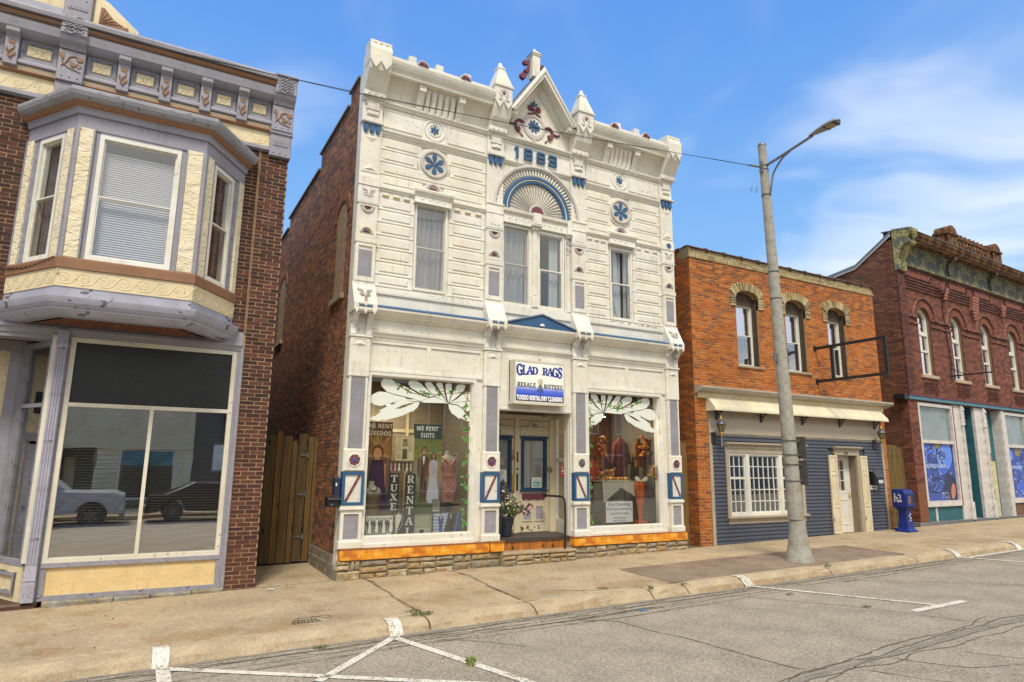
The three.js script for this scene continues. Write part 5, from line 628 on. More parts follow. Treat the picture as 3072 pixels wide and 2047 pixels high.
    part(b2, 'arch_ledge', [mould([[0, 6.935], [0.06, 6.94], [0.07, 6.96], [0.12, 6.985], [0.13, 7.04], [0.10, 7.055], [0, 7.06]], 5.92, 7.59), box(5.94, 7.50, 6.76, 6.94, -0.05, 0.07), ...[0, 1, 2, 3].flatMap(i => [ball(6.08 + i * 0.145, 6.86, 0.07, 0.022, 1, 1, 0.7, 10), ball(6.90 + i * 0.145, 6.86, 0.07, 0.022, 1, 1, 0.7, 10)]), plate(6.61, 6.80, 6.80, 7.05, 0, 0.16, 0.012), plate(6.585, 6.825, 6.77, 6.81, 0, 0.15, 0.01), plate(7.47, 7.58, 6.73, 7.05, 0, 0.14, 0.01)], W);
    part(b2, 'mullion_post', [box(6.60, 6.79, 5.06, 6.78, -0.1, 0.015), plate(6.65, 6.755, 5.30, 6.74, 0, 0.06, 0.02), plate(6.63, 6.775, 5.06, 5.30, 0, 0.07, 0.014), plate(6.62, 6.785, 6.70, 6.775, 0, 0.10, 0.02), box(7.46, 7.59, 5.06, 6.75, -0.1, 0.01), plate(7.50, 7.56, 5.3, 6.3, 0, 0.05, 0.012), plate(7.485, 7.575, 5.06, 5.3, 0, 0.06, 0.01), plate(7.48, 7.58, 6.68, 6.74, 0, 0.10, 0.015)], W);
    part(b2, 'carved_capital', [plate(7.49, 7.57, 6.30, 6.68, 0, 0.05, 0.01), scrolls(7.53, 6.56, 0.06, 0.055), scrolls(7.53, 6.42, 0.06, 0.055)], mat.lavWhite);
    // date
    const font = await new FontLoader().loadAsync('fonts/droid/droid_sans_bold.typeface.json');
    '1893'.split('').forEach((ch, i) => { const mk = (z0, dep, dx, s) => { let g; if (ch === '1') { g = ext([[0.0, 0], [0.055, 0], [0.055, 0.26], [-0.03, 0.235], [-0.03, 0.195], [0, 0.2]], 0, dep, { bevel: 0.004 }); g.translate(0.03, 0, 0); } else { const S = 0.205, h = 0.26, w = 0.048; const seg = [[[0.02, h - w], [S - 0.02, h]], [[0.02, (h - w) / 2], [S - 0.02, (h + w) / 2]], [[0.02, 0], [S - 0.02, w]]]; const L = [[0, 0.02], [w, h / 2]], Lu = [[0, h / 2], [w, h - 0.02]], Rl = [[S - w, 0.02], [S, h / 2]], Ru = [[S - w, h / 2], [S, h - 0.02]]; const use = { 8: [...seg, L, Lu, Rl, Ru], 9: [...seg, Lu, Rl, Ru], 3: [...seg, Rl, Ru] }[ch]; const gg = use.map(([p, q]) => plate(p[0], q[0], p[1], q[1], 0, dep, 0.006)); if (ch === '3' || ch === '9') gg.push(plate(0, w, 0.02, 0.066, 0, dep, 0.006)); if (ch === '3') gg.push(plate(0, w, 0.194, 0.24, 0, dep, 0.006)); g = mergeGeometries(gg.map(clean)); } g = clean(g); g.translate(dx, 0, z0); return g; };
      const x = [6.20, 6.42, 6.735, 7.03][i], d = part(b2, 'date_digit', mk(0.02, 0.05, x, 1).translate(0, 8.215, 0), mat.blue); part(d, 'digit_backing', mk(0.0, 0.03, x - 0.015, 1).translate(0, 8.205, 0), mat.whiteClean); });
  }
  // ----- friezes under the roof
  for (const [p, q] of [[3.34, 5.55], [7.96, 10.11]]) {
    part(b2, 'frieze', [box(p, q, 8.06, 8.62, -0.05, 0.02), mould([[0, 7.935], [0.03, 7.94], [0.035, 7.97], [0.06, 7.985], [0.07, 8.015], [0.095, 8.035], [0.10, 8.06], [0.085, 8.075], [0, 8.085]], p, q), mould([[0, 8.545], [0.05, 8.55], [0.06, 8.575], [0.10, 8.60], [0.105, 8.625], [0.09, 8.64], [0, 8.65]], p, q)], W);
    const c = p < 5 ? 4.415 : 8.955;
    const pan = (a, b, s) => { const P = [[a, 8.14], [b, 8.14], [b, 8.50], [a, 8.50]]; return [plate(a, b, 8.145, 8.50, 0.01, 0.034, 0.012), ...frameGeo(a, b, 8.145, 8.50, 0.016, 0.03, 0.044)]; };
    part(b2, 'frieze_panel', pan(p + 0.04, c - 0.27), W); part(b2, 'frieze_panel', pan(c + 0.27, q - 0.04), W);
    const f = part(b2, 'small_rosette', [ring(c, 8.335, 0.19, 0.225, 0.015, 0.04, 0.01), ring(c, 8.335, 0.115, 0.135, 0.015, 0.035, 0.008)], W); part(f, 'petals', petals(c, 8.335, 6, 0.5, 0.5 + Math.PI * 2, 0.01, 0.095, 0.055, 0.02, 0.032), mat.blue);
    // coved frieze with reeds and brackets
    const cove = [[0, 8.64], [0.03, 8.64], [0.06, 8.85], [0.13, 8.98], [0.17, 9.0], [0.18, 9.04], [0.24, 9.05], [0.24, 9.12], [0, 9.12]];
    part(b2, 'cove', mould(cove, p, q), W);
    const r0 = p < 5 ? 4.13 : 8.60, r1 = p < 5 ? 4.79 : 9.22; part(b2, 'reeds', [0, 1, 2, 3, 4].map(i => { const x = mix(r0, r1, (i + 0.5) / 5); return bar([x, 8.62, 0.05], [x, 9.05, 0.17], 0.062, 12); }), W);
    for (const x of [r0 - 0.085, r1 + 0.085]) part(b2, 'eave_bracket', [ext([[0.0, 8.62], [0.09, 8.62], [0.22, 8.92], [0.29, 8.94], [0.29, 9.08], [0, 9.08]], -0.065, 0.065, { bevel: 0.006 }).rotateY(-Math.PI / 2).translate(x, 0, 0), ball(x, 9.02, 0.29, 0.022, 1, 1, 0.6, 10), box(x - 0.03, x + 0.03, 8.64, 8.9, 0.10, 0.11)], W);
  }
  // ----- eaves, gutter, crest
  const eave = [[0, 9.07], [0.34, 9.07], [0.35, 9.12], [0.37, 9.15], [0.40, 9.18], [0.43, 9.235], [0.45, 9.29], [0.45, 9.33], [0.42, 9.345], [0, 9.36]];
  for (const [p, q] of [[3.33, 5.53], [7.98, 10.12]]) {
    part(b2, 'eaves', mould(eave, p, q), W);
    part(b2, 'crest_wall', mould([[0.0, 9.33], [0.40, 9.335], [0.40, 9.355], [0.32, 9.365], [0.30, 9.46], [0.26, 9.475], [-0.1, 9.475], [-0.1, 9.3]], p, q), mat.whiteWorn);
    const s = p < 5 ? [3.97, 4.86] : [8.52, 9.42]; for (const x of s) { const f = part(b2, 'crest_fan', [ext(circ(x, 9.335, 0.12, 18, 0, Math.PI), 0.40, 0.462, { bevel: 0.008 })], mat.lavWhite); part(f, 'petals', petals(x, 9.335, 7, 0.22, Math.PI - 0.22, 0.015, 0.105, 0.024, 0.460, 0.474), mat.burgundy); }
    const t = p < 5 ? [3.84, 4.40, 5.0] : [8.80, 9.34]; for (const x of t) part(b2, 'crest_block', [plate(x - 0.075, x + 0.075, 9.44, 9.63, 0.08, 0.24, 0.014)], mat.whiteWorn);
  }
  // ----- end brackets and pinnacles
  PX.forEach(([a, b], i) => {
    const end = i === 0 || i === 3, x0 = a - 0.01, x1 = b + 0.01, zf = end ? 0.46 : 0.40;
    const k = part(b2, 'roof_bracket', [ext([[0, 8.575], [0.15, 8.58], [0.17, 8.68], [0.30, 8.86], [zf - 0.04, 9.02], [zf - 0.02, 9.10], [zf, 9.16], [zf, 9.40], [zf - 0.02, 9.45], [0, 9.45]], 0, x1 - x0, { bevel: 0.01 }).rotateY(-Math.PI / 2).translate(x1, 0, 0), plate(x0 - 0.008, x1 + 0.008, 8.60, 8.70, 0, 0.20, 0.012), ...[0.2, 0.5, 0.8].map(t => ball(mix(x0, x1, t), 8.65, 0.20, 0.024, 1, 1, 0.7, 10)), ...(end ? [0.25, 0.75] : [0.25, 0.75]).map(t => ext([[mix(x0, x1, t) - (x1 - x0) * 0.25, 9.17], [mix(x0, x1, t), 9.02], [mix(x0, x1, t) + (x1 - x0) * 0.25, 9.17]], zf - 0.015, zf + 0.012)), plate(x0 - 0.006, x1 + 0.006, 9.16, end ? 9.42 : 9.50, 0.1, zf + 0.012, 0.012)], W);
    if (end) part(k, 'bracket_top', [ext([[0.1, 9.38], [zf + 0.012, 9.38], [zf + 0.0, 9.44], [zf - 0.05, 9.53], [zf - 0.05, 9.60], [0.1, 9.62]], -0.004, x1 - x0 + 0.004, { bevel: 0.008 }).rotateY(-Math.PI / 2).translate(x1, 0, 0), ...[0.22, 0.5, 0.78].map(t => ball(mix(x0, x1, t), 9.56, zf - 0.05, 0.03, 1, 1, 0.7, 10))], W);
    else { const c = (x0 + x1) / 2, zc = 0.22, r = 0.205, p = part(k, 'pinnacle', [quads([[-1, 0], [0, 1], [1, 2], [2, 3]].map(() => 0).map((_, j) => { const A = [[-1, 1], [1, 1], [1, -1], [-1, -1]], P = (q, s, y) => [c + q[0] * s, y, zc + q[1] * s], q = A[j], n = A[(j + 1) % 4]; return [P(q, r, 9.52), P(n, r, 9.52), P(n, 0.07, 9.96), P(q, 0.07, 9.96)]; })), box(c - r - 0.012, c + r + 0.012, 9.485, 9.525, zc - r - 0.012, zc + r + 0.012), box(c - 0.085, c + 0.085, 9.955, 9.985, zc - 0.085, zc + 0.085), lathe([[0.001, 0.15], [0.03, 0.13], [0.055, 0.06], [0.085, 0.0]], c, 9.985, zc, 8)], W);
      part(p, 'keyhole_ornament', [arcBand(c, 9.33, 0.05, 0.105, 0.408, 0.425, -0.9, Math.PI + 0.9, 24, 0.006), tube([[c - 0.07, 9.26, 0.415], [c - 0.05, 9.21, 0.42], [c - 0.09, 9.18, 0.42], [c - 0.12, 9.20, 0.415]], 0.012, 5, 12), tube([[c + 0.07, 9.26, 0.415], [c + 0.05, 9.21, 0.42], [c + 0.09, 9.18, 0.42], [c + 0.12, 9.20, 0.415]], 0.012, 5, 12)], mat.lavWhite); part(p, 'ornament_eye', ball(c, 9.335, 0.41, 0.035, 1, 1, 0.5, 10), mat.burgundy); }
  });
  // ----- central gable
  {
    const cx = 6.755, zf = 0.30, top = 10.32, foot = 9.10, hw = 0.84;
    part(b2, 'gable_wall', [ext([[5.92, 8.62], [7.59, 8.62], [7.59, 9.35], [cx + 0.62, 9.35], [cx, 10.10], [cx - 0.62, 9.35], [5.92, 9.35]], -0.15, 0.02)], W);
    const rake = (o0, o1, z0, z1, b) => { const k = (top - foot) / hw, P = (d, s) => [[cx + s * hw, foot - d * 0.0], [cx, top]]; const inner = d => [[cx - hw + d * 0.9, foot], [cx, top - d * 1.6], [cx + hw - d * 0.9, foot]]; const A = inner(o0), B = inner(o1); return ext([A[0], A[1], A[2], B[2], B[1], B[0]].reverse(), z0, z1, { bevel: b }); };
    part(b2, 'gable_cornice', [rake(0, 0.16, -0.1, zf + 0.05, 0.012), rake(0.03, 0.10, -0.1, zf + 0.085, 0.02), rake(0.15, 0.26, -0.1, 0.09, 0.01), rake(0.24, 0.30, -0.1, 0.06, 0.008), box(cx - hw - 0.02, cx - hw + 0.20, foot - 0.06, foot + 0.01, 0, zf), box(cx + hw - 0.20, cx + hw + 0.02, foot - 0.06, foot + 0.01, 0, zf)], W);
    part(b2, 'gable_roof', [quads([[[cx - hw, foot, 0.3], [cx, top, 0.3], [cx, top, -0.6], [cx - hw, foot, -0.6]], [[cx, top, 0.3], [cx + hw, foot, 0.3], [cx + hw, foot, -0.6], [cx, top, -0.6]]])], mat.galv);
    // oval medallion
    const med = part(b2, 'medallion', [ext(circ(0, 0, 1, 40).map(([x, y]) => [6.675 + x * 0.275, 9.045 + y * 0.305]), 0.015, 0.045, { holes: [circ(6.675, 9.045, 0.20, 36).reverse()], bevel: 0.010 }), ...[0, 1, 2, 3].map(k => ext(circ(6.675 + 0.285 * Math.cos(k * 1.571 + (k % 2 ? 0 : 0)), 9.045 + 0.315 * Math.sin(k * 1.571), 0.045, 12), 0.015, 0.04, { bevel: 0.006 }))], mat.lavWhite);
    part(med, 'medallion_face', ext(circ(6.675, 9.045, 0.205, 32), 0.0, 0.028), mat.whiteClean); part(med, 'petals', petals(6.675, 9.045, 9, Math.PI / 2, Math.PI * 2.5, 0.02, 0.155, 0.058, 0.028, 0.042), mat.blue); part(med, 'hub', ball(6.675, 9.045, 0.04, 0.022), mat.blue);
    const sc = s => [tube([[6.675 + s * 0.26, 9.06, 0.035], [6.675 + s * 0.36, 9.10, 0.04], [6.675 + s * 0.43, 9.06, 0.04], [6.675 + s * 0.46, 8.96, 0.04], [6.675 + s * 0.42, 8.86, 0.04], [6.675 + s * 0.36, 8.82, 0.038]], 0.030, 8, 26), tube([[6.675 + s * 0.44, 9.02, 0.035], [6.675 + s * 0.50, 8.98, 0.04], [6.675 + s * 0.58, 8.97, 0.038], [6.675 + s * 0.64, 9.00, 0.03]], 0.024, 7, 14), ext(circ(6.675 + s * 0.385, 8.90, 0.05, 14), 0.02, 0.05, { bevel: 0.01 }), petal(6.675 + s * 0.33, 8.80, s > 0 ? -2.3 : -0.84, -0.02, 0.09, 0.04, 0.02, 0.04)];
    part(b2, 'scroll_ornament', [...sc(1), ...sc(-1)], mat.burgundy);
    part(b2, 'crown_ornament', [ext(circ(6.58, 9.46, 0.07, 16), 0.02, 0.05, { bevel: 0.012 }), ext(circ(6.775, 9.46, 0.07, 16), 0.02, 0.05, { bevel: 0.012 }), tube([[6.55, 9.48, 0.04], [6.64, 9.44, 0.045], [6.67, 9.38, 0.045], [6.62, 9.33, 0.04], [6.52, 9.30, 0.035]], 0.026, 7, 18), tube([[6.80, 9.48, 0.04], [6.71, 9.44, 0.045], [6.68, 9.38, 0.045], [6.73, 9.33, 0.04], [6.83, 9.30, 0.035]], 0.026, 7, 18)], mat.burgundy);
    part(b2, 'lily_ornament', [petal(6.675, 9.50, Math.PI / 2, 0, 0.16, 0.055, 0.02, 0.04), petal(6.675, 9.51, Math.PI / 2 + 0.75, 0, 0.12, 0.05, 0.02, 0.038), petal(6.675, 9.51, Math.PI / 2 - 0.75, 0, 0.12, 0.05, 0.02, 0.038)], mat.blue);
    part(b2, 'date_band', [mould([[0, 8.575], [0.05, 8.58], [0.06, 8.60], [0.10, 8.62], [0.105, 8.645], [0, 8.655]], 5.92, 7.59), mould([[0, 8.04], [0.04, 8.045], [0.05, 8.065], [0.085, 8.085], [0.09, 8.105], [0, 8.115]], 5.92, 7.59), box(5.92, 7.59, 8.11, 8.58, -0.05, 0.01), mould([[0, 8.5], [0.02, 8.505], [0.03, 8.54], [0, 8.56]], 5.92, 7.59)], W);
    // finial with painted scrolls
    const fx = 6.62, fz = 0.12, fi = part(b2, 'finial', [plate(fx - 0.095, fx + 0.095, 10.10, 10.63, 0.02, 0.22, 0.012), plate(fx - 0.115, fx + 0.115, 10.60, 10.645, 0.0, 0.24, 0.012), quads([[-1, 1], [1, 1], [1, -1], [-1, -1]].map((q, j, A) => { const n = A[(j + 1) % 4], P = (p, s, y) => [fx + p[0] * s, y, fz + p[1] * s]; return [P(q, 0.13, 10.645), P(n, 0.13, 10.645), P(n, 0.02, 10.78), P(q, 0.02, 10.78)]; })), ball(fx, 10.79, fz, 0.03)], W);
    part(fi, 'finial_scroll', [-1, 1].flatMap(s => [ext(circ(fx + s * 0.21, 10.44, 0.062, 14), 0.05, 0.13, { bevel: 0.01 }), ext(circ(fx + s * 0.19, 10.25, 0.05, 14), 0.05, 0.13, { bevel: 0.01 }), ext(circ(fx + s * 0.27, 10.10, 0.075, 14), 0.05, 0.13, { bevel: 0.01 }), tube([[fx + s * 0.12, 10.52, 0.09], [fx + s * 0.13, 10.36, 0.09], [fx + s * 0.17, 10.20, 0.09], [fx + s * 0.28, 10.02, 0.09]], 0.03, 6, 16)]), mat.burgundy);
  }
  // ----- shop cornice
  for (const [p, q] of [[3.33, 5.56], [7.95, 10.12]]) {
    part(b2, 'shop_cornice', [mould([[0, 4.44], [0.08, 4.445], [0.10, 4.48], [0.16, 4.50], [0.19, 4.54], [0.22, 4.575], [0.225, 4.615], [0, 4.63]], p, q), box(p, q, 4.24, 4.46, -0.05, 0.035), mould([[0, 4.06], [0.03, 4.065], [0.04, 4.11], [0.06, 4.13], [0.065, 4.17], [0.095, 4.19], [0.10, 4.225], [0, 4.245]], p, q)], W);
    part(b2, 'blue_ledge', mould([[0, 4.617], [0.23, 4.617], [0.23, 4.635], [0.05, 4.705], [0, 4.71]], p, q), mat.blue);
    part(b2, 'sill_board', [box(p, q, 4.70, 4.92, -0.02, 0.02), mould([[0, 4.90], [0.05, 4.905], [0.055, 4.935], [0.05, 5.03], [0, 5.04]], p, q)], W);
    const c = (p + q) / 2; part(b2, 'transom_panel', [box(p, q, 3.50, 4.07, -0.05, 0.012), ...frameGeo(p + 0.01, c, 3.51, 4.055, 0.045, 0, 0.035), ...frameGeo(c, q - 0.01, 3.51, 4.055, 0.045, 0, 0.0352)], W);
  }
  part(b2, 'centre_cornice', [mould([[0, 4.40], [0.09, 4.405], [0.11, 4.45], [0.18, 4.48], [0.21, 4.53], [0.23, 4.57], [0.235, 4.61], [0, 4.62]], 5.93, 7.58), box(5.93, 7.58, 4.22, 4.42, -0.05, 0.035), mould([[0, 4.11], [0.04, 4.115], [0.05, 4.15], [0.09, 4.17], [0.095, 4.21], [0, 4.225]], 5.93, 7.58), box(5.93, 7.58, 4.88, 5.06, -0.05, 0.045), box(5.93, 7.58, 4.60, 4.9, -0.05, 0.01)], W);
  { const g = part(b2, 'blue_pediment', [ext([[5.96, 4.615], [7.55, 4.615], [7.55, 4.65], [6.76, 4.87], [5.96, 4.65]], 0.02, 0.235, { bevel: 0.006 })], mat.blue); part(g, 'pediment_moulding', [ext([[5.93, 4.635], [5.93, 4.665], [6.76, 4.905], [7.58, 4.665], [7.58, 4.635], [6.76, 4.872]].reverse(), 0.0, 0.265, { bevel: 0.006 })], M([0.22, 0.27, 0.36], T.worn, 0.6, {})); part(g, 'half_disc', ext(circ(6.76, 4.645, 0.055, 14, 0, Math.PI), 0.23, 0.25, { bevel: 0.004 }), W); }
  part(b2, 'door_lintel', [box(5.91, 7.58, 2.965, 4.12, -0.06, 0.03), mould([[0, 2.95], [0.04, 2.955], [0.05, 2.975], [0.05, 3.0], [0, 3.01]], 5.91, 7.58)], W);

  // ----- shop windows
  const shop = (x0, x1, id) => {
    const f = part(b2, 'shop_window', [...frameGeo(x0 - 0.055, x1 + 0.055, 0.60, 3.495, 0.055, -0.08, 0.05, 0.11), ...frameGeo(x0, x1, 0.71, 3.44, 0.018, -0.07, 0.01), box(x0 - 0.06, x1 + 0.06, 0.545, 0.60, -0.08, 0.085)], mat.whiteClean);
    part(f, 'pane', box(x0, x1, 0.71, 3.44, -0.064, -0.058), mat.glassShow);
    part(f, 'display_floor', box(x0 - 0.1, x1 + 0.1, 0.60, 0.64, -1.9, -0.07), M([0.12, 0.09, 0.065], T.wood, 0.6, { rough: 0.6 }));
    return f;
  };
  const w1 = shop(3.39, 5.37, 1), w2 = shop(8.005, 9.935, 2);
  part(w1, 'back_wall', [box(3.2, 5.75, 0.6, 3.6, -1.95, -1.9), ...Array.from({ length: 16 }, (_, i) => box(3.2, 5.75, 0.66 + i * 0.18, 0.825 + i * 0.18, -1.9, -1.885))], M([0.30, 0.245, 0.165], T.paint, 0.7, { rough: 0.7 }));
  part(w1, 'back_frame', [box(3.2, 5.75, 2.56, 2.63, -1.88, -1.85), box(4.75, 4.81, 0.64, 3.5, -1.88, -1.84), box(5.35, 5.40, 0.64, 2.6, -1.88, -1.84), box(3.9, 3.95, 0.64, 3.5, -1.88, -1.84), box(4.8, 5.38, 1.9, 1.95, -1.88, -1.84)], M([0.66, 0.58, 0.42], T.paint, 1, {}));
  part(w1, 'side_board', [box(3.2, 3.25, 0.6, 3.6, -1.9, -0.07), box(5.58, 5.63, 0.6, 3.6, -1.9, -0.07), box(3.2, 5.63, 3.56, 3.6, -1.9, -0.07)], mat.inner);
  part(w2, 'back_wall', [box(7.75, 10.25, 0.6, 3.6, -1.95, -1.9)], M([0.13, 0.065, 0.045], T.wood, 0.7, { rough: 0.7 }));
  part(w2, 'side_board', [box(7.78, 7.83, 0.6, 3.6, -1.9, -0.95), box(10.1, 10.15, 0.6, 3.6, -1.9, -0.07), box(7.75, 10.15, 3.56, 3.6, -1.9, -0.07)], mat.inner);
  part(w2, 'wainscot', [box(9.72, 10.1, 0.64, 1.66, -1.88, -1.5), ...Array.from({ length: 18 }, (_, i) => box(9.3 + i * 0.045, 9.335 + i * 0.045, 0.64, 1.62, -1.90, -1.875)), box(9.25, 10.1, 1.62, 1.68, -1.9, -1.84)], M([0.42, 0.40, 0.34], T.paint, 1, {}));
  // feathers and vine painted on the glass
  const PL = {
a:[[0.485,0.857],[0.41,0.872],[0.33,0.882],[0.227,0.894],[0.161,0.908],[0.112,0.939],[0.104,0.963],[0.12,0.984],[0.143,0.99],[0.191,0.989],[0.265,0.967],[0.364,0.938],[0.452,0.908],[0.502,0.893],[0.559,0.883]],
b:[[0.482,0.854],[0.423,0.867],[0.356,0.864],[0.331,0.877],[0.233,0.888],[0.161,0.903],[0.09,0.904],[0.042,0.886],[0.02,0.873],[0.02,0.832],[0.056,0.817],[0.115,0.811],[0.202,0.831],[0.248,0.847],[0.307,0.858]],
c:[[0.479,0.849],[0.43,0.85],[0.332,0.857],[0.295,0.857],[0.231,0.84],[0.249,0.832],[0.202,0.822],[0.099,0.781],[0.117,0.775],[0.072,0.748],[0.016,0.731],[0.017,0.722],[0.097,0.715],[0.161,0.727],[0.138,0.717],[0.19,0.727],[0.32,0.756],[0.409,0.79],[0.406,0.78],[0.457,0.813]],
d:[[0.488,0.856],[0.559,0.881],[0.628,0.89],[0.706,0.872],[0.765,0.854],[0.63,0.851],[0.517,0.849]],
e:[[0.562,0.889],[0.489,0.908],[0.388,0.941],[0.359,0.968],[0.372,0.99],[0.434,0.992],[0.485,0.974],[0.55,0.934],[0.621,0.897]],
f:[[0.631,0.895],[0.549,0.943],[0.52,0.976],[0.541,0.99],[0.579,0.99],[0.625,0.955],[0.691,0.906],[0.744,0.863]],
g:[[0.751,0.861],[0.697,0.915],[0.637,0.973],[0.642,0.99],[0.694,0.99],[0.716,0.937],[0.737,0.878]],
h:[[0.761,0.857],[0.735,0.93],[0.727,0.978],[0.745,0.99],[0.791,0.99],[0.793,0.946],[0.773,0.879]],
i:[[0.771,0.857],[0.807,0.933],[0.851,0.985],[0.897,0.99],[0.934,0.985],[0.922,0.951],[0.841,0.895]],
j:[[0.777,0.857],[0.855,0.889],[0.926,0.936],[0.985,0.942],[0.988,0.884],[0.902,0.871]],
k:[[0.771,0.854],[0.902,0.868],[0.985,0.877],[0.987,0.818],[0.964,0.804],[0.903,0.828],[0.863,0.848]],
l:[[0.763,0.85],[0.797,0.845],[0.857,0.842],[0.917,0.815],[0.958,0.783],[0.988,0.752],[0.988,0.737],[0.946,0.742],[0.886,0.761],[0.886,0.749],[0.806,0.787],[0.81,0.776],[0.772,0.818]] };
  const slit = [[0.436,0.847],[0.369,0.838],[0.304,0.82],[0.245,0.797],[0.298,0.801],[0.364,0.82]];
  const feather = new THREE.MeshPhysicalMaterial({ color: lin(0.72, 0.74, 0.66), roughness: 0.7, side: THREE.DoubleSide }), green = M([0.11, 0.36, 0.07], T.paint, 0.3, { double: true }), stem = M([0.16, 0.10, 0.04], null, 1, { double: true }), berry = M([0.45, 0.10, 0.04], null, 1, { double: true });
  const paintGlass = (w, x0, x1, y0, y1, mir) => {
    const X = u => mir ? x1 - u * (x1 - x0) : x0 + u * (x1 - x0), Y = v => y0 + v * (y1 - y0), map = p => { const o = p.map(q => [X(q[0]), Y(q[1])]); return mir ? o.reverse() : o; };
    for (const k of Object.keys(PL)) part(w, 'painted_feather', ext(map(PL[k]).slice().reverse(), -0.0574, -0.0564, k === 'c' ? { holes: [map(slit)] } : {}), feather);
    const vine = [[0.25, 0.955], [0.30, 0.94], [0.37, 0.915], [0.45, 0.905], [0.53, 0.91], [0.62, 0.905], [0.70, 0.915], [0.80, 0.925], [0.88, 0.93], [0.945, 0.945], [0.96, 0.90], [0.945, 0.84], [0.935, 0.77], [0.965, 0.70], [0.955, 0.62], [0.965, 0.54], [0.945, 0.46], [0.96, 0.38], [0.95, 0.30], [0.965, 0.2], [0.95, 0.12], [0.94, 0.02]];
    part(w, 'painted_vine', tube(vine.map(q => [X(q[0]), Y(q[1]), -0.0564]), 0.006, 4, 90).scale(1, 1, 1), stem);
    const lf = []; const leafAt = (u, v, a, s) => lf.push(petal(X(u), Y(v), mir ? Math.PI - a : a, 0, s, s * 0.55, -0.0562, -0.0548, 0)); for (const [u, v] of [[0.27, 0.954], [0.37, 0.915], [0.51, 0.912], [0.55, 0.904], [0.66, 0.918], [0.80, 0.922], [0.94, 0.94], [0.94, 0.842], [0.935, 0.77], [0.965, 0.69], [0.955, 0.6], [0.965, 0.53], [0.945, 0.45], [0.958, 0.36], [0.952, 0.30], [0.965, 0.21], [0.95, 0.14], [0.945, 0.06]]) for (let k = 0; k < 4; k++) leafAt(u + rr(-0.015, 0.015), v + rr(-0.012, 0.012), rnd() * 6.28, rr(0.06, 0.10)); part(w, 'painted_leaves', lf, green, { kind: 'stuff' });
    part(w, 'painted_berries', Array.from({ length: 34 }, () => { const t = vine[1 + ((rnd() * 11) | 0)]; return ext(circ(X(t[0] + rr(-0.03, 0.03)), Y(t[1] + rr(-0.018, 0.018)), 0.011, 8), -0.0560, -0.0546); }), berry, { kind: 'stuff' });
  };
  paintGlass(w1, 3.39, 5.37, 0.71, 3.43, false); paintGlass(w2, 8.005, 9.935, 0.71, 3.43, true);

  // ----- recessed entry
  {
    const zb = -0.9, cream = M([0.74, 0.68, 0.54], T.peel, 1.6, { rough: 0.6 });
    part(b2, 'entry_wall', [box(5.90, 7.78, 2.86, 2.99, zb - 0.05, zb), box(7.64, 7.80, 0.56, 2.9, zb - 0.05, zb + 0.02), box(6.785, 6.865, 0.56, 2.9, zb - 0.05, zb + 0.025), box(5.84, 5.9, 0.5, 3.0, zb, -0.2)], cream);
    part(b2, 'entry_ceiling', [box(5.9, 7.8, 2.965, 3.0, zb, -0.06)], mat.inner); part(b2, 'ceiling_grille', [box(6.45, 7.25, 2.955, 2.966, -0.6, -0.4), box(6.45, 7.25, 2.95, 2.966, -0.7, -0.65)], mat.blackMetal);
    for (const [a, b, n] of [[5.99, 6.775, 'left'], [6.875, 7.63, 'right']]) {
      const d = part(b2, 'door', [...frameGeo(a, b, 0.575, 2.85, 0.11, zb - 0.03, zb + 0.0), box(a + 0.11, b - 0.11, 2.50, 2.74, zb - 0.03, zb - 0.003), box(a + 0.11, b - 0.11, 0.685, 1.42, zb - 0.03, zb - 0.004), plate(a + 0.03, b - 0.03, 2.665, 2.71, zb, zb + 0.05, 0.01), plate(a + 0.05, b - 0.05, 2.53, 2.655, zb - 0.01, zb + 0.012, 0.006), ext([[a + 0.20, 2.71], [b - 0.18, 2.71], [(a + b) / 2, 2.865]], zb - 0.01, zb + 0.035, { holes: [[[a + 0.29, 2.728], [(a + b) / 2, 2.825], [b - 0.27, 2.728]]], bevel: 0.006 })], cream);
      part(d, 'triangle_inset', ext([[a + 0.27, 2.72], [b - 0.25, 2.72], [(a + b) / 2, 2.84]], zb - 0.01, zb + 0.004), mat.grey);
      part(d, 'stud', [0, 1, 2, 3, 4].map(i => ball(mix(a + 0.15, b - 0.15, i / 4), 2.59, zb + 0.012, 0.009, 1, 1, 0.6, 8)), mat.dark);
      part(d, 'blue_frame', [...frameGeo(a + 0.07, b - 0.06, 1.40, 2.50, 0.065, zb - 0.02, zb + 0.025), box(a + 0.05, b - 0.04, 2.48, 2.52, zb, zb + 0.045), box(a + 0.05, b - 0.04, 1.385, 1.415, zb, zb + 0.045)], M([0.022, 0.07, 0.15], T.worn, 0.8, {}));
      part(d, 'pane', box(a + 0.13, b - 0.12, 1.45, 2.44, zb - 0.012, zb - 0.007), mat.glassShow);
      part(d, 'blind', slats(a + 0.13, b - 0.12, 1.46, 2.44, zb - 0.035, 0.034, 1.2, 0.045), mat.blind, { kind: 'stuff' });
      const c = (a + b) / 2; part(d, 'apron', ext([[a + 0.10, 1.345], [b - 0.09, 1.345], [b - 0.09, 1.26], [b - 0.13, 1.215], [b - 0.2, 1.235], [b - 0.27, 1.215], [c, 1.235], [a + 0.27, 1.215], [a + 0.2, 1.235], [a + 0.13, 1.215], [a + 0.10, 1.26]].reverse(), zb - 0.01, zb + 0.02, { bevel: 0.006 }), mat.burgundy);
      for (const [p, q] of [[a + 0.11, c - 0.03], [c + 0.03, b - 0.12]]) { part(d, 'door_panel', frameGeo(p, q, 0.79, 1.11, 0.03, zb - 0.01, zb + 0.012), cream); part(d, 'panel_inset', box(p + 0.03, q - 0.03, 0.82, 1.08, zb - 0.01, zb + 0.002), mat.lavender); }
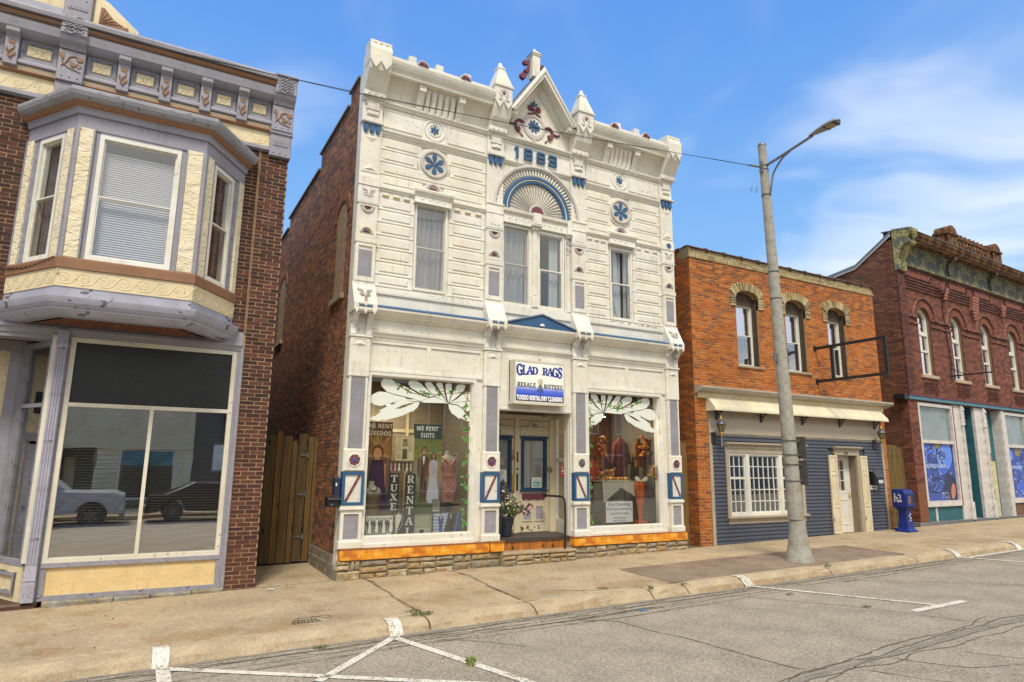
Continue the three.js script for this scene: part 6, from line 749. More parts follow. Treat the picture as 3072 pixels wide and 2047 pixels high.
      part(d, 'flaked_paint', Array.from({ length: 16 }, () => { const x = rr(a + 0.05, b - 0.15), y = rr(0.59, 0.70), s = rr(0.012, 0.04); return ext(Array.from({ length: 7 }, (_, i) => { const t = i / 7 * 6.283, r = s * rr(0.5, 1.1); return [x + r * 0.8 * Math.cos(t), y + r * Math.sin(t)]; }), zb - 0.002, zb + 0.002); }), M([0.40, 0.29, 0.13], T.wood, 0.2, { rough: 0.9 }), { kind: 'stuff' });
      if (n === 'right') { part(d, 'lock_plate', [box(a - 0.05, a - 0.01, 1.40, 1.75, zb + 0.02, zb + 0.03), box(a - 0.045, a - 0.012, 1.98, 2.20, zb + 0.02, zb + 0.03), ball(a - 0.03, 1.85, zb + 0.04, 0.022)], M([0.05, 0.04, 0.03], null, 1, { rough: 0.4, metal: 0.7 })); part(d, 'kick_strip', box(a - 0.16, a - 0.1, 1.38, 1.72, zb + 0.024, zb + 0.032), mat.brass); }
    }
    const num = new TextGeometry('117', { font: await new FontLoader().loadAsync('fonts/droid/droid_serif_bold.typeface.json'), size: 0.085, depth: 0.008, curveSegments: 4 }); num.translate(6.27, 2.545, zb + 0.012); part(b2, 'house_number', num, mat.black);
    // side window of the entry, splayed
    const A = [7.56, -0.06], B = [7.79, -0.9]; const Ln = Math.hypot(B[0] - A[0], B[1] - A[1]), ang = Math.atan2(B[1] - A[1], B[0] - A[0]); CUR = new THREE.Matrix4().makeTranslation(B[0], 0, B[1]).multiply(new THREE.Matrix4().makeRotationY(-(ang + Math.PI)));
    const f = part(b2, 'entry_side_window', [...frameGeo(0, Ln, 0.56, 2.965, 0.07, -0.06, 0, 0.27), box(0.07, Ln - 0.07, 2.01, 2.08, -0.05, 0.0), box(0.07, Ln - 0.07, 2.585, 2.60, -0.05, -0.01)], mat.whiteClean);
    part(f, 'pane', box(0.07, Ln - 0.07, 0.83, 2.01, -0.035, -0.03), mat.glassShow); part(f, 'pane', box(0.07, Ln - 0.07, 2.08, 2.90, -0.035, -0.03), mat.glassShow);
    CUR = new THREE.Matrix4();
  }
  // places where the paint has flaked off, mostly along ledges
  { const fl = [], at = (x, y, z, s) => { const n = 6, a0 = rnd() * 6; fl.push(ext(Array.from({ length: n }, (_, i) => { const t = a0 + i / n * 6.283, r = s * rr(0.4, 1.2); return [x + r * 1.9 * Math.cos(t), y + r * 0.7 * Math.sin(t)]; }).sort((p, q) => Math.atan2(p[1] - y, p[0] - x) - Math.atan2(q[1] - y, q[0] - x)), z - 0.003, z + 0.0012)); };
    for (let i = 0; i < 46; i++) at(rr(8.6, 10.0), 5.02 - rr(0, 0.03), 0.055, rr(0.005, 0.014)); for (let i = 0; i < 22; i++) at(rr(4.4, 5.4), rr(4.95, 5.03), 0.055, rr(0.004, 0.010)); for (let i = 0; i < 40; i++) { const k = i % 2; at(k ? rr(8.2, 9.9) : rr(3.6, 5.3), 4.26 + rr(0, 0.03), 0.035, rr(0.004, 0.012)); }
    for (let i = 0; i < 26; i++) at(rr(9.35, 10.0), rowsLow[6][0] + rr(0.10, 0.19), 0.042, rr(0.004, 0.012)); for (let i = 0; i < 14; i++) at(rr(9.5, 9.9), rr(8.18, 8.3), 0.034, rr(0.006, 0.014)); for (let i = 0; i < 12; i++) at(rr(3.75, 4.1), rr(8.2, 8.45), 0.034, rr(0.004, 0.010));
    part(b2, 'flaked_paint', fl, M([0.30, 0.26, 0.20], T.wood, 0.2, { rough: 0.9 }), { kind: 'stuff' });
    const st = []; for (const [x, y, z, w, l] of [[3.16, 4.80, 0.301, 0.03, 0.12], [3.13, 4.72, 0.302, 0.018, 0.07], [8.95, 8.17, 0.0265, 0.014, 0.12], [8.99, 8.17, 0.0266, 0.010, 0.09]]) st.push(ext([[x - w / 2, y], [x - w * 0.3, y - l * 0.7], [x, y - l], [x + w * 0.35, y - l * 0.6], [x + w / 2, y]], z - 0.002, z + 0.0014)); part(b2, 'rust_stain', st, M([0.50, 0.34, 0.14], T.stone, 0.2, { rough: 0.9 }), { kind: 'stuff' }); }
}

// ---------- the orange brick office building ----------
const b3 = thing('orange_brick_building', 'two-storey orange brick building with a blue clapboard front and cream awning', 'building', [14.6, 0.25, 0]);
{
  const bs = brickSet([[0.60, 0.172, 0.022], [0.52, 0.138, 0.020], [0.65, 0.21, 0.030], [0.40, 0.122, 0.030], [0.28, 0.10, 0.036], [0.55, 0.21, 0.048]]), pk = pickOf([4, 4, 2, 3, 1.4, 2]);
  const mortar = M([0.78, 0.42, 0.16], T.mortar, 0.5, { rough: 0.95 });
  const ops = [[12.93, 0.40], [14.74, 0.40], [16.44, 0.395]];
  const hole = ([c, h]) => { const o = [[c - h, 4.38], [c + h, 4.38]]; for (let i = 0; i <= 12; i++) { const a = i / 12, x = c + h - 2 * h * a; o.push([x, 6.08 + 0.20 * Math.sqrt(Math.max(0, 1 - (2 * a - 1) ** 2))]); } return o; };
  part(b3, 'wall', [ext(rectPts(11.03, 18.2, 3.2, 7.12), -0.3, 0, { holes: ops.map(o => hole(o).reverse()) }), box(11.03, 11.41, 0, 3.2, -0.3, 0), box(18.03, 18.2, 0, 3.2, -0.3, 0), box(11.03, 11.3, 0, 7.12, -12, -0.3), box(17.93, 18.2, 0, 7.12, -12, -0.3), box(11.3, 17.93, 0, 6.6, -12, -11.7), box(11.3, 17.93, 3.2, 3.4, -1, -0.3)], mortar);
  part(b3, 'roof', box(11.3, 17.93, 6.5, 6.6, -11.7, -0.3), mat.roof);
  const L = [], cut = ops.map(([c, h]) => { return v => { if (v < 4.38 || v > 6.49) return null; if (v < 5.84) return [c - h, c + h]; if (v < 6.25) return [c - 0.59, c + 0.59]; const t = (v - 6.25) / 0.24; return [c - 0.59 * Math.sqrt(1 - t * t), c + 0.59 * Math.sqrt(1 - t * t)]; }; });
  layBricks(L, { at: [0, 0, 0], u: [1, 0], n: [0, 1], v0: 0.10, v1: 6.88, len: 0.205, course: 0.068, joint: 0.012, proud: 0.004, free: v => v > 3.72 ? minus([[11.03, 18.2]], cut.map(f => f(v)).filter(Boolean)) : [[11.03, 11.41], [18.03, 18.2]], pick: (u, v) => v > 6.2 && rnd() < 0.35 ? 4 : v < 1.2 && rnd() < 0.4 ? 3 : pk() });
  const side = pickOf([1, 3, 0.5, 4, 4, 1]);
  layBricks(L, { at: [11.03, 0, 0], u: [0, -1], n: [-1, 0], v0: 0.10, v1: 6.95, len: 0.205, course: 0.068, free: () => [[0, 4]], pick: side });
  pieces(b3, 'brick', L, bs.mats, WHITE_BRICK, bs.cols);
  // stepped crack below the first window
  part(b3, 'crack', [[12.33, 5.84], [12.22, 5.77], [12.08, 5.70], [11.98, 5.63], [11.86, 5.56], [11.78, 5.50], [11.74, 5.36], [11.68, 5.22], [11.66, 5.10]].map((p, i, A) => i ? box(Math.min(p[0], A[i - 1][0]) - 0.006, Math.max(p[0], A[i - 1][0]) + 0.006, p[1] - 0.008, p[1] + 0.008, 0, 0.0125) : null).filter(Boolean).concat([[12.22, 5.77], [11.98, 5.63], [11.78, 5.5], [11.72, 5.3]].map(p => box(p[0] - 0.007, p[0] + 0.007, p[1] - 0.06, p[1] + 0.07, 0, 0.0128))), mat.dark);
  // yellow brick band, arches
  const ys = brickSet([[0.56, 0.46, 0.23], [0.62, 0.52, 0.29], [0.48, 0.38, 0.18], [0.36, 0.28, 0.15]]), yl = [], yp = pickOf([4, 3, 3, 1]);
  layBricks(yl, { at: [0, 0, 0.02], u: [1, 0], n: [0, 1], v0: 6.88, v1: 6.945, len: 0.205, course: 0.068, free: () => [[11.01, 18.22]], pick: yp }); layBricks(yl, { at: [0, 0, 0.0], u: [1, 0], n: [0, 1], v0: 6.945, v1: 7.13, len: 0.205, course: 0.062, proud: 0.012, free: () => [[11.02, 18.21]], pick: yp });
  part(b3, 'band_backing', box(11.02, 18.21, 6.87, 7.12, -0.3, 0.008), M([0.30, 0.25, 0.15], T.mortar, 0.4, {}));
  pieces(b3, 'yellow_brick', yl, ys.mats, WHITE_BRICK, ys.cols);
  for (const [c, h] of ops) {
    const a = part(b3, 'window_arch', [ext([...(() => { const o = []; for (let i = 0; i <= 14; i++) { const t = Math.PI * i / 14; o.push([c + 0.585 * Math.cos(t), 6.25 + 0.235 * Math.sin(t)]); } return o; })(), [c - 0.585, 5.845], [c - h, 5.845], ...(() => { const o = []; for (let i = 0; i <= 12; i++) { const x = c - h + 2 * h * i / 12, q = (x - c) / h; o.push([x, 6.08 + 0.20 * Math.sqrt(Math.max(0, 1 - q * q))]); } return o; })(), [c + h, 5.845], [c + 0.585, 5.845]], -0.05, 0.012)], M([0.30, 0.25, 0.15], T.mortar, 0.4, {}));
    for (let i = 0; i < 15; i++) { const t = Math.PI * (i + 0.5) / 15, inner = [c + h * 1.0 * Math.cos(t), 6.08 + 0.20 * Math.sin(t) + 0.0], outer = [c + 0.585 * Math.cos(t) * 1.0, 6.255 + 0.235 * Math.sin(t)]; const dx = outer[0] - inner[0], dy = outer[1] - inner[1], l = Math.hypot(dx, dy), g = plate(-0.031, 0.031, 0.01, l, 0, 0.042, 0.008); g.rotateZ(Math.atan2(dy, dx) - Math.PI / 2); g.translate(inner[0], inner[1], 0); part(a, 'arch_brick', g, ys.mats[(rnd() * 4) | 0]); }
    for (const s of [-1, 1]) for (let k = 0; k < 4; k++) part(a, 'arch_brick', plate(s > 0 ? c + h + 0.004 : c - 0.585, s > 0 ? c + 0.585 : c - h - 0.004, 5.85 + k * 0.068, 5.908 + k * 0.068, 0, 0.04, 0.008), ys.mats[(rnd() * 4) | 0]);
    part(b3, 'window_sill', plate(c - h - 0.05, c + h + 0.07, 4.32, 4.38, -0.3, 0.045, 0.01), mat.stoneSill);
    const wd = M([0.115, 0.085, 0.065], T.wood, 0.35, { rough: 0.9 });
    part(b3, 'wood_casing', [box(c + h - 0.035, c + h, 4.38, 6.18, -0.26, -0.05), box(c + h - 0.06, c + h - 0.03, 4.38, 6.12, -0.26, -0.12), box(c - h, c - h + 0.03, 4.38, 6.18, -0.26, -0.05), ext([[c - h, 5.95], [c + h, 5.95], [c + h, 6.08], ...Array.from({ length: 11 }, (_, i) => { const q = 1 - (i + 1) / 6; return [c + h * q, 6.08 + 0.20 * Math.sqrt(Math.max(0, 1 - q * q))]; }), [c - h, 6.08]], -0.28, -0.14)], wd);
    sashWindow(b3, { x0: c - h + 0.02, x1: c + h - 0.045, y0: 4.385, y1: 5.965, zf: -0.17, rail: 5.17, fw: 0.04, sw: 0.022, depth: 0.08, glass: mat.glassSky, glassLow: mat.glassFilm, blind: { y0: 5.17, pitch: 0.04, tilt: 1.35, w: 0.046 } });
  }
  { // clay coping tiles
    const tile = M([0.16, 0.075, 0.05], T.stone, 0.5, { rough: 0.6 }); for (let x = 11.02; x < 18.2; x += 0.61) { const w = Math.min(0.60, 18.22 - x); part(b3, 'coping_tile', [(() => { const g = new THREE.CylinderGeometry(0.16, 0.16, w, 14, 1, false, 0, Math.PI); g.rotateZ(Math.PI / 2); g.rotateX(0); g.scale(1, 0.45, 1.1); g.translate(x + w / 2, 7.12, -0.12); return g; })(), (() => { const g = new THREE.CylinderGeometry(0.175, 0.175, 0.05, 14, 1); g.rotateZ(Math.PI / 2); g.scale(1, 0.48, 1.1); g.translate(x + w - 0.02, 7.125, -0.12); return g; })()], tile); }
    part(b3, 'side_coping', box(10.98, 11.3, 7.10, 7.17, -4.5, -0.28), tile);
  }
  // gutter cornice and awning
  part(b3, 'cornice', [mould([[0, 3.60], [0.04, 3.60], [0.16, 3.665], [0.20, 3.665], [0.23, 3.70], [0.245, 3.72], [0.245, 3.755], [0, 3.80]], 11.04, 18.35)], M([0.50, 0.46, 0.40], T.paint, 1.1, { rough: 0.5 }));
  part(b3, 'fascia', [mould([[0, 3.50], [0.05, 3.50], [0.05, 3.60], [0.10, 3.62], [0, 3.62]], 11.10, 18.15)], mat.cream);
  const awn = part(b3, 'awning', [mould([[0.03, 3.53], [0.06, 3.53], [0.13, 3.46], [0.135, 3.445], [0.20, 3.38], [0.205, 3.365], [0.27, 3.30], [0.295, 3.24], [0.295, 3.205], [0.28, 3.205], [0.27, 3.25], [0.03, 3.50]], 11.37, 17.95), ...[11.37, 17.94].map(x => ext([[0.0, 3.205], [0.28, 3.205], [0.28, 3.26], [0.06, 3.52], [0, 3.52]], 0, 0.012).rotateY(-Math.PI / 2).translate(x + 0.01, 0, 0))], M([0.80, 0.73, 0.56], T.paint, 1.3, { rough: 0.5 }));
  for (const x of [11.66, 13.16, 14.68, 16.18, 17.68]) part(b3, 'awning_bracket', [box(x - 0.012, x + 0.012, 3.0, 3.22, 0.02, 0.045), box(x - 0.012, x + 0.012, 3.19, 3.215, 0.02, 0.24), tube([[x, 3.02, 0.04], [x, 3.08, 0.10], [x, 3.15, 0.13], [x, 3.20, 0.22]], 0.012, 6, 12), ring(0, 0, 0.018, 0.03, -0.01, 0.01, 0.003).rotateY(Math.PI / 2).translate(x, 3.13, 0.085)], mat.blackMetal);
  const tan = M([0.46, 0.40, 0.31], T.paint, 1.3, { rough: 0.6 });
  const boardTex = canvasTex(2048, 96, (g, w, h) => { g.fillStyle = '#b5aa98'; g.fillRect(0, 0, w, h); for (let i = 0; i < 1500; i++) { g.fillStyle = `rgba(${rnd() < 0.5 ? '90,80,65' : '210,200,185'},0.04)`; g.fillRect(rnd() * w, rnd() * h, 20 + rnd() * 90, 1 + rnd() * 2); } g.font = 'bold 62px serif'; g.fillStyle = 'rgba(160,146,126,0.75)'; g.strokeStyle = 'rgba(205,196,180,0.9)'; g.lineWidth = 2; const put = (t, x, sp) => { for (const c of t) { g.fillText(c, x, 68); g.strokeText(c, x, 68); x += sp; } }; put('RAUCH', 590, 62); put('REALTY', 1000, 52); put('INC', 1395, 50); });
  part(b3, 'name_board', printed(11.43, 17.93, 2.73, 3.06, -0.04, 0.012), printMat(boardTex, 0.65), { keepUV: true });
  part(b3, 'board_trim', [box(11.41, 17.95, 3.06, 3.25, -0.04, 0.002), box(11.41, 18.0, 2.695, 2.732, -0.04, 0.035), box(11.41, 18.0, 2.66, 2.695, -0.04, 0.015), box(11.41, 17.95, 3.25, 3.6, -0.2, -0.01), box(11.41, 11.50, 0.17, 2.66, -0.1, 0.02), box(17.94, 18.03, 0.28, 2.66, -0.1, 0.02)], tan);
  // clapboards, each its own board
  const sid = M([0.068, 0.078, 0.115], T.paint, 1.2, { rough: 0.55 });
  part(b3, 'siding_backing', [ext(rectPts(11.41, 18.03, 0.0, 2.7), -0.25, -0.03, { holes: [rectPts(11.95, 14.5, 0.75, 2.35).reverse(), rectPts(15.97, 16.80, 0.25, 2.27).reverse()] })], sid);
  for (let y = 0.20, k = 0; y < 2.64; y += 0.0865, k++) { const iv = minus([[11.50, 17.94]], [...(y > 0.60 && y < 2.48 ? [[11.91, 14.60]] : []), ...(y < 2.44 ? [[15.62, 17.18]] : [])]); for (const [a, b] of iv) { const base = gs((a + b) / 2, 0); if (y + 0.08 < base + 0.03) continue; part(b3, 'clapboard', sweep([[-0.03, y], [0.018, y], [0.018, y + 0.012], [-0.005, y + 0.092], [-0.03, y + 0.092]], [[a, 0], [b, 0]]), sid); } }
  // grouped window with many panes
  const cas = part(b3, 'window_casing', [box(11.90, 12.0, 0.80, 2.26, -0.03, 0.035), box(14.50, 14.60, 0.80, 2.26, -0.03, 0.035), box(11.90, 14.60, 2.26, 2.43, -0.03, 0.035), mould([[0, 2.43], [0.06, 2.43], [0.11, 2.47], [0.11, 2.505], [0, 2.515]], 11.89, 14.72), mould([[0, 0.76], [0.09, 0.765], [0.095, 0.80], [0, 0.815]], 11.88, 14.66), box(11.91, 14.60, 0.645, 0.76, -0.03, 0.03), ...Array.from({ length: 34 }, (_, i) => box(11.94 + i * 0.079, 11.98 + i * 0.079, 2.375, 2.425, 0.03, 0.07))], tan);
  const multi = (x0, x1, y0, y1, cols, rows, sashY) => { const f = part(cas, 'window', frameGeo(x0, x1, y0, y1, 0.045, -0.10, 0.012), mat.whiteClean), a = x0 + 0.045, b = x1 - 0.045, c = y0 + 0.045, d = y1 - 0.045, w = 0.009; const g = []; for (let i = 1; i < cols; i++) { const x = mix(a, b, i / cols); g.push(box(x - w, x + w, c, d, -0.05, -0.028)); } for (let j = 1; j < rows; j++) { const y = mix(c, d, j / rows), ww = j === sashY ? 0.026 : w; g.push(box(a, b, y - ww, y + ww, -0.052, -0.026)); } f.add; part(cas, 'muntins', [...g, ...frameGeo(a, b, c, d, 0.03, -0.055, -0.02)], mat.whiteClean); part(cas, 'pane', box(a, b, c, d, -0.046, -0.042), mat.glassFilm); };
  multi(12.0, 12.62, 0.83, 2.26, 3, 5, 3); multi(12.65, 13.77, 0.83, 2.26, 6, 5, -1); multi(13.80, 14.47, 0.83, 2.26, 3, 5, 3);
  part(cas, 'window_post', [box(12.62, 12.65, 0.815, 2.26, -0.08, 0.02), box(13.77, 13.80, 0.815, 2.26, -0.08, 0.02), box(11.95, 14.5, 0.815, 0.83, -0.08, 0.02)], mat.whiteClean);
  part(cas, 'dark_room', [box(11.9, 14.6, 0.7, 2.5, -1.6, -1.55), box(11.9, 14.6, 0.7, 0.75, -1.6, -0.25), box(11.9, 11.95, 0.7, 2.5, -1.6, -0.25), box(14.55, 14.6, 0.7, 2.5, -1.6, -0.25), box(11.9, 14.6, 2.4, 2.45, -1.6, -0.25)], mat.dark);
  part(cas, 'curtain', [drape(12.1, 12.5, 0.9, 2.2, -0.5, 3, 0.03), drape(12.85, 13.05, 0.9, 2.2, -0.6, 2, 0.03), drape(13.9, 14.3, 0.9, 2.2, -0.5, 3, 0.03)], M([0.10, 0.10, 0.11], null, 1, { double: true }));
  // door with its recess, dentils and shutters
  part(b3, 'door_casing', [box(15.87, 15.965, 0.26, 2.30, -0.03, 0.03), box(16.805, 16.895, 0.26, 2.30, -0.03, 0.03), box(15.87, 16.895, 2.27, 2.38, -0.03, 0.032), mould([[0, 2.43], [0.06, 2.43], [0.10, 2.465], [0.10, 2.495], [0, 2.505]], 15.84, 16.98), box(15.87, 16.92, 2.38, 2.43, -0.03, 0.02), ...Array.from({ length: 15 }, (_, i) => box(15.89 + i * 0.068, 15.925 + i * 0.068, 2.375, 2.425, 0.02, 0.055))], tan);
  part(b3, 'door_reveal', [box(16.79, 16.81, 0.25, 2.27, -0.26, -0.03), box(15.96, 15.98, 0.25, 2.27, -0.26, -0.03), box(15.97, 16.80, 2.255, 2.275, -0.26, -0.03), box(15.9, 16.9, 0.2, 0.285, -0.3, 0.02)], M([0.27, 0.21, 0.155], T.paint, 1, { rough: 0.6 }));
  const dd = part(b3, 'door', [...frameGeo(15.98, 16.79, 0.285, 2.255, 0.10, -0.26, -0.22), box(16.08, 16.69, 0.385, 1.30, -0.26, -0.225), ...frameGeo(16.14, 16.63, 0.48, 1.12, 0.02, -0.23, -0.215), box(16.08, 16.69, 1.28, 1.34, -0.26, -0.22), box(16.08, 16.20, 1.34, 2.155, -0.26, -0.22), box(16.57, 16.69, 1.34, 2.155, -0.26, -0.22)], mat.whiteClean);
  part(dd, 'pane', box(16.2, 16.57, 1.34, 2.155, -0.25, -0.245), mat.glassFilm); part(dd, 'muntins', [box(16.375, 16.395, 1.34, 2.155, -0.245, -0.225), box(16.2, 16.57, 1.60, 1.62, -0.245, -0.225), box(16.2, 16.57, 1.87, 1.89, -0.245, -0.225), ...frameGeo(16.2, 16.57, 1.34, 2.155, 0.014, -0.245, -0.22)], mat.whiteClean); part(dd, 'dark_room', box(15.9, 16.85, 0.2, 2.3, -0.6, -0.58), mat.dark); part(dd, 'handle', [ball(16.70, 1.22, -0.19, 0.03), box(16.69, 16.71, 1.15, 1.29, -0.22, -0.21)], mat.brass);
  for (const [a, b] of [[15.60, 15.925], [16.90, 17.20]]) { const s = part(b3, 'shutter', [box(a, b, 0.29, 2.27, 0.02, 0.042), ...frameGeo(a, b, 0.29, 2.27, 0.06, 0.04, 0.058), box(a + 0.06, b - 0.06, 0.93, 1.0, 0.04, 0.058), box(a + 0.06, b - 0.06, 1.75, 1.82, 0.04, 0.058)], M([0.76, 0.68, 0.50], T.paint, 0.9, { rough: 0.55 })); for (const [p, q] of [[0.36, 0.92], [1.01, 1.74], [1.83, 2.20]]) part(s, 'shutter_panel', plate(a + 0.075, b - 0.075, p + 0.015, q - 0.015, 0.03, 0.054, 0.012), s.material); part(s, 'latch', box(a + 0.015, a + 0.03, 0.60, 0.68, 0.055, 0.07), mat.black); }
  const font = await new FontLoader().loadAsync('fonts/droid/droid_serif_bold.typeface.json'); const t = new TextGeometry('119', { font, size: 0.075, depth: 0.008, curveSegments: 3 }); t.translate(16.24, 2.29, 0.031); part(b3, 'house_number', t, mat.black);
  // things on the wall
  const mb = thing('mailbox', 'black metal mailbox with white number 119 beside the office door', 'mailbox', [17.46, 1.70, 0.0]);
  part(mb, 'box', [ext([[0.0, 1.54], [0.20, 1.54], [0.20, 1.72], [0.14, 1.84], [0, 1.86]], 0, 0.32, { bevel: 0.008 }).rotateY(-Math.PI / 2).translate(17.62, 0, 0)], mat.black); part(mb, 'lid', [ext([[0.0, 1.858], [0.15, 1.842], [0.22, 1.70], [0.21, 1.70], [0.14, 1.83], [0, 1.848]], 0, 0.335).rotateY(-Math.PI / 2).translate(17.628, 0, 0)], M([0.03, 0.03, 0.03], null, 1, { rough: 0.25 })); part(mb, 'lock', ball(17.46, 1.72, 0.203, 0.012, 1, 1, 0.5), mat.galv);
  const nt = canvasTex(128, 64, (g, w, h) => { g.fillStyle = '#e8e8e4'; g.fillRect(0, 0, w, h); g.fillStyle = '#151515'; g.font = 'bold 58px serif'; g.fillText('119', 18, 53); }); part(mb, 'number_plate', printed(17.40, 17.58, 1.555, 1.635, 0.2, 0.209), printMat(nt), { keepUV: true });
  const ms = thing('mail_slot', 'small white framed mail slot below the black mailbox', 'mail slot', [17.41, 1.43, 0.0]); part(ms, 'frame', frameGeo(17.27, 17.55, 1.38, 1.485, 0.03, 0.01, 0.04), mat.whiteClean); part(ms, 'flap', box(17.30, 17.52, 1.41, 1.455, 0.01, 0.03), M([0.25, 0.2, 0.1], null, 1, { rough: 0.4, metal: 0.6 }));
  const lantern = (x, label) => { const z = 0.22, y = 2.70, l = thing('wall_lantern', label, 'wall lamp', [x, y, z], 'lanterns on the office front'); part(l, 'glass_shade', lathe([[0.045, 0], [0.085, 0.10], [0.105, 0.185]], x, y + 0.02, z, 6), M([0.42, 0.36, 0.17], T.fine, 0.2, { rough: 0.2 })); part(l, 'cage', Array.from({ length: 6 }, (_, i) => { const a = i * Math.PI / 3; return bar([x + 0.048 * Math.cos(a), y + 0.02, z + 0.048 * Math.sin(a)], [x + 0.108 * Math.cos(a), y + 0.205, z + 0.108 * Math.sin(a)], 0.006, 5); }), mat.blackMetal); part(l, 'cap', [lathe([[0.001, 0.10], [0.03, 0.095], [0.075, 0.065], [0.10, 0.02], [0.118, 0.0], [0.118, -0.012]], x, y + 0.205, z, 16)], M([0.20, 0.20, 0.23], T.fine, 0.3, { rough: 0.4, metal: 0.4 })); part(l, 'finial', lathe([[0.001, 0.12], [0.008, 0.09], [0.014, 0.07], [0.010, 0.06], [0.028, 0.045], [0.014, 0.035], [0.03, 0.015], [0.022, 0]], x, y + 0.30, z, 10), mat.brass); part(l, 'stem', [lathe([[0.03, 0.02], [0.05, 0], [0.028, -0.03], [0.048, -0.055], [0.03, -0.075], [0.012, -0.08]], x, y, z, 12)], mat.brass); part(l, 'rod', [bar([x, y - 0.08, z], [x, y - 0.27, z], 0.014, 8), lathe([[0.01, 0], [0.026, -0.012], [0.014, -0.03], [0.001, -0.055]], x, y - 0.265, z, 8)], M([0.5, 0.5, 0.48], null, 1, { rough: 0.3, metal: 0.8 })); part(l, 'arm', [tube([[x - 0.02, y - 0.06, z], [x - 0.05, y - 0.10, z - 0.06], [x - 0.06, y - 0.06, z - 0.14], [x - 0.05, y + 0.0, 0.03]], 0.016, 7, 20), plate(x - 0.13, x + 0.01, y - 0.24, y + 0.02, 0.0, 0.04, 0.006)], mat.blackMetal); return l; };
  lantern(11.60, 'brass and black wall lantern left of the office window under the awning'); lantern(17.68, 'brass and black wall lantern right of the office door above the mailbox');
  // empty sign frame sticking out over the pavement
  const sf = thing('projecting_sign_holder', 'empty black steel frame of a projecting sign beside the third window', 'sign frame', [15.43, 4.2, 0]); const X = 15.43;
  part(sf, 'bar', box(X - 0.03, X + 0.03, 5.02, 5.09, 0.0, 1.95), mat.blackMetal); part(sf, 'bar', box(X - 0.03, X + 0.03, 4.14, 4.21, 0.0, 1.95), mat.blackMetal); part(sf, 'upright', box(X - 0.025, X + 0.025, 4.21, 5.02, 0.45, 0.53), mat.blackMetal); part(sf, 'upright', box(X - 0.025, X + 0.025, 4.21, 5.02, 1.87, 1.95), mat.blackMetal); for (const y of [4.98, 4.10]) part(sf, 'wall_plate', box(X - 0.06, X + 0.06, y, y + 0.15, 0, 0.015), mat.blackMetal);
}

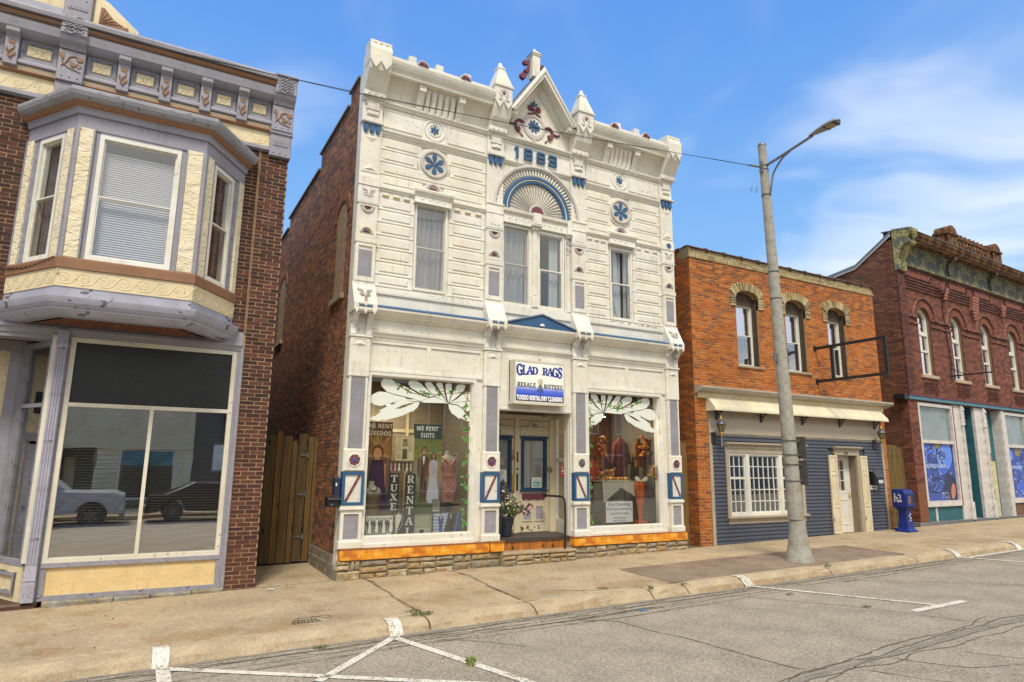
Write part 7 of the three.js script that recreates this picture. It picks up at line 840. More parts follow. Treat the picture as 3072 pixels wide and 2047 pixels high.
// ---------- the dark red brick building at the right ----------
const b4 = thing('red_brick_building', 'dark red brick building with arched windows and a weathered metal cornice, at the right edge', 'building', [19.5, 0.4, 0]);
{
  const A = 3.7 * Math.PI / 180; CUR = new THREE.Matrix4().makeTranslation(19.5, 0, 0).multiply(new THREE.Matrix4().makeRotationY(A));
  const red = M([0.30, 0.105, 0.06], T.brickwall, [1.72, 1.62], { rough: 0.85 }), redDk = M([0.19, 0.065, 0.044], T.brickwall, [1.72, 1.62], { rough: 0.85 }), S1 = 15;
  const C = [1.42, 3.51, 5.60, 7.73, 9.85, 11.95];
  const shopHoles = [rectPts(0.50, 8.0, 0.2, 3.93)];
  part(b4, 'front_wall', ext(rectPts(0, S1, 0, 8.2), -0.32, 0, { holes: [...C.map(c => archPts(c, 0.385, 4.76, 6.50, 0.385).reverse()), ...shopHoles.map(h => h.reverse())] }), red);
  const side = [[0.32, 0], [12, 0], [12, 7.9], [2.2, 8.05], [1.2, 8.2], [0.32, 8.80]]; 
  part(b4, 'side_wall', [ext(side, 0, 0.3).rotateY(Math.PI / 2).translate(0, 0, 0), box(S1 - 0.3, S1, 0, 8, -12, -0.32), box(0.3, S1 - 0.3, 0, 8, -12, -11.7)], M([0.46, 0.34, 0.21], T.mortar, 0.5, { rough: 0.95 }));
  part(b4, 'roof', box(0.3, S1 - 0.3, 7.5, 7.6, -11.7, -0.32), mat.roof);
  const bs = brickSet([[0.23, 0.085, 0.045], [0.28, 0.11, 0.055], [0.17, 0.068, 0.042], [0.34, 0.14, 0.065], [0.13, 0.058, 0.042]]), pk = pickOf([4, 3, 3, 1, 1]), L = [];
  layBricks(L, { at: [0, 0, 0], u: [0, -1], n: [-1, 0], v0: 0.42, v1: 8.86, len: 0.205, course: 0.068, free: v => [[0.02, v > 8.2 ? 0.32 + (8.80 - v) / 0.6 * 0.88 : v > 8.05 ? 1.2 + (8.2 - v) / 0.15 : 4.5]], pick: pk });
  pieces(b4, 'brick', L, bs.mats, WHITE_BRICK, bs.cols);
  { const P = [[0.02, 9.12], [1.2, 8.34], [2.3, 8.17], [12, 8.02]], cop = []; for (let i = 0; i < 3; i++) { const [a, b] = [P[i], P[i + 1]]; cop.push(quads([[[-0.04, a[1] - 0.14, -a[0]], [-0.04, a[1], -a[0]], [-0.04, b[1], -b[0]], [-0.04, b[1] - 0.14, -b[0]]].reverse(), [[-0.04, a[1], -a[0]], [0.34, a[1], -a[0]], [0.34, b[1], -b[0]], [-0.04, b[1], -b[0]]]])); } part(b4, 'metal_coping', cop, M([0.42, 0.42, 0.43], T.fine, 0.8, { rough: 0.45, metal: 0.3 })); part(b4, 'coping_edge', [0, 1, 2].map(i => bar([-0.045, P[i][1] - 0.14, -P[i][0]], [-0.045, P[i + 1][1] - 0.14, -P[i + 1][0]], 0.018, 6)), mat.whiteClean); }
  const pk2 = pickOf([3, 3, 2, 2, 1]), PL = []; layBricks(PL, { at: [0, 0, 0], u: [1, 0], n: [0, 1], v0: 0.42, v1: 1.5, len: 0.205, course: 0.068, free: () => [[0.0, 0.48]], pick: () => 3 }); pieces(b4, 'pier_brick', PL, bs.mats, WHITE_BRICK, bs.cols);
  // pilaster strip, bands, corbels
  part(b4, 'corner_pilaster', [box(-0.006, 0.40, 4.1, 8.2, -0.1, 0.06), box(0.02, 0.36, 7.82, 8.0, 0.0, 0.075)], redDk);
  part(b4, 'brick_band', [[0.40, 1.0], [1.84, 3.09], [3.93, 5.18], [6.02, 7.31], [8.15, 9.4], [10.3, 11.5]].flatMap(([a, b]) => [box(a, b, 6.50, 6.56, 0, 0.05), box(a, b, 6.30, 6.34, 0, 0.04)]), M([0.36, 0.15, 0.11], T.brickwall, [1.72, 1.62], {}));
  for (const c of C) {
    part(b4, 'window_hood', [arcBand(c, 6.50, 0.655, 0.70, 0, 0.07, 0, Math.PI, 30, 0.01), box(c - 0.78, c - 0.655, 6.50, 6.55, 0, 0.07), box(c + 0.655, c + 0.78, 6.50, 6.55, 0, 0.07)], M([0.40, 0.19, 0.14], T.brickwall, [1.72, 1.62], {}));
    const vs = []; for (let i = 0; i < 22; i++) { const t = Math.PI * (i + 0.5) / 22, g = plate(-0.027, 0.027, 0.39, 0.645, -0.05, 0.018 + rr(0, 0.006), 0.005); g.rotateZ(t - Math.PI / 2); g.translate(c, 6.5, 0); vs.push(g); } part(b4, 'arch_bricks', vs, M([0.27, 0.10, 0.055], T.brick, 0.3, { rough: 0.9 }), { kind: 'stuff' });
    part(b4, 'window_sill', plate(c - 0.52, c + 0.52, 4.66, 4.765, -0.3, 0.06, 0.012), M([0.60, 0.46, 0.33], T.concrete, 1, { rough: 0.9 }));
    const w = part(b4, 'window', [ext(archPts(c, 0.385, 4.765, 6.5, 0.385), -0.17, -0.10, { holes: [archPts(c, 0.30, 4.83, 6.5, 0.30).reverse()] }), box(c - 0.31, c + 0.31, 5.50, 5.56, -0.16, -0.10), box(c - 0.31, c + 0.31, 6.02, 6.14, -0.16, -0.095)], mat.whiteClean);
    part(w, 'pane', ext(archPts(c, 0.32, 4.82, 6.5, 0.32), -0.15, -0.145), mat.glassSky);
    part(w, 'wood_casing', [ext([...archPts(c, 0.385, 4.77, 6.5, 0.385)], -0.1, -0.05, { holes: [archPts(c, 0.355, 4.77, 6.5, 0.345).reverse()] })], M([0.22, 0.16, 0.09], T.worn, 0.4, {}));
    part(w, 'curtain', [drape(c - 0.31, c - 0.08, 4.85, 6.72, -0.28, 3, 0.02)], mat.curtain); part(w, 'dark_room', box(c - 0.5, c + 0.5, 4.6, 7.0, -0.9, -0.88), mat.dark);
  }
  // chequered panels, corbel courses and drops
  const chk = M([0.42, 0.17, 0.125], T.brick, 0.3, { rough: 0.85 });
  for (const [a, b] of [[0.45, 2.10], [3.30, 4.52], [5.08, 6.25], [7.52, 8.9], [9.2, 10.5]]) { part(b4, 'recess_panel', frameGeo(a - 0.03, b + 0.03, 7.79, 8.03, 0.03, 0, 0.04), redDk); const g = []; for (let r = 0; r < 3; r++) for (let x = a + (r % 2) * 0.065, i = 0; x < b - 0.06; x += 0.13) g.push(plate(x, x + 0.065, 7.82 + r * 0.062, 7.88 + r * 0.062, 0, 0.026, 0.006)); part(b4, 'chequer_brick', g, chk, { kind: 'stuff' }); }
  part(b4, 'corbel_course', [0, 1, 2, 3].map(i => box(0.40, S1, 7.72 - (i + 1) * 0.085 + 0.02, 7.72 - i * 0.085, 0, 0.09 - i * 0.018)), redDk);
  part(b4, 'upper_band', [box(0, S1, 8.05, 8.2, -0.1, 0.05)], redDk);
  for (const [c, d] of [[2.75, 0], [4.82, 1], [6.97, 0], [9.1, 1]]) part(b4, 'corbel_drop', [...(d ? [0, 1, 2, 3, 4, 5, 6, 7] : [0, 1, 2, 3]).map(i => { const w = d ? (i < 5 ? 0.22 : 0.22 - (i - 4) * 0.05) : 0.20 - i * 0.035; return box(c - w, c + w, 7.72 - (i + 1) * 0.10 + 0.008, 7.72 - i * 0.10, 0, 0.17 - i * 0.012); })], chk);
  // weathered metal cornice
  part(b4, 'cornice_frieze', [mould([[0, 8.15], [0.07, 8.16], [0.08, 8.20], [0.06, 8.22], [0.05, 8.24], [0.06, 8.55], [0.12, 8.68], [0.16, 8.70], [0.17, 8.76], [0, 8.78]], 0.02, S1)], M([0.30, 0.31, 0.29], T.lichen, 1.2, { rough: 0.8 }));
  part(b4, 'cornice', [mould([[0, 8.76], [0.36, 8.78], [0.37, 8.83], [0.42, 8.86], [0.44, 8.92], [0.48, 8.97], [0.50, 9.03], [0.50, 9.06], [-0.3, 9.16], [-0.3, 8.7], [0, 8.7]], 0.1, S1)], M([0.52, 0.44, 0.33], T.rusty, 1.6, { rough: 0.85 }));
  part(b4, 'bottom_moulding', mould([[0, 8.10], [0.09, 8.105], [0.10, 8.13], [0.085, 8.16], [0, 8.17]], 0.1, S1), M([0.58, 0.54, 0.40], T.lichen, 0.9, {}));
  for (const c of [3.25, 6.30, 9.4]) part(b4, 'cornice_bracket', [ext([[0, 8.14], [0.10, 8.16], [0.09, 8.24], [0.16, 8.30], [0.12, 8.42], [0.17, 8.58], [0.34, 8.70], [0.36, 8.78], [0, 8.78]], -0.07, 0.07, { bevel: 0.006 }).rotateY(-Math.PI / 2).translate(c, 0, 0), bar([c - 0.08, 8.72, 0.30], [c + 0.08, 8.72, 0.30], 0.05, 10), bar([c - 0.085, 8.25, 0.11], [c + 0.085, 8.25, 0.11], 0.04, 10)], M([0.20, 0.21, 0.18], T.lichen, 0.5, { rough: 0.7 }));
  const eb = part(b4, 'end_bracket', [ext([[0, 7.86], [0.14, 7.88], [0.15, 8.10], [0.11, 8.22], [0.24, 8.50], [0.34, 8.62], [0.44, 8.72], [0.44, 8.78], [0.54, 8.98], [0.56, 9.10], [0, 9.18]], 0, 0.46, { bevel: 0.012 }).rotateY(-Math.PI / 2).translate(0.44, 0, 0), bar([-0.03, 8.70, 0.40], [0.45, 8.70, 0.40], 0.085, 14), ...Array.from({ length: 9 }, (_, i) => box(0.08, 0.34, 8.26 + i * 0.03, 8.278 + i * 0.03, 0.1 + 0.014 * i, 0.15 + 0.014 * i))], M([0.62, 0.60, 0.42], T.lichen, 0.8, { rough: 0.8 }));
  part(eb, 'acanthus_leaf', [...[-2, -1, 0, 1, 2].map(k => petal(0.21, 8.80, Math.PI / 2 + k * 0.38, 0, 0.30 - Math.abs(k) * 0.03, 0.09, 0, 0.03, 0.01)).map(g => { g.rotateX(0.3); g.translate(0, 0.36, -2.10); return g; }), ...[-1, 0, 1].map(k => petal(0.21, 7.92, Math.PI / 2 + k * 0.5, 0, 0.17, 0.09, 0.14, 0.17, 0.01))], M([0.55, 0.52, 0.30], T.lichen, 0.4, {}));
  part(b4, 'metal_cap', [mould([[-0.3, 9.14], [0.52, 9.06], [0.52, 9.075], [-0.3, 9.17]], -0.03, S1)], mat.galv);
  // crest over the cornice
  const rs = M([0.48, 0.38, 0.28], T.rusty, 0.9, { rough: 0.9 }), cr = part(b4, 'crest', [box(2.95, 6.3, 9.08, 9.46, 0.0, 0.34), box(2.9, 6.35, 9.08, 9.16, 0.0, 0.40), box(3.1, 6.1, 9.46, 9.53, -0.02, 0.38), ...[2.72, 5.95].map(x => box(x, x + 0.66, 9.05, 9.52, -0.02, 0.42)), ...[2.72, 5.95].flatMap(x => [(() => { const g = new THREE.CylinderGeometry(0.30, 0.30, 0.44, 20, 1); g.rotateX(Math.PI / 2); g.scale(1, 0.75, 1); g.translate(x + 0.33, 9.60, 0.20); return g; })(), box(x - 0.05, x + 0.71, 9.50, 9.57, -0.04, 0.45)]), ext([[6.6, 9.06], [6.95, 9.06], [6.9, 9.2], [6.75, 9.38], [6.6, 9.45]], 0.05, 0.3), ext([[2.74, 9.06], [2.4, 9.06], [2.45, 9.2], [2.6, 9.38], [2.74, 9.45]].reverse(), 0.05, 0.3)], rs);
  part(cr, 'scallop', Array.from({ length: 8 }, (_, i) => { const g = new THREE.CylinderGeometry(0.13, 0.13, 0.30, 12, 1); g.rotateX(Math.PI / 2); g.translate(3.58 + i * 0.30, 9.55, 0.18); return g; }), rs, { kind: 'stuff' });
  part(cr, 'date_relief', Array.from({ length: 9 }, (_, i) => petal(3.65 + i * 0.26, 9.31, Math.PI / 2 + rr(-0.5, 0.5), -0.12, 0.13, 0.12, 0.34, 0.37, 0.008)), M([0.62, 0.52, 0.36], T.rusty, 0.6, {}), { kind: 'stuff' });
  // brick panel pattern below the sills
  for (const c of C.slice(0, 4)) { const g = []; for (let r = 0; r < 4; r++) for (let i = 0; i < 6; i++) g.push(plate(c - 0.42 + i * 0.14 + (r % 2) * 0.07, c - 0.36 + i * 0.14 + (r % 2) * 0.07, 4.22 + r * 0.09, 4.27 + r * 0.09, 0, 0.04, 0.006)); part(b4, 'brick_pattern', g, redDk, { kind: 'stuff' }); }
  // shop front
  const teal = M([0.035, 0.165, 0.20], T.worn, 0.8, { rough: 0.6 }), wp = M([0.74, 0.70, 0.65], T.worn, 0.7, { rough: 0.7 });
  part(b4, 'blue_beam', [box(-0.02, 8.1, 3.96, 4.07, -0.2, 0.05)], M([0.10, 0.25, 0.33], T.worn, 0.8, {})); part(b4, 'purple_edge', box(-0.02, 8.1, 4.07, 4.10, -0.1, 0.07), M([0.20, 0.05, 0.10], T.worn, 0.8, {})); part(b4, 'beam_end', box(-0.25, -0.03, 3.94, 4.10, -0.3, 0.03), mat.black);
  const mural = (seed, blue) => canvasTex(512, 460, (g, w, h) => { const R = (() => { let s = seed; return () => (s = (s * 16807) % 2147483647) / 2147483647; })(); g.fillStyle = '#3a4f9c'; g.fillRect(0, 0, w, h); g.fillStyle = '#a08a3c'; g.fillRect(w * 0.42, 0, w * 0.45, h * 0.16); for (let x = w * 0.42; x < w * 0.87; x += 12) { g.fillStyle = 'rgba(80,65,25,.5)'; g.fillRect(x, 0, 4, h * 0.16); } g.fillStyle = '#2b3050'; g.beginPath(); g.ellipse(w * 0.8, h * 0.8, 110, 130, 0, 0, 7); g.fill(); const blob = (x, y, rx, ry, a, c) => { g.save(); g.translate(x, y); g.rotate(a); const q = Array.from({ length: 7 }, (_, i) => { const t = i * 0.898, k = 0.55 + R() * 0.75; return [rx * k * Math.cos(t), ry * k * Math.sin(t)]; }), pth = s => { g.beginPath(); for (let i = 0; i < 7; i++) { const a = q[i], b = q[(i + 1) % 7], m = [(a[0] + b[0]) / 2 * s, (a[1] + b[1]) / 2 * s]; if (!i) g.moveTo((a[0] + q[6][0]) / 2 * s, (a[1] + q[6][1]) / 2 * s); g.quadraticCurveTo(a[0] * s, a[1] * s, ...m); } }; pth(1); g.fillStyle = c; g.fill(); g.lineWidth = 9; g.strokeStyle = '#141a30'; g.stroke(); g.lineWidth = 3; g.strokeStyle = 'rgba(215,228,255,.9)'; g.setLineDash([60, 90]); pth(0.82); g.stroke(); g.setLineDash([]); g.restore(); }; const cs = ['#3f62c4', '#4a74d6', '#35509f', '#5a86e0', '#2f4690']; for (let i = 0; i < 15; i++) blob(R() * w, h * 0.12 + R() * h * 0.85, 35 + R() * 60, 55 + R() * 90, R() * 3, cs[(R() * 5) | 0]); g.fillStyle = '#c9d18c'; g.beginPath(); g.ellipse(8, h * 0.42, 28, 90, 0.1, 0, 7); g.fill(); g.fillStyle = '#b97a6a'; g.beginPath(); g.ellipse(w * 0.88, h * 0.84, 42, 70, 0.3, 0, 7); g.fill(); g.strokeStyle = '#141a30'; g.lineWidth = 8; g.stroke(); g.fillStyle = 'rgba(190,205,235,.55)'; g.fillRect(w * 0.1, h * 0.36, w * 0.6, h * 0.07); g.strokeStyle = '#e6ecff'; g.lineWidth = 3; for (let i = 0; i < 14; i++) { g.beginPath(); const x = R() * w, y = R() * h; g.moveTo(x, y); g.quadraticCurveTo(x + 30, y - 30, x + 60 * R(), y + 40 * R()); g.stroke(); } });
  const shopWin = (a, b, seed, label) => { const f = part(b4, 'shop_window', [...frameGeo(a, b, 0.86, 3.90, 0.10, -0.15, 0.0, 0.16), box(a + 0.1, b - 0.1, 2.70, 2.80, -0.13, -0.02)], wp); part(f, 'frosted_pane', box(a + 0.1, b - 0.1, 2.80, 3.80, -0.09, -0.085), M([0.30, 0.37, 0.36], T.concrete, 2.5, { rough: 0.12 })); part(f, 'painted_mural', printed(a + 0.1, b - 0.1, 1.02, 2.70, -0.09, -0.08), printMat(mural(seed), 0.5), { keepUV: true }); return f; };
  shopWin(0.50, 2.62, 77); shopWin(6.24, 8.0, 5151);
  const kick = []; for (let x = 0.56; x < 2.68; x += 0.048) kick.push(box(x, x + 0.04, 0.44, 0.86, -0.12, -0.06)); part(b4, 'kick_board', [box(0.5, 2.7, 0.4, 0.86, -0.15, -0.075), ...kick], teal); part(b4, 'kick_gap', box(1.02, 1.12, 0.44, 0.84, -0.07, -0.045), wp); part(b4, 'kick_panel', box(6.2, 8.0, 0.4, 0.86, -0.15, -0.05), M([0.30, 0.17, 0.10], T.wood, 0.5, {})); part(b4, 'red_strip', box(2.60, 2.64, 0.86, 3.9, -0.1, 0.01), M([0.20, 0.03, 0.045], null, 1, {}));
  const post = (a, b, z) => part(b4, 'shop_post', [box(a, b, 0.42, 3.93, -0.15, z), box(b - 0.13, b - 0.02, 0.42, 3.93, z, z + 0.05), box(b - 0.10, b - 0.05, 1.4, 3.2, z + 0.05, z + 0.07), plate(b - 0.16, b + 0.02, 0.42, 0.95, z, z + 0.08, 0.01), plate(b - 0.16, b + 0.01, 3.3, 3.9, z, z + 0.08, 0.02), ball(b - 0.075, 3.8, z + 0.09, 0.04), ball(b - 0.075, 3.45, z + 0.09, 0.03)], wp);
  post(2.66, 3.24, -0.02); post(4.10, 4.76, -0.02);
  part(b4, 'recess_wall', [box(3.2, 3.25, 0.4, 3.9, -2.2, -0.1), box(4.08, 4.12, 0.4, 3.9, -2.2, -0.1), box(3.2, 4.2, 0.4, 3.9, -2.2, -2.15), ...Array.from({ length: 7 }, (_, i) => box(4.07, 4.085, 0.6 + i * 0.46, 0.62 + i * 0.46, -2.1, -0.2))], teal);
  part(b4, 'teal_wall', [box(4.76, 6.1, 0.4, 3.93, -0.35, -0.3)], teal); part(b4, 'transom_window', frameGeo(4.80, 5.55, 2.48, 3.76, 0.1, -0.3, -0.24), M([0.70, 0.66, 0.56], T.worn, 0.4, {})); part(b4, 'transom_blind', slats(4.9, 5.45, 2.58, 3.66, -0.285, 0.05, 1.3, 0.06), M([0.45, 0.46, 0.38], null, 1, {}), { kind: 'stuff' }); part(b4, 'transom_board', box(4.80, 5.6, 2.2, 2.44, -0.3, -0.25), M([0.45, 0.22, 0.12], T.worn, 0.4, {}));
  const d4 = part(b4, 'shop_door', [box(4.76, 5.44, 0.42, 2.14, -0.3, -0.25), ...[0, 1, 2].flatMap(r => [0, 1].flatMap(c => frameGeo(4.82 + c * 0.3, 5.08 + c * 0.3, 0.52 + r * 0.54, 1.0 + r * 0.54, 0.015, -0.25, -0.235)))], mat.whiteClean); part(d4, 'handle', ball(5.38, 1.22, -0.22, 0.03), mat.black); part(b4, 'door_frame', [box(4.70, 4.76, 0.42, 2.2, -0.3, -0.22), box(5.44, 5.72, 0.42, 2.2, -0.3, -0.22), box(4.70, 5.72, 2.14, 2.22, -0.3, -0.218)], M([0.74, 0.66, 0.40], T.worn, 0.6, {})); part(b4, 'shop_post', [box(6.02, 6.24, 0.42, 3.93, -0.3, 0.01), box(6.0, 6.03, 0.42, 3.93, -0.3, -0.02)], wp);
  part(b4, 'threshold', box(-0.1, 8.2, 0.2, 0.445, -0.4, 0.03), mat.slate);
  part(b4, 'inside', [box(0.3, 8.2, 0.3, 4.2, -2.4, -2.3)], mat.dark);
  CUR = new THREE.Matrix4();
  const br = thing('sign_bracket', 'rusted iron sign bracket between the first two arched windows', 'sign bracket', [22.3, 4.85, 0]); part(br, 'bar', box(22.28, 22.32, 4.83, 4.87, -0.2, 1.0), mat.blackMetal); part(br, 'wall_plate', box(22.24, 22.36, 4.70, 5.12, -0.21, -0.17), mat.blackMetal); part(br, 'brace', bar([22.3, 5.1, -0.2], [22.3, 4.87, 0.25], 0.012, 6), mat.blackMetal);
  const cb = thing('wall_cable', 'dark cable hanging down the red brick wall right of the first arched window', 'cable', [22.2, 6, 0]); part(cb, 'line', tube([[22.02, 8.7, 0.03], [22.06, 7.9, 0.12], [22.12, 7.2, -0.1], [22.2, 6.4, -0.14], [22.3, 5.6, -0.14], [22.32, 5.1, -0.14]], 0.016, 5, 40), mat.black);
}

// ---------- fences in the gaps ----------
const fenceM = [[0.20, 0.135, 0.052], [0.24, 0.155, 0.058], [0.17, 0.12, 0.052], [0.27, 0.165, 0.058]].map(c => M(c, T.wood, [0.7, 1.6], { rough: 0.85 }));
{
  const g = thing('wooden_gate', 'brown board gate closing the alley between the dark and the white building', 'gate', [2.35, 0.05, -1.85]);
  const tops = [2.46, 2.34, 2.42, 2.50, 2.42, 2.33, 2.47, 2.42, 2.4]; let x = 1.75; const ws = [0.16, 0.12, 0.185, 0.11, 0.17, 0.105, 0.175, 0.11, 0.12];
  ws.forEach((w, i) => { part(g, 'board', plate(x + 0.004, x + w - 0.004, 0.11 + rr(0, 0.02), tops[i], -1.90, -1.872 + rr(0, 0.008), 0.004), fenceM[i % 4]); x += w + (i === 6 ? 0.008 : 0.004); });
  part(g, 'hinge', [0.55, 1.32, 2.05].map(y => [box(2.66, 2.80, y, y + 0.035, -1.865, -1.855), box(2.78, 2.81, y - 0.03, y + 0.065, -1.865, -1.853)]), mat.galv); part(g, 'rail', [box(1.74, 2.98, 0.5, 0.6, -1.94, -1.90), box(1.74, 2.98, 1.9, 2.0, -1.94, -1.90)], fenceM[2]);
  const pad = struct('alley_pad', [sheet(1.74, 2.93, -1.95, 0.02, (x, z) => gs(x, 0) + 0.002 - z * 0.02, 3, 4)], gm.walk2); struct('alley_ground', [sheet(1.74, 2.97, -14, -1.95, (x, z) => gs(x, 0) + 0.03, 3, 4)], gm.earth);
  const f2 = thing('wooden_fence', 'narrow brown board fence in the slit between white and orange building', 'fence', [10.76, 0.15, -0.3]);
  [[10.50, 10.66, 2.42], [10.665, 10.83, 2.52], [10.835, 11.02, 2.47]].forEach(([a, b, t], i) => part(f2, 'board', plate(a, b, 0.2, t, -0.33, -0.305, 0.004), fenceM[(i + 1) % 4]));
  struct('alley_ground', sheet(10.45, 11.05, -12, 0.02, (x) => gs(x, 0) + 0.0, 2, 3), gm.earth);
  const f3 = thing('arched_gate', 'arched board gate between the orange and the red brick building', 'gate', [18.9, 0.33, -0.3]);
  for (let x = 18.22, i = 0; x < 19.52; x += 0.145, i++) { const c = (x + 0.07 - 18.86) / 0.68, t = 2.30 + 0.32 * Math.sqrt(Math.max(0, 1 - c * c)); part(f3, 'board', plate(x, x + 0.138, 0.36, t, -0.33, -0.30 + rr(-0.004, 0.004), 0.004), M([0.22 + rr(-0.02, 0.03), 0.155, 0.05], T.wood, [0.7, 1.6], { rough: 0.85 })); }
  struct('alley_ground', sheet(18.15, 19.6, -12, 0.02, (x) => gs(x, 0) + 0.02, 2, 3), gm.earth);
  // dark box and mail box by the corner of the white building
  const a = thing('utility_box', 'small dark blue meter box on the brick corner above the black mailbox', 'box', [2.93, 1.6, -0.02]); part(a, 'case', rbox(2.85, 2.945, 1.40, 1.68, -0.08, 0.10, 0.012), M([0.02, 0.03, 0.06], null, 1, { rough: 0.4 })); part(a, 'label', box(2.862, 2.885, 1.55, 1.60, 0.10, 0.104), mat.whiteClean); part(a, 'knob', ball(2.90, 1.69, 0.05, 0.02), mat.black);
  const b = thing('mailbox', 'black mailbox on the brick corner of the white building beside the alley', 'mailbox', [2.86, 1.3, -0.02]); part(b, 'case', rbox(2.745, 2.945, 1.215, 1.375, -0.10, 0.11, 0.012), mat.black); part(b, 'lid', [ext([[-0.1, 1.375], [0.13, 1.36], [0.14, 1.33], [0.13, 1.33], [0.12, 1.35], [-0.1, 1.365]], 0, 0.21).rotateY(-Math.PI / 2).translate(2.95, 0, 0)], M([0.03, 0.03, 0.03], null, 1, { rough: 0.25 })); part(b, 'latch', box(2.80, 2.83, 1.24, 1.27, 0.11, 0.115), mat.galv);
}
// ---------- street lamp with the backs of two signs ----------
{
  const B = [11.18, 0.16, 2.42], Tp = [10.87, 8.68, 2.42], at = y => [mix(B[0], Tp[0], (y - B[1]) / (Tp[1] - B[1])), y, 2.42];
  const l = thing('street_lamp', 'tall tapered concrete street lamp pole with curved arm in front of the orange building', 'street lamp', B);
  part(l, 'pole', [bar(at(0.95), at(8.60), 0.145, 20, 0.082)], mat.lampPole);
  part(l, 'pole_base', lathe([[0.001, 0.02], [0.275, 0], [0.27, 0.03], [0.225, 0.16], [0.185, 0.38], [0.158, 0.62], [0.152, 0.72], [0.160, 0.74], [0.148, 0.80]], 11.175, 0.155, 2.42, 12), mat.lampPole);
  part(l, 'pole_cap', [lathe([[0.085, 0], [0.09, 0.03], [0.08, 0.06], [0.05, 0.09], [0.001, 0.105]], ...at(8.60), 16)], mat.galv);
  part(l, 'grout', [lathe([[0.001, 0.02], [0.33, 0.006], [0.36, -0.03]], 11.18, 0.15, 2.42, 14)], gm.walkDark);
  const c = at(8.17), d = at(7.56);
  part(l, 'arm', [tube([[c[0], 8.16, 2.50], [c[0], 8.20, 2.8], [c[0], 8.26, 3.2], [c[0], 8.32, 3.60]], 0.028, 8, 20), tube([[d[0], 7.54, 2.53], [d[0], 7.70, 2.57], [d[0] + 0.01, 7.92, 2.62], [d[0] + 0.02, 8.08, 2.74], [c[0], 8.17, 2.92], [c[0], 8.22, 3.07]], 0.020, 8, 26)], mat.galv);
  part(l, 'band', [[8.17, 0.095], [8.08, 0.096], [7.52, 0.101], [5.86, 0.114], [5.30, 0.117]].map(([y, r]) => { const g = new THREE.CylinderGeometry(r, r, 0.022, 18, 1); g.translate(...at(y)); return g; }), M([0.11, 0.105, 0.10], null, 1, { rough: 0.5, metal: 0.5 }));
  const hp = []; { const n = 14, sec = [[3.54, 0.035, 0.03], [3.62, 0.055, 0.04], [3.75, 0.095, 0.055], [3.92, 0.125, 0.07], [4.06, 0.13, 0.075], [4.15, 0.10, 0.06], [4.19, 0.02, 0.02]], q = [], P = (i, k) => { const [z, w, h] = sec[i], t = k / n * Math.PI * 2, s = Math.sin(t); return [c[0] + w * Math.cos(t), 8.335 + (i * 0.006) + (s > 0 ? h * s : h * 0.35 * s), z]; }; for (let i = 0; i < sec.length - 1; i++) for (let k = 0; k < n; k++) q.push([P(i, k), P(i, k + 1), P(i + 1, k + 1), P(i + 1, k)]); hp.push(quads(q)); }
  const h = part(l, 'lamp_head', hp, M([0.50, 0.51, 0.52], T.fine, 0.4, { rough: 0.45, double: true })); part(h, 'lens', box(c[0] - 0.085, c[0] + 0.085, 8.325, 8.335, 3.93, 4.11), M([0.60, 0.52, 0.30], T.fine, 0.2, { rough: 0.3 })); part(h, 'rim', [box(c[0] - 0.10, c[0] + 0.10, 8.322, 8.338, 3.905, 3.93), box(c[0] - 0.1, c[0] + 0.1, 8.322, 8.34, 4.11, 4.135)], mat.black);
  part(l, 'bracket', [box(at(5.58)[0] + 0.10, at(5.58)[0] + 0.14, 5.30, 5.90, 2.40, 2.44), box(at(4.3)[0] + 0.11, at(4.3)[0] + 0.16, 4.2, 4.28, 2.44, 2.50), box(at(4.1)[0] - 0.20, at(4.1)[0] - 0.12, 4.0, 4.16, 2.38, 2.44), box(c[0] - 0.10, c[0] - 0.08, 8.0, 8.25, 2.42, 2.47)], mat.galv);
  part(l, 'bolt', ball(at(4.16)[0] + 0.15, 4.16, 2.5, 0.03), mat.black);
  part(l, 'base_ring', (() => { const g = new THREE.CylinderGeometry(0.153, 0.157, 0.03, 18, 1); g.translate(...at(0.97)); return g; })(), mat.lampPole);
  // signs facing the other way
  const sgn = (y0, y1, label) => { const s = thing('street_sign', label, 'sign', [11.45, y0, 2.5], 'sign backs on the lamp post'); part(s, 'plate', [ext((() => { const o = []; const w = 0.15, r = 0.03; for (const [cx, cy, a] of [[w - r, y0 + r, -1], [w - r, y1 - r, 0], [-w + r, y1 - r, 1], [-w + r, y0 + r, 2]]) for (let k = 0; k <= 4; k++) { const t = (a + k / 4) * Math.PI / 2; o.push([cx + r * Math.cos(t), cy + r * Math.sin(t)]); } return o; })(), 0, 0.006).rotateY(Math.PI / 2).translate(11.365, 0, 2.44)], M([0.21, 0.20, 0.17], T.fine, 0.4, { rough: 0.6, metal: 0.2 })); for (const y of [y0 + 0.08, y1 - 0.08]) part(s, 'clamp', [(() => { const g = new THREE.TorusGeometry(0.148, 0.010, 6, 20); g.rotateX(Math.PI / 2); g.translate(at(y)[0], y, 2.42); return g; })(), box(11.25, 11.37, y - 0.02, y + 0.02, 2.44, 2.47)], M([0.16, 0.155, 0.15], null, 1, { rough: 0.5, metal: 0.5 })); };
  sgn(2.10, 2.53, 'back of the upper grey sign plate clamped to the lamp post'); sgn(1.60, 2.07, 'back of the lower grey sign plate clamped to the lamp post');
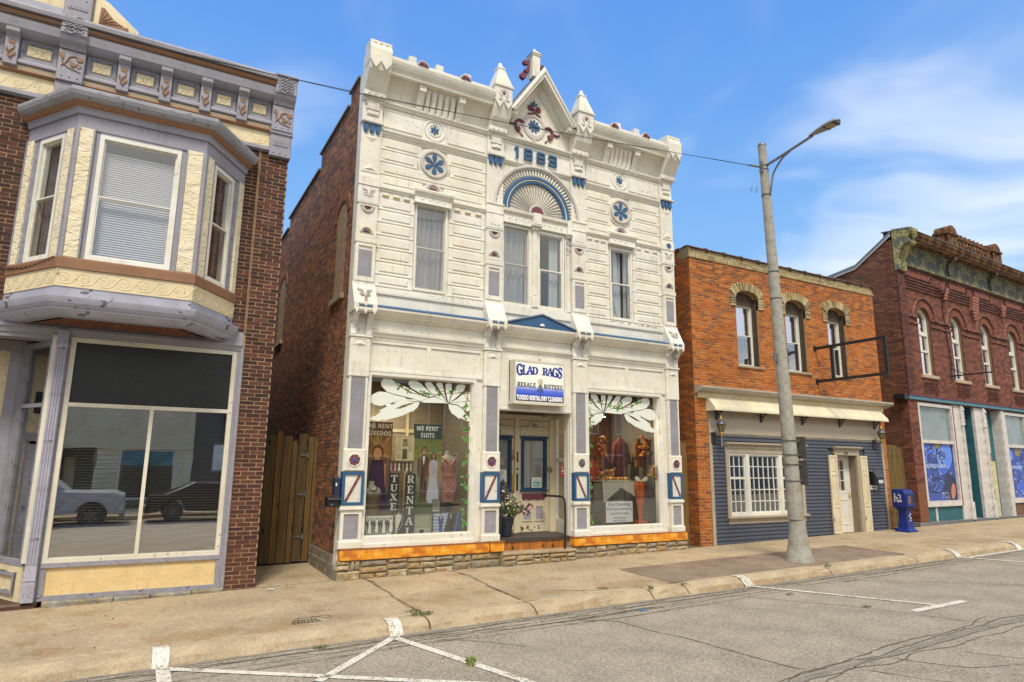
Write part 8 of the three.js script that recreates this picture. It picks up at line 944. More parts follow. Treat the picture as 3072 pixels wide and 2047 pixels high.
  // overhead wire
  const w = thing('overhead_wire', 'twisted black overhead cable crossing the sky to the lamp post', 'cable', [10.78, 8.12, 2.42]); const pts = [[-9, 7.35, 2.42], [-4, 7.02, 2.42], [-1.9, 7.0, 2.42], [0, 7.075, 2.42], [2.14, 7.215, 2.42], [4.35, 7.405, 2.42], [6, 7.575, 2.42], [8.43, 7.85, 2.42], [10.70, 8.12, 2.42]]; part(w, 'cable', [tube(pts, 0.0055, 6, 90), tube(pts.map((p, i) => [p[0] + 0.2, p[1] + 0.012 * (i % 2 ? 1 : -1) + 0.004, p[2] + 0.01]), 0.003, 5, 90)], mat.black); part(w, 'cable_grip', bar([10.45, 8.09, 2.42], [10.74, 8.125, 2.42], 0.022, 8), mat.dark);
  const w2 = thing('hanging_wire', 'thin loose wires with dark clips hanging beside the lamp post', 'wire', [10.7, 7.9, 2.42]); part(w2, 'wire', [tube([[10.78, 8.06, 2.42], [10.70, 7.9, 2.42], [10.64, 7.6, 2.42]], 0.004, 4, 16)], mat.dark); part(w2, 'clip', [bar([10.63, 7.62, 2.42], [10.62, 7.52, 2.42], 0.012, 6), bar([10.50, 7.62, 2.42], [10.44, 7.52, 2.42], 0.012, 6)], mat.dark); part(w2, 'wire', tube([[10.78, 8.05, 2.42], [10.6, 7.85, 2.42], [10.49, 7.63, 2.42]], 0.002, 4, 12), mat.dark);
}
// ---------- blue newspaper box ----------
{
  const X = 17.90, Z = 0.52, n = thing('newspaper_box', 'bright blue plastic newspaper box with white logo on the pavement', 'newspaper box', [X, 0.31, Z]);
  const bl = M([0.008, 0.035, 0.36], T.fine, 0.6, { rough: 0.5 }), F = (w, y0, y1, w1 = w, d = w, d1 = w1) => quads([[-1, 1], [1, 1], [1, -1], [-1, -1]].flatMap((q, j, A) => { const m = A[(j + 1) % 4], P = (p, s, t, y) => [X + p[0] * s * 0.78, y, Z + p[1] * t * 0.72]; return [[P(q, w, d, y0), P(m, w, d, y0), P(m, w1, d1, y1), P(q, w1, d1, y1)]]; }).concat([[[X - w1 * 0.78, y1, Z + d1 * 0.72], [X + w1 * 0.78, y1, Z + d1 * 0.72], [X + w1 * 0.78, y1, Z - d1 * 0.72], [X - w1 * 0.78, y1, Z - d1 * 0.72]]]));
  part(n, 'base', [F(0.27, 0.305, 0.345, 0.26, 0.27, 0.26), F(0.25, 0.345, 0.40, 0.19, 0.25, 0.19), F(0.19, 0.40, 0.62, 0.145), F(0.145, 0.62, 0.86, 0.15), F(0.15, 0.86, 0.93, 0.22, 0.15, 0.24)], bl);
  const hd = part(n, 'cabinet', [ext([[-0.20, 0.93], [0.16, 0.93], [0.18, 0.97], [0.18, 1.28], [0.13, 1.38], [0.06, 1.40], [-0.20, 1.40]], -0.185, 0.185, { bevel: 0.015 }).rotateY(-Math.PI / 2).translate(X, 0, Z)], bl);
  part(hd, 'door_frame', [frameGeo(X - 0.16, X + 0.16, 0.97, 1.31, 0.04, Z + 0.17, Z + 0.20)], M([0.02, 0.075, 0.46], T.fine, 0.5, { rough: 0.45 })); part(hd, 'pane', box(X - 0.12, X + 0.12, 1.01, 1.27, Z + 0.182, Z + 0.186), M([0.06, 0.045, 0.05], null, 1, { rough: 0.15 })); part(hd, 'paper', box(X - 0.10, X - 0.01, 1.04, 1.22, Z + 0.184, Z + 0.188), M([0.35, 0.22, 0.2], T.stone, 0.1, {}));
  const dots = [[-0.16, 1.27], [-0.15, 1.21], [-0.17, 1.15], [-0.175, 1.09], [-0.08, 1.17], [-0.08, 1.10], [-0.02, 1.26], [-0.02, 1.10], [0.04, 1.23], [0.03, 1.17], [0.05, 1.10], [-0.04, 1.08]]; part(hd, 'white_logo', dots.map(([z, y], i) => { const g = ext(circ(0, 0, 1, 10).map(p => [p[0] * (0.018 + 0.006 * (i % 3)), p[1] * (0.02 + 0.006 * ((i + 1) % 3))]), 0, 0.003); g.rotateZ(i); g.rotateY(-Math.PI / 2); g.translate(X - 0.184, y, Z + z * 0.75); return g; }), mat.whiteClean); part(n, 'white_mark', [[0.05, 0.76], [0.0, 0.71], [0.06, 0.66], [0.03, 0.60]].map(([x, y]) => ext(circ(X + x, y, 0.022, 8), Z + 0.10, Z + 0.118)), mat.whiteClean);
}
// ---------- shop sign ----------
{
  const s = thing('shop_sign', 'lighted box sign reading GLAD RAGS over the shop door', 'sign', [6.7, 3.14, 0.1]);
  part(s, 'case', [...frameGeo(6.13, 7.29, 3.10, 3.93, 0.035, 0.03, 0.25), box(6.13, 7.29, 3.10, 3.93, 0.03, 0.06), box(6.10, 7.32, 3.075, 3.12, 0.05, 0.27)], M([0.72, 0.69, 0.60], T.paint, 0.8, { rough: 0.4 }));
  const st = canvasTex(1200, 840, (g, w, h) => { g.fillStyle = '#f2f1e6'; g.fillRect(0, 0, w, h); const gr2 = g.createLinearGradient(0, h * 0.60, 0, h); gr2.addColorStop(0, 'rgba(70,90,220,0)'); gr2.addColorStop(0.30, 'rgba(60,85,215,.75)'); gr2.addColorStop(0.62, '#2a45b8'); gr2.addColorStop(0.80, '#0d1228'); gr2.addColorStop(1, '#05060c'); g.fillStyle = gr2; g.fillRect(0, h * 0.58, w, h * 0.42); for (let i = 0; i < 420; i++) { const x = rnd() * w, l = 20 + rnd() * 95; g.fillStyle = `rgba(60,85,215,${0.05 + rnd() * 0.14})`; g.fillRect(x, h * 0.76 - l, 3 + rnd() * 9, l); }
    const word = 'GLAD RAGS'; g.textAlign = 'center'; for (let i = 0; i < word.length; i++) { const t = i - 4, x = w * 0.5 + t * 126, lift = Math.abs(t) / 4, sc = 1 + 0.55 * lift * lift; g.save(); g.translate(x, h * (0.30 + 0.05 * lift * lift)); g.rotate(0.02 * t); g.scale(1.02, sc); g.font = 'bold 215px serif'; g.lineWidth = 12; g.strokeStyle = '#1c2c86'; g.fillStyle = '#1c2c86'; g.strokeText(word[i], 0, 0); g.fillText(word[i], 0, 0); g.restore(); }
    g.fillStyle = '#111'; const sp = (t, x, y, f, sx) => { g.save(); g.translate(x, y); g.scale(sx, 1); g.font = f; g.textAlign = 'left'; g.lineWidth = 7; g.strokeStyle = '#111'; g.strokeText(t, 0, 0); g.fillText(t, 0, 0); g.restore(); }; sp('RESALE', 30, 540, 'bold 132px serif', 0.88); sp('BOUTIQUE', 690, 545, 'bold 128px serif', 0.70);
    g.save(); g.translate(w * 0.505, 350); g.fillStyle = '#d9cfae'; g.strokeStyle = '#1a1510'; g.lineWidth = 6; g.beginPath(); g.moveTo(-62, 30); g.lineTo(-30, 12); g.lineTo(-12, 0); g.lineTo(12, 0); g.lineTo(30, 12); g.lineTo(62, 30); g.lineTo(48, 70); g.lineTo(36, 130); g.lineTo(-36, 130); g.lineTo(-48, 70); g.closePath(); g.fill(); g.stroke(); for (let i = 0; i < 26; i++) { g.fillStyle = i % 2 ? '#7a3f3a' : '#2e4a5a'; g.fillRect(-34 + rnd() * 62, 20 + rnd() * 100, 9, 7); } g.strokeStyle = '#23212a'; g.lineWidth = 7; for (let k = -4; k <= 4; k++) { g.beginPath(); g.moveTo(k * 8, 132); g.lineTo(k * 21, 280); g.stroke(); } for (let k = 0; k < 6; k++) { g.beginPath(); g.moveTo(-32 - k * 10, 140 + k * 28); g.lineTo(32 + k * 10, 140 + k * 28); g.stroke(); } g.beginPath(); g.moveTo(0, 280); g.lineTo(0, 380); g.stroke(); g.fillStyle = '#10235c'; g.beginPath(); g.ellipse(0, 395, 90, 34, 0, Math.PI, 0); g.fill(); g.restore();
    g.fillStyle = '#fff'; g.save(); g.translate(w / 2, h - 28); g.scale(0.80, 1.25); g.font = 'bold 108px sans-serif'; g.textAlign = 'center'; g.lineWidth = 5; g.strokeStyle = '#fff'; g.strokeText('TUXEDO RENTAL/DRY CLEANING', 0, 0, 1440); g.fillText('TUXEDO RENTAL/DRY CLEANING', 0, 0, 1440); g.restore(); });
  part(s, 'sign_face', printed(6.165, 7.255, 3.135, 3.895, 0.20, 0.243), printMat(st, 0.35), { keepUV: true }); part(s, 'eye_bolt', (() => { const g = new THREE.TorusGeometry(0.018, 0.005, 6, 12); g.translate(6.72, 3.97, 0.2); return g; })(), mat.black);
}
// ---------- handrails, pot ----------
{
  const rail = (x, z0, z1, label, zt) => { const r = thing('handrail', label, 'handrail', [x, 0.3, z0], 'handrails at the shop step'); part(r, 'rail', tube([[x, 0.32, z0], [x, 1.20, z0], [x, 1.295, z0 - 0.04], [x, 1.315, z0 - 0.12], [x, 1.315, z1]], 0.022, 8, 40), mat.blackMetal); part(r, 'grip', [bar([x, 1.315, z1], [x, 1.315, z1 + 0.07], 0.034, 10), box(x - 0.01, x + 0.10, 1.29, 1.33, z1 - 0.02, z1)], mat.blackMetal); };
  rail(7.34, 0.15, -0.62, 'dark steel handrail right of the shop step with its grip turned to the door'); rail(5.96, 0.06, -0.5, 'dark steel handrail left of the shop step behind the flower pot');
  const px = 6.33, pz = -0.38, p = thing('flower_pot', 'blue-grey flower pot with a bushy flowering plant beside the shop door', 'potted plant', [px, 0.57, pz]);
  part(p, 'pot', lathe([[0.001, 0.0], [0.092, 0.0], [0.098, 0.02], [0.120, 0.20], [0.128, 0.205], [0.130, 0.225], [0.150, 0.33], [0.160, 0.335], [0.160, 0.365], [0.148, 0.365], [0.140, 0.33], [0.001, 0.31]], px, 0.566, pz, 28), M([0.045, 0.06, 0.105], T.fine, 0.3, { rough: 0.45 }));
  const leafM = [[0.045, 0.085, 0.018], [0.075, 0.12, 0.03], [0.11, 0.125, 0.05]].map(c => new THREE.MeshPhysicalMaterial({ color: lin(...c), roughness: 0.7, side: THREE.DoubleSide, transmission: 0.25, thickness: 0 }));
  const clumps = [[0, 0.98, 0, 0.17], [-0.10, 1.15, 0, 0.17], [0.05, 1.22, 0.05, 0.16], [-0.06, 1.38, -0.03, 0.13], [0.22, 1.10, 0.08, 0.13], [0.36, 1.06, 0.12, 0.10], [0.46, 1.14, 0.14, 0.06], [-0.08, 1.55, -0.05, 0.09], [0.02, 1.05, 0.14, 0.15], [0.12, 1.0, -0.05, 0.13]];
  const leaves = [[], [], []]; for (const [cx, cy, cz, r] of clumps) for (let i = 0; i < 230 * r / 0.15; i++) { const a = rnd() * 6.283, b = Math.acos(2 * rnd() - 1), q = r * Math.cbrt(rnd()), s = rr(0.014, 0.03), P = [px + cx + q * Math.sin(b) * Math.cos(a), cy + q * Math.cos(b), pz + cz + q * Math.sin(b) * Math.sin(a)]; const d = new THREE.Vector3(rr(-1, 1), rr(-0.5, 1), rr(-1, 1)).normalize(), e = new THREE.Vector3(rr(-1, 1), rr(-1, 1), rr(-1, 1)).cross(d).normalize(), o = new THREE.Vector3(...P), v = (k, l) => { const t = o.clone().addScaledVector(d, k * s).addScaledVector(e, l * s); return [t.x, t.y, t.z]; }; leaves[(rnd() * 3) | 0].push([v(-1, 0), v(0, -0.45), v(1.1, 0), v(0, 0.45)]); }
  leaves.forEach((l, i) => part(p, 'foliage', quads(l), leafM[i], { kind: 'stuff' }));
  part(p, 'stems', clumps.map(([cx, cy, cz]) => tube([[px, 0.9, pz], [px + cx * 0.5, (0.9 + cy) / 2, pz + cz * 0.5], [px + cx, cy, pz + cz]], 0.006, 5, 10)), M([0.09, 0.11, 0.04], null, 1, {}), { kind: 'stuff' });
  const fl = (m, n, cs) => part(p, 'flowers', Array.from({ length: n }, () => { const c = cs[(rnd() * cs.length) | 0], a = rnd() * 6.28, x = px + c[0] + c[3] * Math.cos(a) * rr(0.4, 1), y = c[1] + c[3] * Math.sin(a) * rr(0.3, 1), z = pz + c[2] + c[3] * rr(0.5, 0.9); return petals(x, y, 5, a, a + 6.283, 0.002, rr(0.016, 0.026), 0.02, z, z + 0.004); }), m, { kind: 'stuff' });
  fl(M([0.72, 0.42, 0.45], null, 1, { double: true }), 26, clumps.slice(4, 7).concat([clumps[9]])); fl(M([0.72, 0.68, 0.35], null, 1, { double: true }), 12, clumps.slice(0, 3)); fl(M([0.08, 0.03, 0.09], null, 1, { double: true }), 20, [clumps[7], clumps[3]]); fl(M([0.75, 0.75, 0.75], null, 1, { double: true }), 8, [clumps[3]]);
}

// ---------- things in the shop windows ----------
{
  const poster = (name, label, x0, x1, y0, y1, z, w, h, draw, group, tilt) => { const t = thing(name, label, 'poster', [(x0 + x1) / 2, y0, z], group); part(t, 'print', printed(x0, x1, y0, y1, z - 0.006, z), printMat(canvasTex(w, h, draw), 0.55), { keepUV: true }); return t; };
  const R = (a, b) => rr(a, b);
  const person = (g, x, y, s, top, legs, skin, hair, dress) => { const soft = (c, b = 5) => { g.shadowColor = c; g.shadowBlur = b * s; g.fillStyle = c; }, path = (c, ...p) => { soft(c); g.beginPath(); g.moveTo(x + p[0][0] * s, y + p[0][1] * s); for (let i = 1; i < p.length; i++) { const a = p[i], b = p[(i + 1) % p.length]; g.quadraticCurveTo(x + a[0] * s, y + a[1] * s, x + (a[0] + b[0]) / 2 * s, y + (a[1] + b[1]) / 2 * s); } g.closePath(); g.fill(); };
    soft(hair); g.beginPath(); g.ellipse(x, y + 8 * s, 7.5 * s, 9 * s, 0, 0, 7); g.fill(); if (dress) path(hair, [-7, 5], [-9, 22], [-6, 32], [6, 32], [9, 22], [7, 5]); soft(skin, 2); g.beginPath(); g.ellipse(x + 0.5 * s, y + 11 * s, 5.6 * s, 7.6 * s, 0, 0, 7); g.fill(); g.fillRect(x - 2.6 * s, y + 16 * s, 5.2 * s, 9 * s); soft(hair, 1); g.fillRect(x - 3 * s, y + 10 * s, 1.6 * s, 1); g.fillRect(x + 1.8 * s, y + 10 * s, 1.6 * s, 1);
    const arm = dress ? skin : top; for (const k of [-1, 1]) path(arm, [k * 13, 28], [k * 19, 36], [k * 20, 58], [k * 16, 84], [k * 12, 84], [k * 13, 56], [k * 10, 34]); if (dress) path(legs, [-9, 60], [9, 60], [15, 95], [27, 160], [0, 164], [-27, 160], [-15, 95]); else for (const k of [-1, 1]) path(legs, [k * 0.5, 74], [k * 11, 74], [k * 11, 110], [k * 9.5, 156], [k * 3, 156], [k * 2, 110]);
    path(top, [-5, 24], [-15, 29], [-14, 50], [-10, 66], [-13, 84], [13, 84], [10, 66], [14, 50], [15, 29], [5, 24]); for (let i = 0; i < 9; i++) { g.shadowBlur = 3 * s; g.shadowColor = g.fillStyle = `rgba(${i % 2 ? '255,240,220' : '0,0,0'},.13)`; g.fillRect(x + R(-10, 8) * s, y + R(34, 70) * s, R(1, 3) * s, R(12, 60) * s); } g.shadowBlur = 0; };
  const shirt = (g, x, y, s) => { g.fillStyle = '#e8e4dc'; g.beginPath(); g.moveTo(x - 5 * s, y + 26 * s); g.lineTo(x + 5 * s, y + 26 * s); g.lineTo(x, y + 52 * s); g.closePath(); g.fill(); };
  poster('rental_poster', 'tall brown poster WE RENT TUXEDOS with a woman in a purple gown', 3.52, 4.02, 1.08, 2.67, -0.55, 320, 1024, (g, w, h) => { const gd = g.createLinearGradient(0, 0, 0, h); gd.addColorStop(0, '#4a3128'); gd.addColorStop(0.3, '#8a6238'); gd.addColorStop(1, '#4a3550'); g.fillStyle = gd; g.fillRect(0, 0, w, h); for (let i = 0; i < 60; i++) { g.strokeStyle = `rgba(${200 + R(0, 50)},${150 + R(0, 60)},${80 + R(0, 50)},.35)`; g.lineWidth = R(2, 8); g.beginPath(); g.moveTo(R(0, w), 170); g.lineTo(R(0, w), 420); g.stroke(); } g.fillStyle = '#e6dccb'; g.font = 'bold 72px sans-serif'; g.fillText('WE RENT', 12, 72); g.fillText('TUXEDOS', -14, 158, 325); g.fillStyle = '#6a4322'; g.beginPath(); g.ellipse(150, 350, 72, 85, 0, 0, 7); g.fill(); g.fillStyle = '#cf9a6a'; g.beginPath(); g.ellipse(150, 365, 50, 64, 0, 0, 7); g.fill(); g.fillRect(120, 410, 60, 60); g.fillStyle = '#2c1f18'; g.fillRect(90, 440, 130, 60); g.fillStyle = '#c9935f'; g.fillRect(225, 480, 36, 380); g.fillStyle = '#432a47'; g.beginPath(); g.moveTo(70, 470); g.lineTo(230, 470); g.lineTo(250, 700); g.lineTo(290, 1024); g.lineTo(20, 1024); g.lineTo(60, 700); g.closePath(); g.fill(); g.fillStyle = 'rgba(90,60,100,.5)'; for (let i = 0; i < 18; i++) g.fillRect(60 + R(0, 170), 500 + R(0, 60), R(3, 10), 460); });
  poster('rental_poster', 'tall poster WE RENT SUITS with a couple in a brown suit and pale gown', 4.32, 4.88, 1.06, 2.64, -0.25, 400, 1024, (g, w, h) => { const gd = g.createLinearGradient(0, 0, 0, h); gd.addColorStop(0, '#44512c'); gd.addColorStop(0.35, '#8f8a52'); gd.addColorStop(0.65, '#8c8d7b'); gd.addColorStop(0.9, '#4c5c34'); gd.addColorStop(1, '#3a4a2b'); g.fillStyle = gd; g.fillRect(0, 0, w, h); for (let i = 0; i < 500; i++) { g.fillStyle = `rgba(${60 + R(0, 110)},${80 + R(0, 80)},${30 + R(0, 40)},.35)`; g.beginPath(); g.arc(R(0, w), 170 + R(0, 250), R(4, 18), 0, 7); g.fill(); } g.fillStyle = '#2f3a3c'; g.fillRect(0, 0, w, 172); g.fillStyle = '#d7dcd8'; g.font = 'bold 72px sans-serif'; g.fillText('WE RENT', 34, 74); g.fillText('SUITS', 96, 154); person(g, 150, 270, 4.1, '#5f3d2c', '#56372a', '#b9835c', '#33241a', false); shirt(g, 150, 270, 4.1); person(g, 288, 330, 3.6, '#b9b7c6', '#bdbccc', '#b98a66', '#2a1e18', true); });
  poster('price_sheet', 'pale catalogue sheet of small pictures and print in the window', 3.97, 4.315, 1.98, 2.42, -0.20, 320, 400, (g, w, h) => { g.fillStyle = '#cfc09a'; g.fillRect(0, 0, w, h); g.fillStyle = '#4a4234'; g.fillRect(14, 16, w - 28, 10); for (const x0 of [14, 220]) for (let r = 0; r < 14; r++) for (let c = 0; c < 5; c++) if (r < 13) g.fillRect(x0 + c * 17, 46 + r * 17, 10, 7); g.fillStyle = '#8f8468'; g.fillRect(112, 50, 95, 130); g.fillRect(112, 210, 95, 170); g.fillStyle = '#5b5140'; g.beginPath(); g.moveTo(135, 220); g.lineTo(185, 220); g.lineTo(200, 375); g.lineTo(120, 375); g.fill(); g.beginPath(); g.ellipse(160, 75, 18, 24, 0, 0, 7); g.fill(); for (let r = 0; r < 7; r++) g.fillRect(14, 290 + r * 12, 80, 4); });
  poster('photo_strip', 'narrow strip of gown photographs below the catalogue sheet', 3.86, 4.31, 1.80, 1.97, -0.20, 320, 120, (g, w, h) => { g.fillStyle = '#5a4536'; g.fillRect(0, 0, w, h); ['#b98a92', '#caa', '#e2ddd0', '#8d8578', '#ddd6c8', '#c9b9b0'].forEach((c, i) => person(g, 30 + i * 52, 14, 0.66, c, c, '#b98a66', '#33241a', true)); });
  const banner = (label, txt, x0, x1, y0, y1, z) => poster('letter_banner', label, x0, x1, y0, y1, z, 128, 128 * txt.length, (g, w, h) => { g.fillStyle = '#37383b'; g.fillRect(0, 0, w, h); g.fillStyle = '#dcd8ca'; g.textAlign = 'center'; g.font = 'bold 132px serif'; txt.split('').forEach((c, i) => g.fillText(c, w / 2, 112 + i * 128)); });
  banner('dark vertical banner spelling TUXE in white letters', 'TUXE', 3.86, 4.04, 1.11, 1.745, -0.15); banner('dark vertical banner spelling RENTAL in white letters', 'RENTAL', 4.155, 4.35, 0.665, 1.745, -0.15);
  poster('tuxedo_picture', 'dark panel with a white tuxedo shirt front and bow tie', 3.94, 4.155, 0.665, 1.11, -0.151, 220, 460, (g, w, h) => { g.fillStyle = '#35363a'; g.fillRect(0, 0, w, h); g.fillStyle = '#d9d5c6'; g.beginPath(); g.moveTo(70, 30); g.lineTo(165, 30); g.lineTo(170, 120); g.lineTo(75, 440); g.lineTo(62, 120); g.closePath(); g.fill(); g.strokeStyle = '#e8e4d6'; g.lineWidth = 5; g.beginPath(); g.moveTo(60, 40); g.lineTo(10, 130); g.lineTo(35, 160); g.lineTo(5, 230); g.lineTo(75, 440); g.lineTo(195, 230); g.lineTo(165, 160); g.lineTo(205, 130); g.lineTo(170, 40); g.stroke(); g.fillStyle = '#1c1c1f'; g.beginPath(); g.moveTo(115, 45); g.lineTo(70, 18); g.lineTo(70, 72); g.closePath(); g.moveTo(115, 45); g.lineTo(165, 18); g.lineTo(165, 72); g.fill(); for (let i = 0; i < 4; i++) { g.beginPath(); g.arc(112 - i * 8, 120 + i * 62, 7, 0, 7); g.fill(); } });
  poster('group_photo', 'black and white picture of a wedding party at the lower left of the shop window', 3.47, 3.945, 0.665, 1.04, -0.12, 480, 360, (g, w, h) => { g.fillStyle = '#d5d3cb'; g.fillRect(0, 0, w, h); g.fillStyle = '#8f918e'; g.fillRect(0, 245, w, 70); for (let i = 0; i < 11; i++) { const f = i % 3 === 1; person(g, 30 + i * 42, 30 + (i % 2) * 8, 1.45, f ? '#e6e3db' : '#26272a', f ? '#e6e3db' : '#26272a', '#a9a49a', '#3a3733', f); if (!f) shirt(g, 30 + i * 42, 30 + (i % 2) * 8, 1.45); } g.fillStyle = '#cbc9c2'; g.fillRect(0, 312, w, 48); g.fillStyle = '#4b4c50'; g.font = 'bold 30px sans-serif'; g.fillText('DIRECT-DELIVERY', 14, 348); g.fillStyle = '#e4e2da'; g.fillRect(370, 285, 80, 75); });
  poster('suit_picture', 'slanted picture of one man in a blue suit and one in black', 4.735, 5.28, 0.665, 1.055, -0.20, 560, 400, (g, w, h) => { g.fillStyle = '#9aa6bd'; g.fillRect(0, 0, w, h); for (let i = 0; i < 14; i++) { g.fillStyle = i % 2 ? '#c9d4e8' : '#6f86b5'; g.fillRect(0, i * 29, 250, 14); } g.fillStyle = '#3b3f45'; g.beginPath(); g.moveTo(300, 0); g.lineTo(500, 0); g.lineTo(420, 400); g.lineTo(200, 400); g.closePath(); g.fill(); g.fillStyle = '#2f4a8a'; g.beginPath(); g.moveTo(510, 0); g.lineTo(560, 0); g.lineTo(560, 400); g.lineTo(430, 400); g.closePath(); g.fill(); person(g, 150, 0, 2.5, '#243a78', '#22366e', '#b98a66', '#33241a', false); shirt(g, 150, 0, 2.5); person(g, 350, 0, 2.5, '#18191c', '#141518', '#b98a66', '#33241a', false); shirt(g, 350, 0, 2.5); });
  poster('hat_picture', 'pale grey picture of a wall with a black top hat', 4.39, 4.73, 0.665, 1.06, -0.28, 320, 380, (g, w, h) => { g.fillStyle = '#a8a690'; g.fillRect(0, 0, w, h); g.fillStyle = '#8f8e7c'; g.fillRect(0, 245, w, 8); g.fillStyle = '#bdbba8'; g.fillRect(0, 252, w, 130); g.fillStyle = '#2a2c30'; g.fillRect(110, 290, 75, 70); g.beginPath(); g.ellipse(148, 292, 38, 12, 0, 0, 7); g.fill(); g.beginPath(); g.ellipse(148, 372, 70, 14, 0, 0, 7); g.fill(); });
  poster('card_notice', 'small black framed notice beside the dress stand', 4.70, 4.855, 1.08, 1.295, -0.2, 128, 180, (g, w, h) => { g.fillStyle = '#8b8a80'; g.fillRect(0, 0, w, h); g.strokeStyle = '#222'; g.lineWidth = 8; g.strokeRect(4, 4, w - 8, h - 30); g.fillStyle = '#222'; for (let i = 0; i < 8; i++) g.fillRect(18, 18 + i * 15, 92 * R(0.5, 1), 5); g.fillStyle = '#eee'; g.fillRect(10, h - 18, w - 20, 8); });
  poster('cleaning_sign', 'white sign reading Dry Cleaning Pick Up and Delivery in the right shop window', 8.52, 9.22, 0.775, 1.20, -0.10, 560, 400, (g, w, h) => { g.fillStyle = '#cfcfd6'; g.fillRect(0, 0, w, h); g.fillStyle = '#30313f'; g.textAlign = 'center'; const t = (s, y, f, m) => { g.font = f; g.fillText(s, w / 2, y, m); }; t('Dry Cleaning', 84, 'bold 76px sans-serif', 500); t('Pick Up & Delivery', 168, 'bold 62px sans-serif', 540); t('LOCATED HERE', 254, 'bold 56px sans-serif', 420); t('STOP INSIDE', 332, 'bold 46px sans-serif', 370); t('FOR DETAILS', 384, 'bold 46px sans-serif', 370); });
  poster('sale_card', 'green and white SALE card in the door window', 7.20, 7.44, 1.465, 1.675, -0.885, 200, 180, (g, w, h) => { g.fillStyle = '#f2f4f2'; g.fillRect(0, 0, w, h); g.fillStyle = '#2f9a84'; g.font = 'bold 34px sans-serif'; g.fillText('$29.50', 48, 62); g.fillRect(22, 78, 156, 84); g.fillStyle = '#fff'; g.font = 'bold 60px sans-serif'; g.fillText('SALE', 28, 142, 146); });
  poster('hours_sheet', 'white printed sheet in the left door window', 6.40, 6.60, 1.58, 1.83, -0.885, 128, 160, (g, w, h) => { g.fillStyle = '#e8e8e0'; g.fillRect(0, 0, w, h); g.fillStyle = '#555'; for (let i = 0; i < 12; i++) g.fillRect(14, 14 + i * 11, 100 * R(0.5, 1), 4); });
  poster('hanging_plaque', 'small wooden plaque hanging in the left door window', 6.37, 6.52, 1.92, 2.07, -0.88, 96, 96, (g, w, h) => { g.fillStyle = '#a09a86'; g.fillRect(0, 0, w, h); g.fillStyle = '#6a6456'; g.fillRect(10, 30, 70, 8); g.fillRect(10, 50, 70, 8); });
  poster('red_notice', 'red and white notice in the side window of the entry', 7.615, 7.73, 1.68, 1.93, -0.40, 100, 200, (g, w, h) => { g.fillStyle = '#b03a34'; g.fillRect(0, 0, w, h); g.fillStyle = '#f0e8e4'; g.font = 'bold 60px sans-serif'; g.fillText('$', 14, 60); g.fillRect(10, 82, 80, 20); g.fillRect(16, 130, 66, 10); g.fillStyle = '#222'; g.fillRect(56, 12, 34, 50); });

  // dress forms
  const cream = M([0.72, 0.66, 0.50], T.fine, 0.4, { rough: 0.6 });
  const torso = [[0.001, 0.62], [0.045, 0.615], [0.052, 0.60], [0.048, 0.555], [0.075, 0.53], [0.145, 0.50], [0.175, 0.455], [0.172, 0.40], [0.178, 0.34], [0.155, 0.26], [0.135, 0.19], [0.15, 0.10], [0.185, 0.0]];
  { const x = 5.16, z = -0.6, y = 1.56, t = thing('dress_form', 'dress form in a short pink satin dress on a black stand', 'mannequin', [x, 0.64, z], 'dress forms in the left shop window'); part(t, 'torso', [lathe(torso, x, y, z, 24, 1, 0.62)], cream); const dr = [[0.168, 0.43], [0.186, 0.385], [0.188, 0.33], [0.160, 0.25], [0.142, 0.19], [0.165, 0.09], [0.198, -0.02], [0.205, -0.12], [0.185, -0.24], [0.165, -0.33]]; const m = M([0.86, 0.42, 0.37], T.fine, 0.5, { rough: 0.42, double: true }); part(t, 'dress', [lathe(dr, x, y, z, 28, 1, 0.66), tube([[x - 0.14, y + 0.50, z + 0.02], [x - 0.09, y + 0.44, z + 0.11], [x - 0.03, y + 0.37, z + 0.118]], 0.022, 6, 12), tube([[x + 0.14, y + 0.50, z + 0.02], [x + 0.09, y + 0.44, z + 0.11], [x + 0.01, y + 0.34, z + 0.118]], 0.022, 6, 12), ...Array.from({ length: 7 }, (_, i) => tube([[x - 0.14, y + 0.17 - i * 0.05, z + 0.08], [x - 0.02, y + 0.14 - i * 0.06, z + 0.125 + 0.003 * i], [x + 0.13, y + 0.20 - i * 0.035, z + 0.085]], 0.009, 5, 14))], m); part(t, 'stand', [bar([x, 0.64, z], [x, y, z], 0.014, 8), box(x - 0.18, x + 0.20, 1.16, 1.185, z - 0.12, z + 0.12), box(x - 0.09, x + 0.09, 1.14, 1.16, z - 0.06, z + 0.06), ...[0, 1, 2].map(k => bar([x, 0.72, z], [x + 0.2 * Math.cos(k * 2.1), 0.645, z + 0.2 * Math.sin(k * 2.1)], 0.012, 6))], mat.blackMetal); }
  { const x = 3.60, z = -0.33, y = 1.0, t = thing('dress_form', 'pale dress form in a bronze gown with a dark necklace', 'mannequin', [x, 0.64, z], 'dress forms in the left shop window'); part(t, 'torso', lathe(torso, x, y, z, 24, 1, 0.65), cream); part(t, 'dress', [lathe([[0.150, 0.44], [0.19, 0.37], [0.185, 0.31], [0.162, 0.24], [0.145, 0.18], [0.165, 0.08], [0.19, -0.05], [0.20, -0.2], [0.22, -0.34]], x, y, z, 26, 1, 0.68)], M([0.30, 0.21, 0.11], T.fine, 0.4, { rough: 0.35, metal: 0.3, double: true })); part(t, 'necklace', tube([[x - 0.09, y + 0.535, z + 0.03], [x - 0.03, y + 0.46, z + 0.115], [x + 0.05, y + 0.465, z + 0.115], [x + 0.1, y + 0.53, z + 0.03]], 0.009, 6, 18), mat.black); }
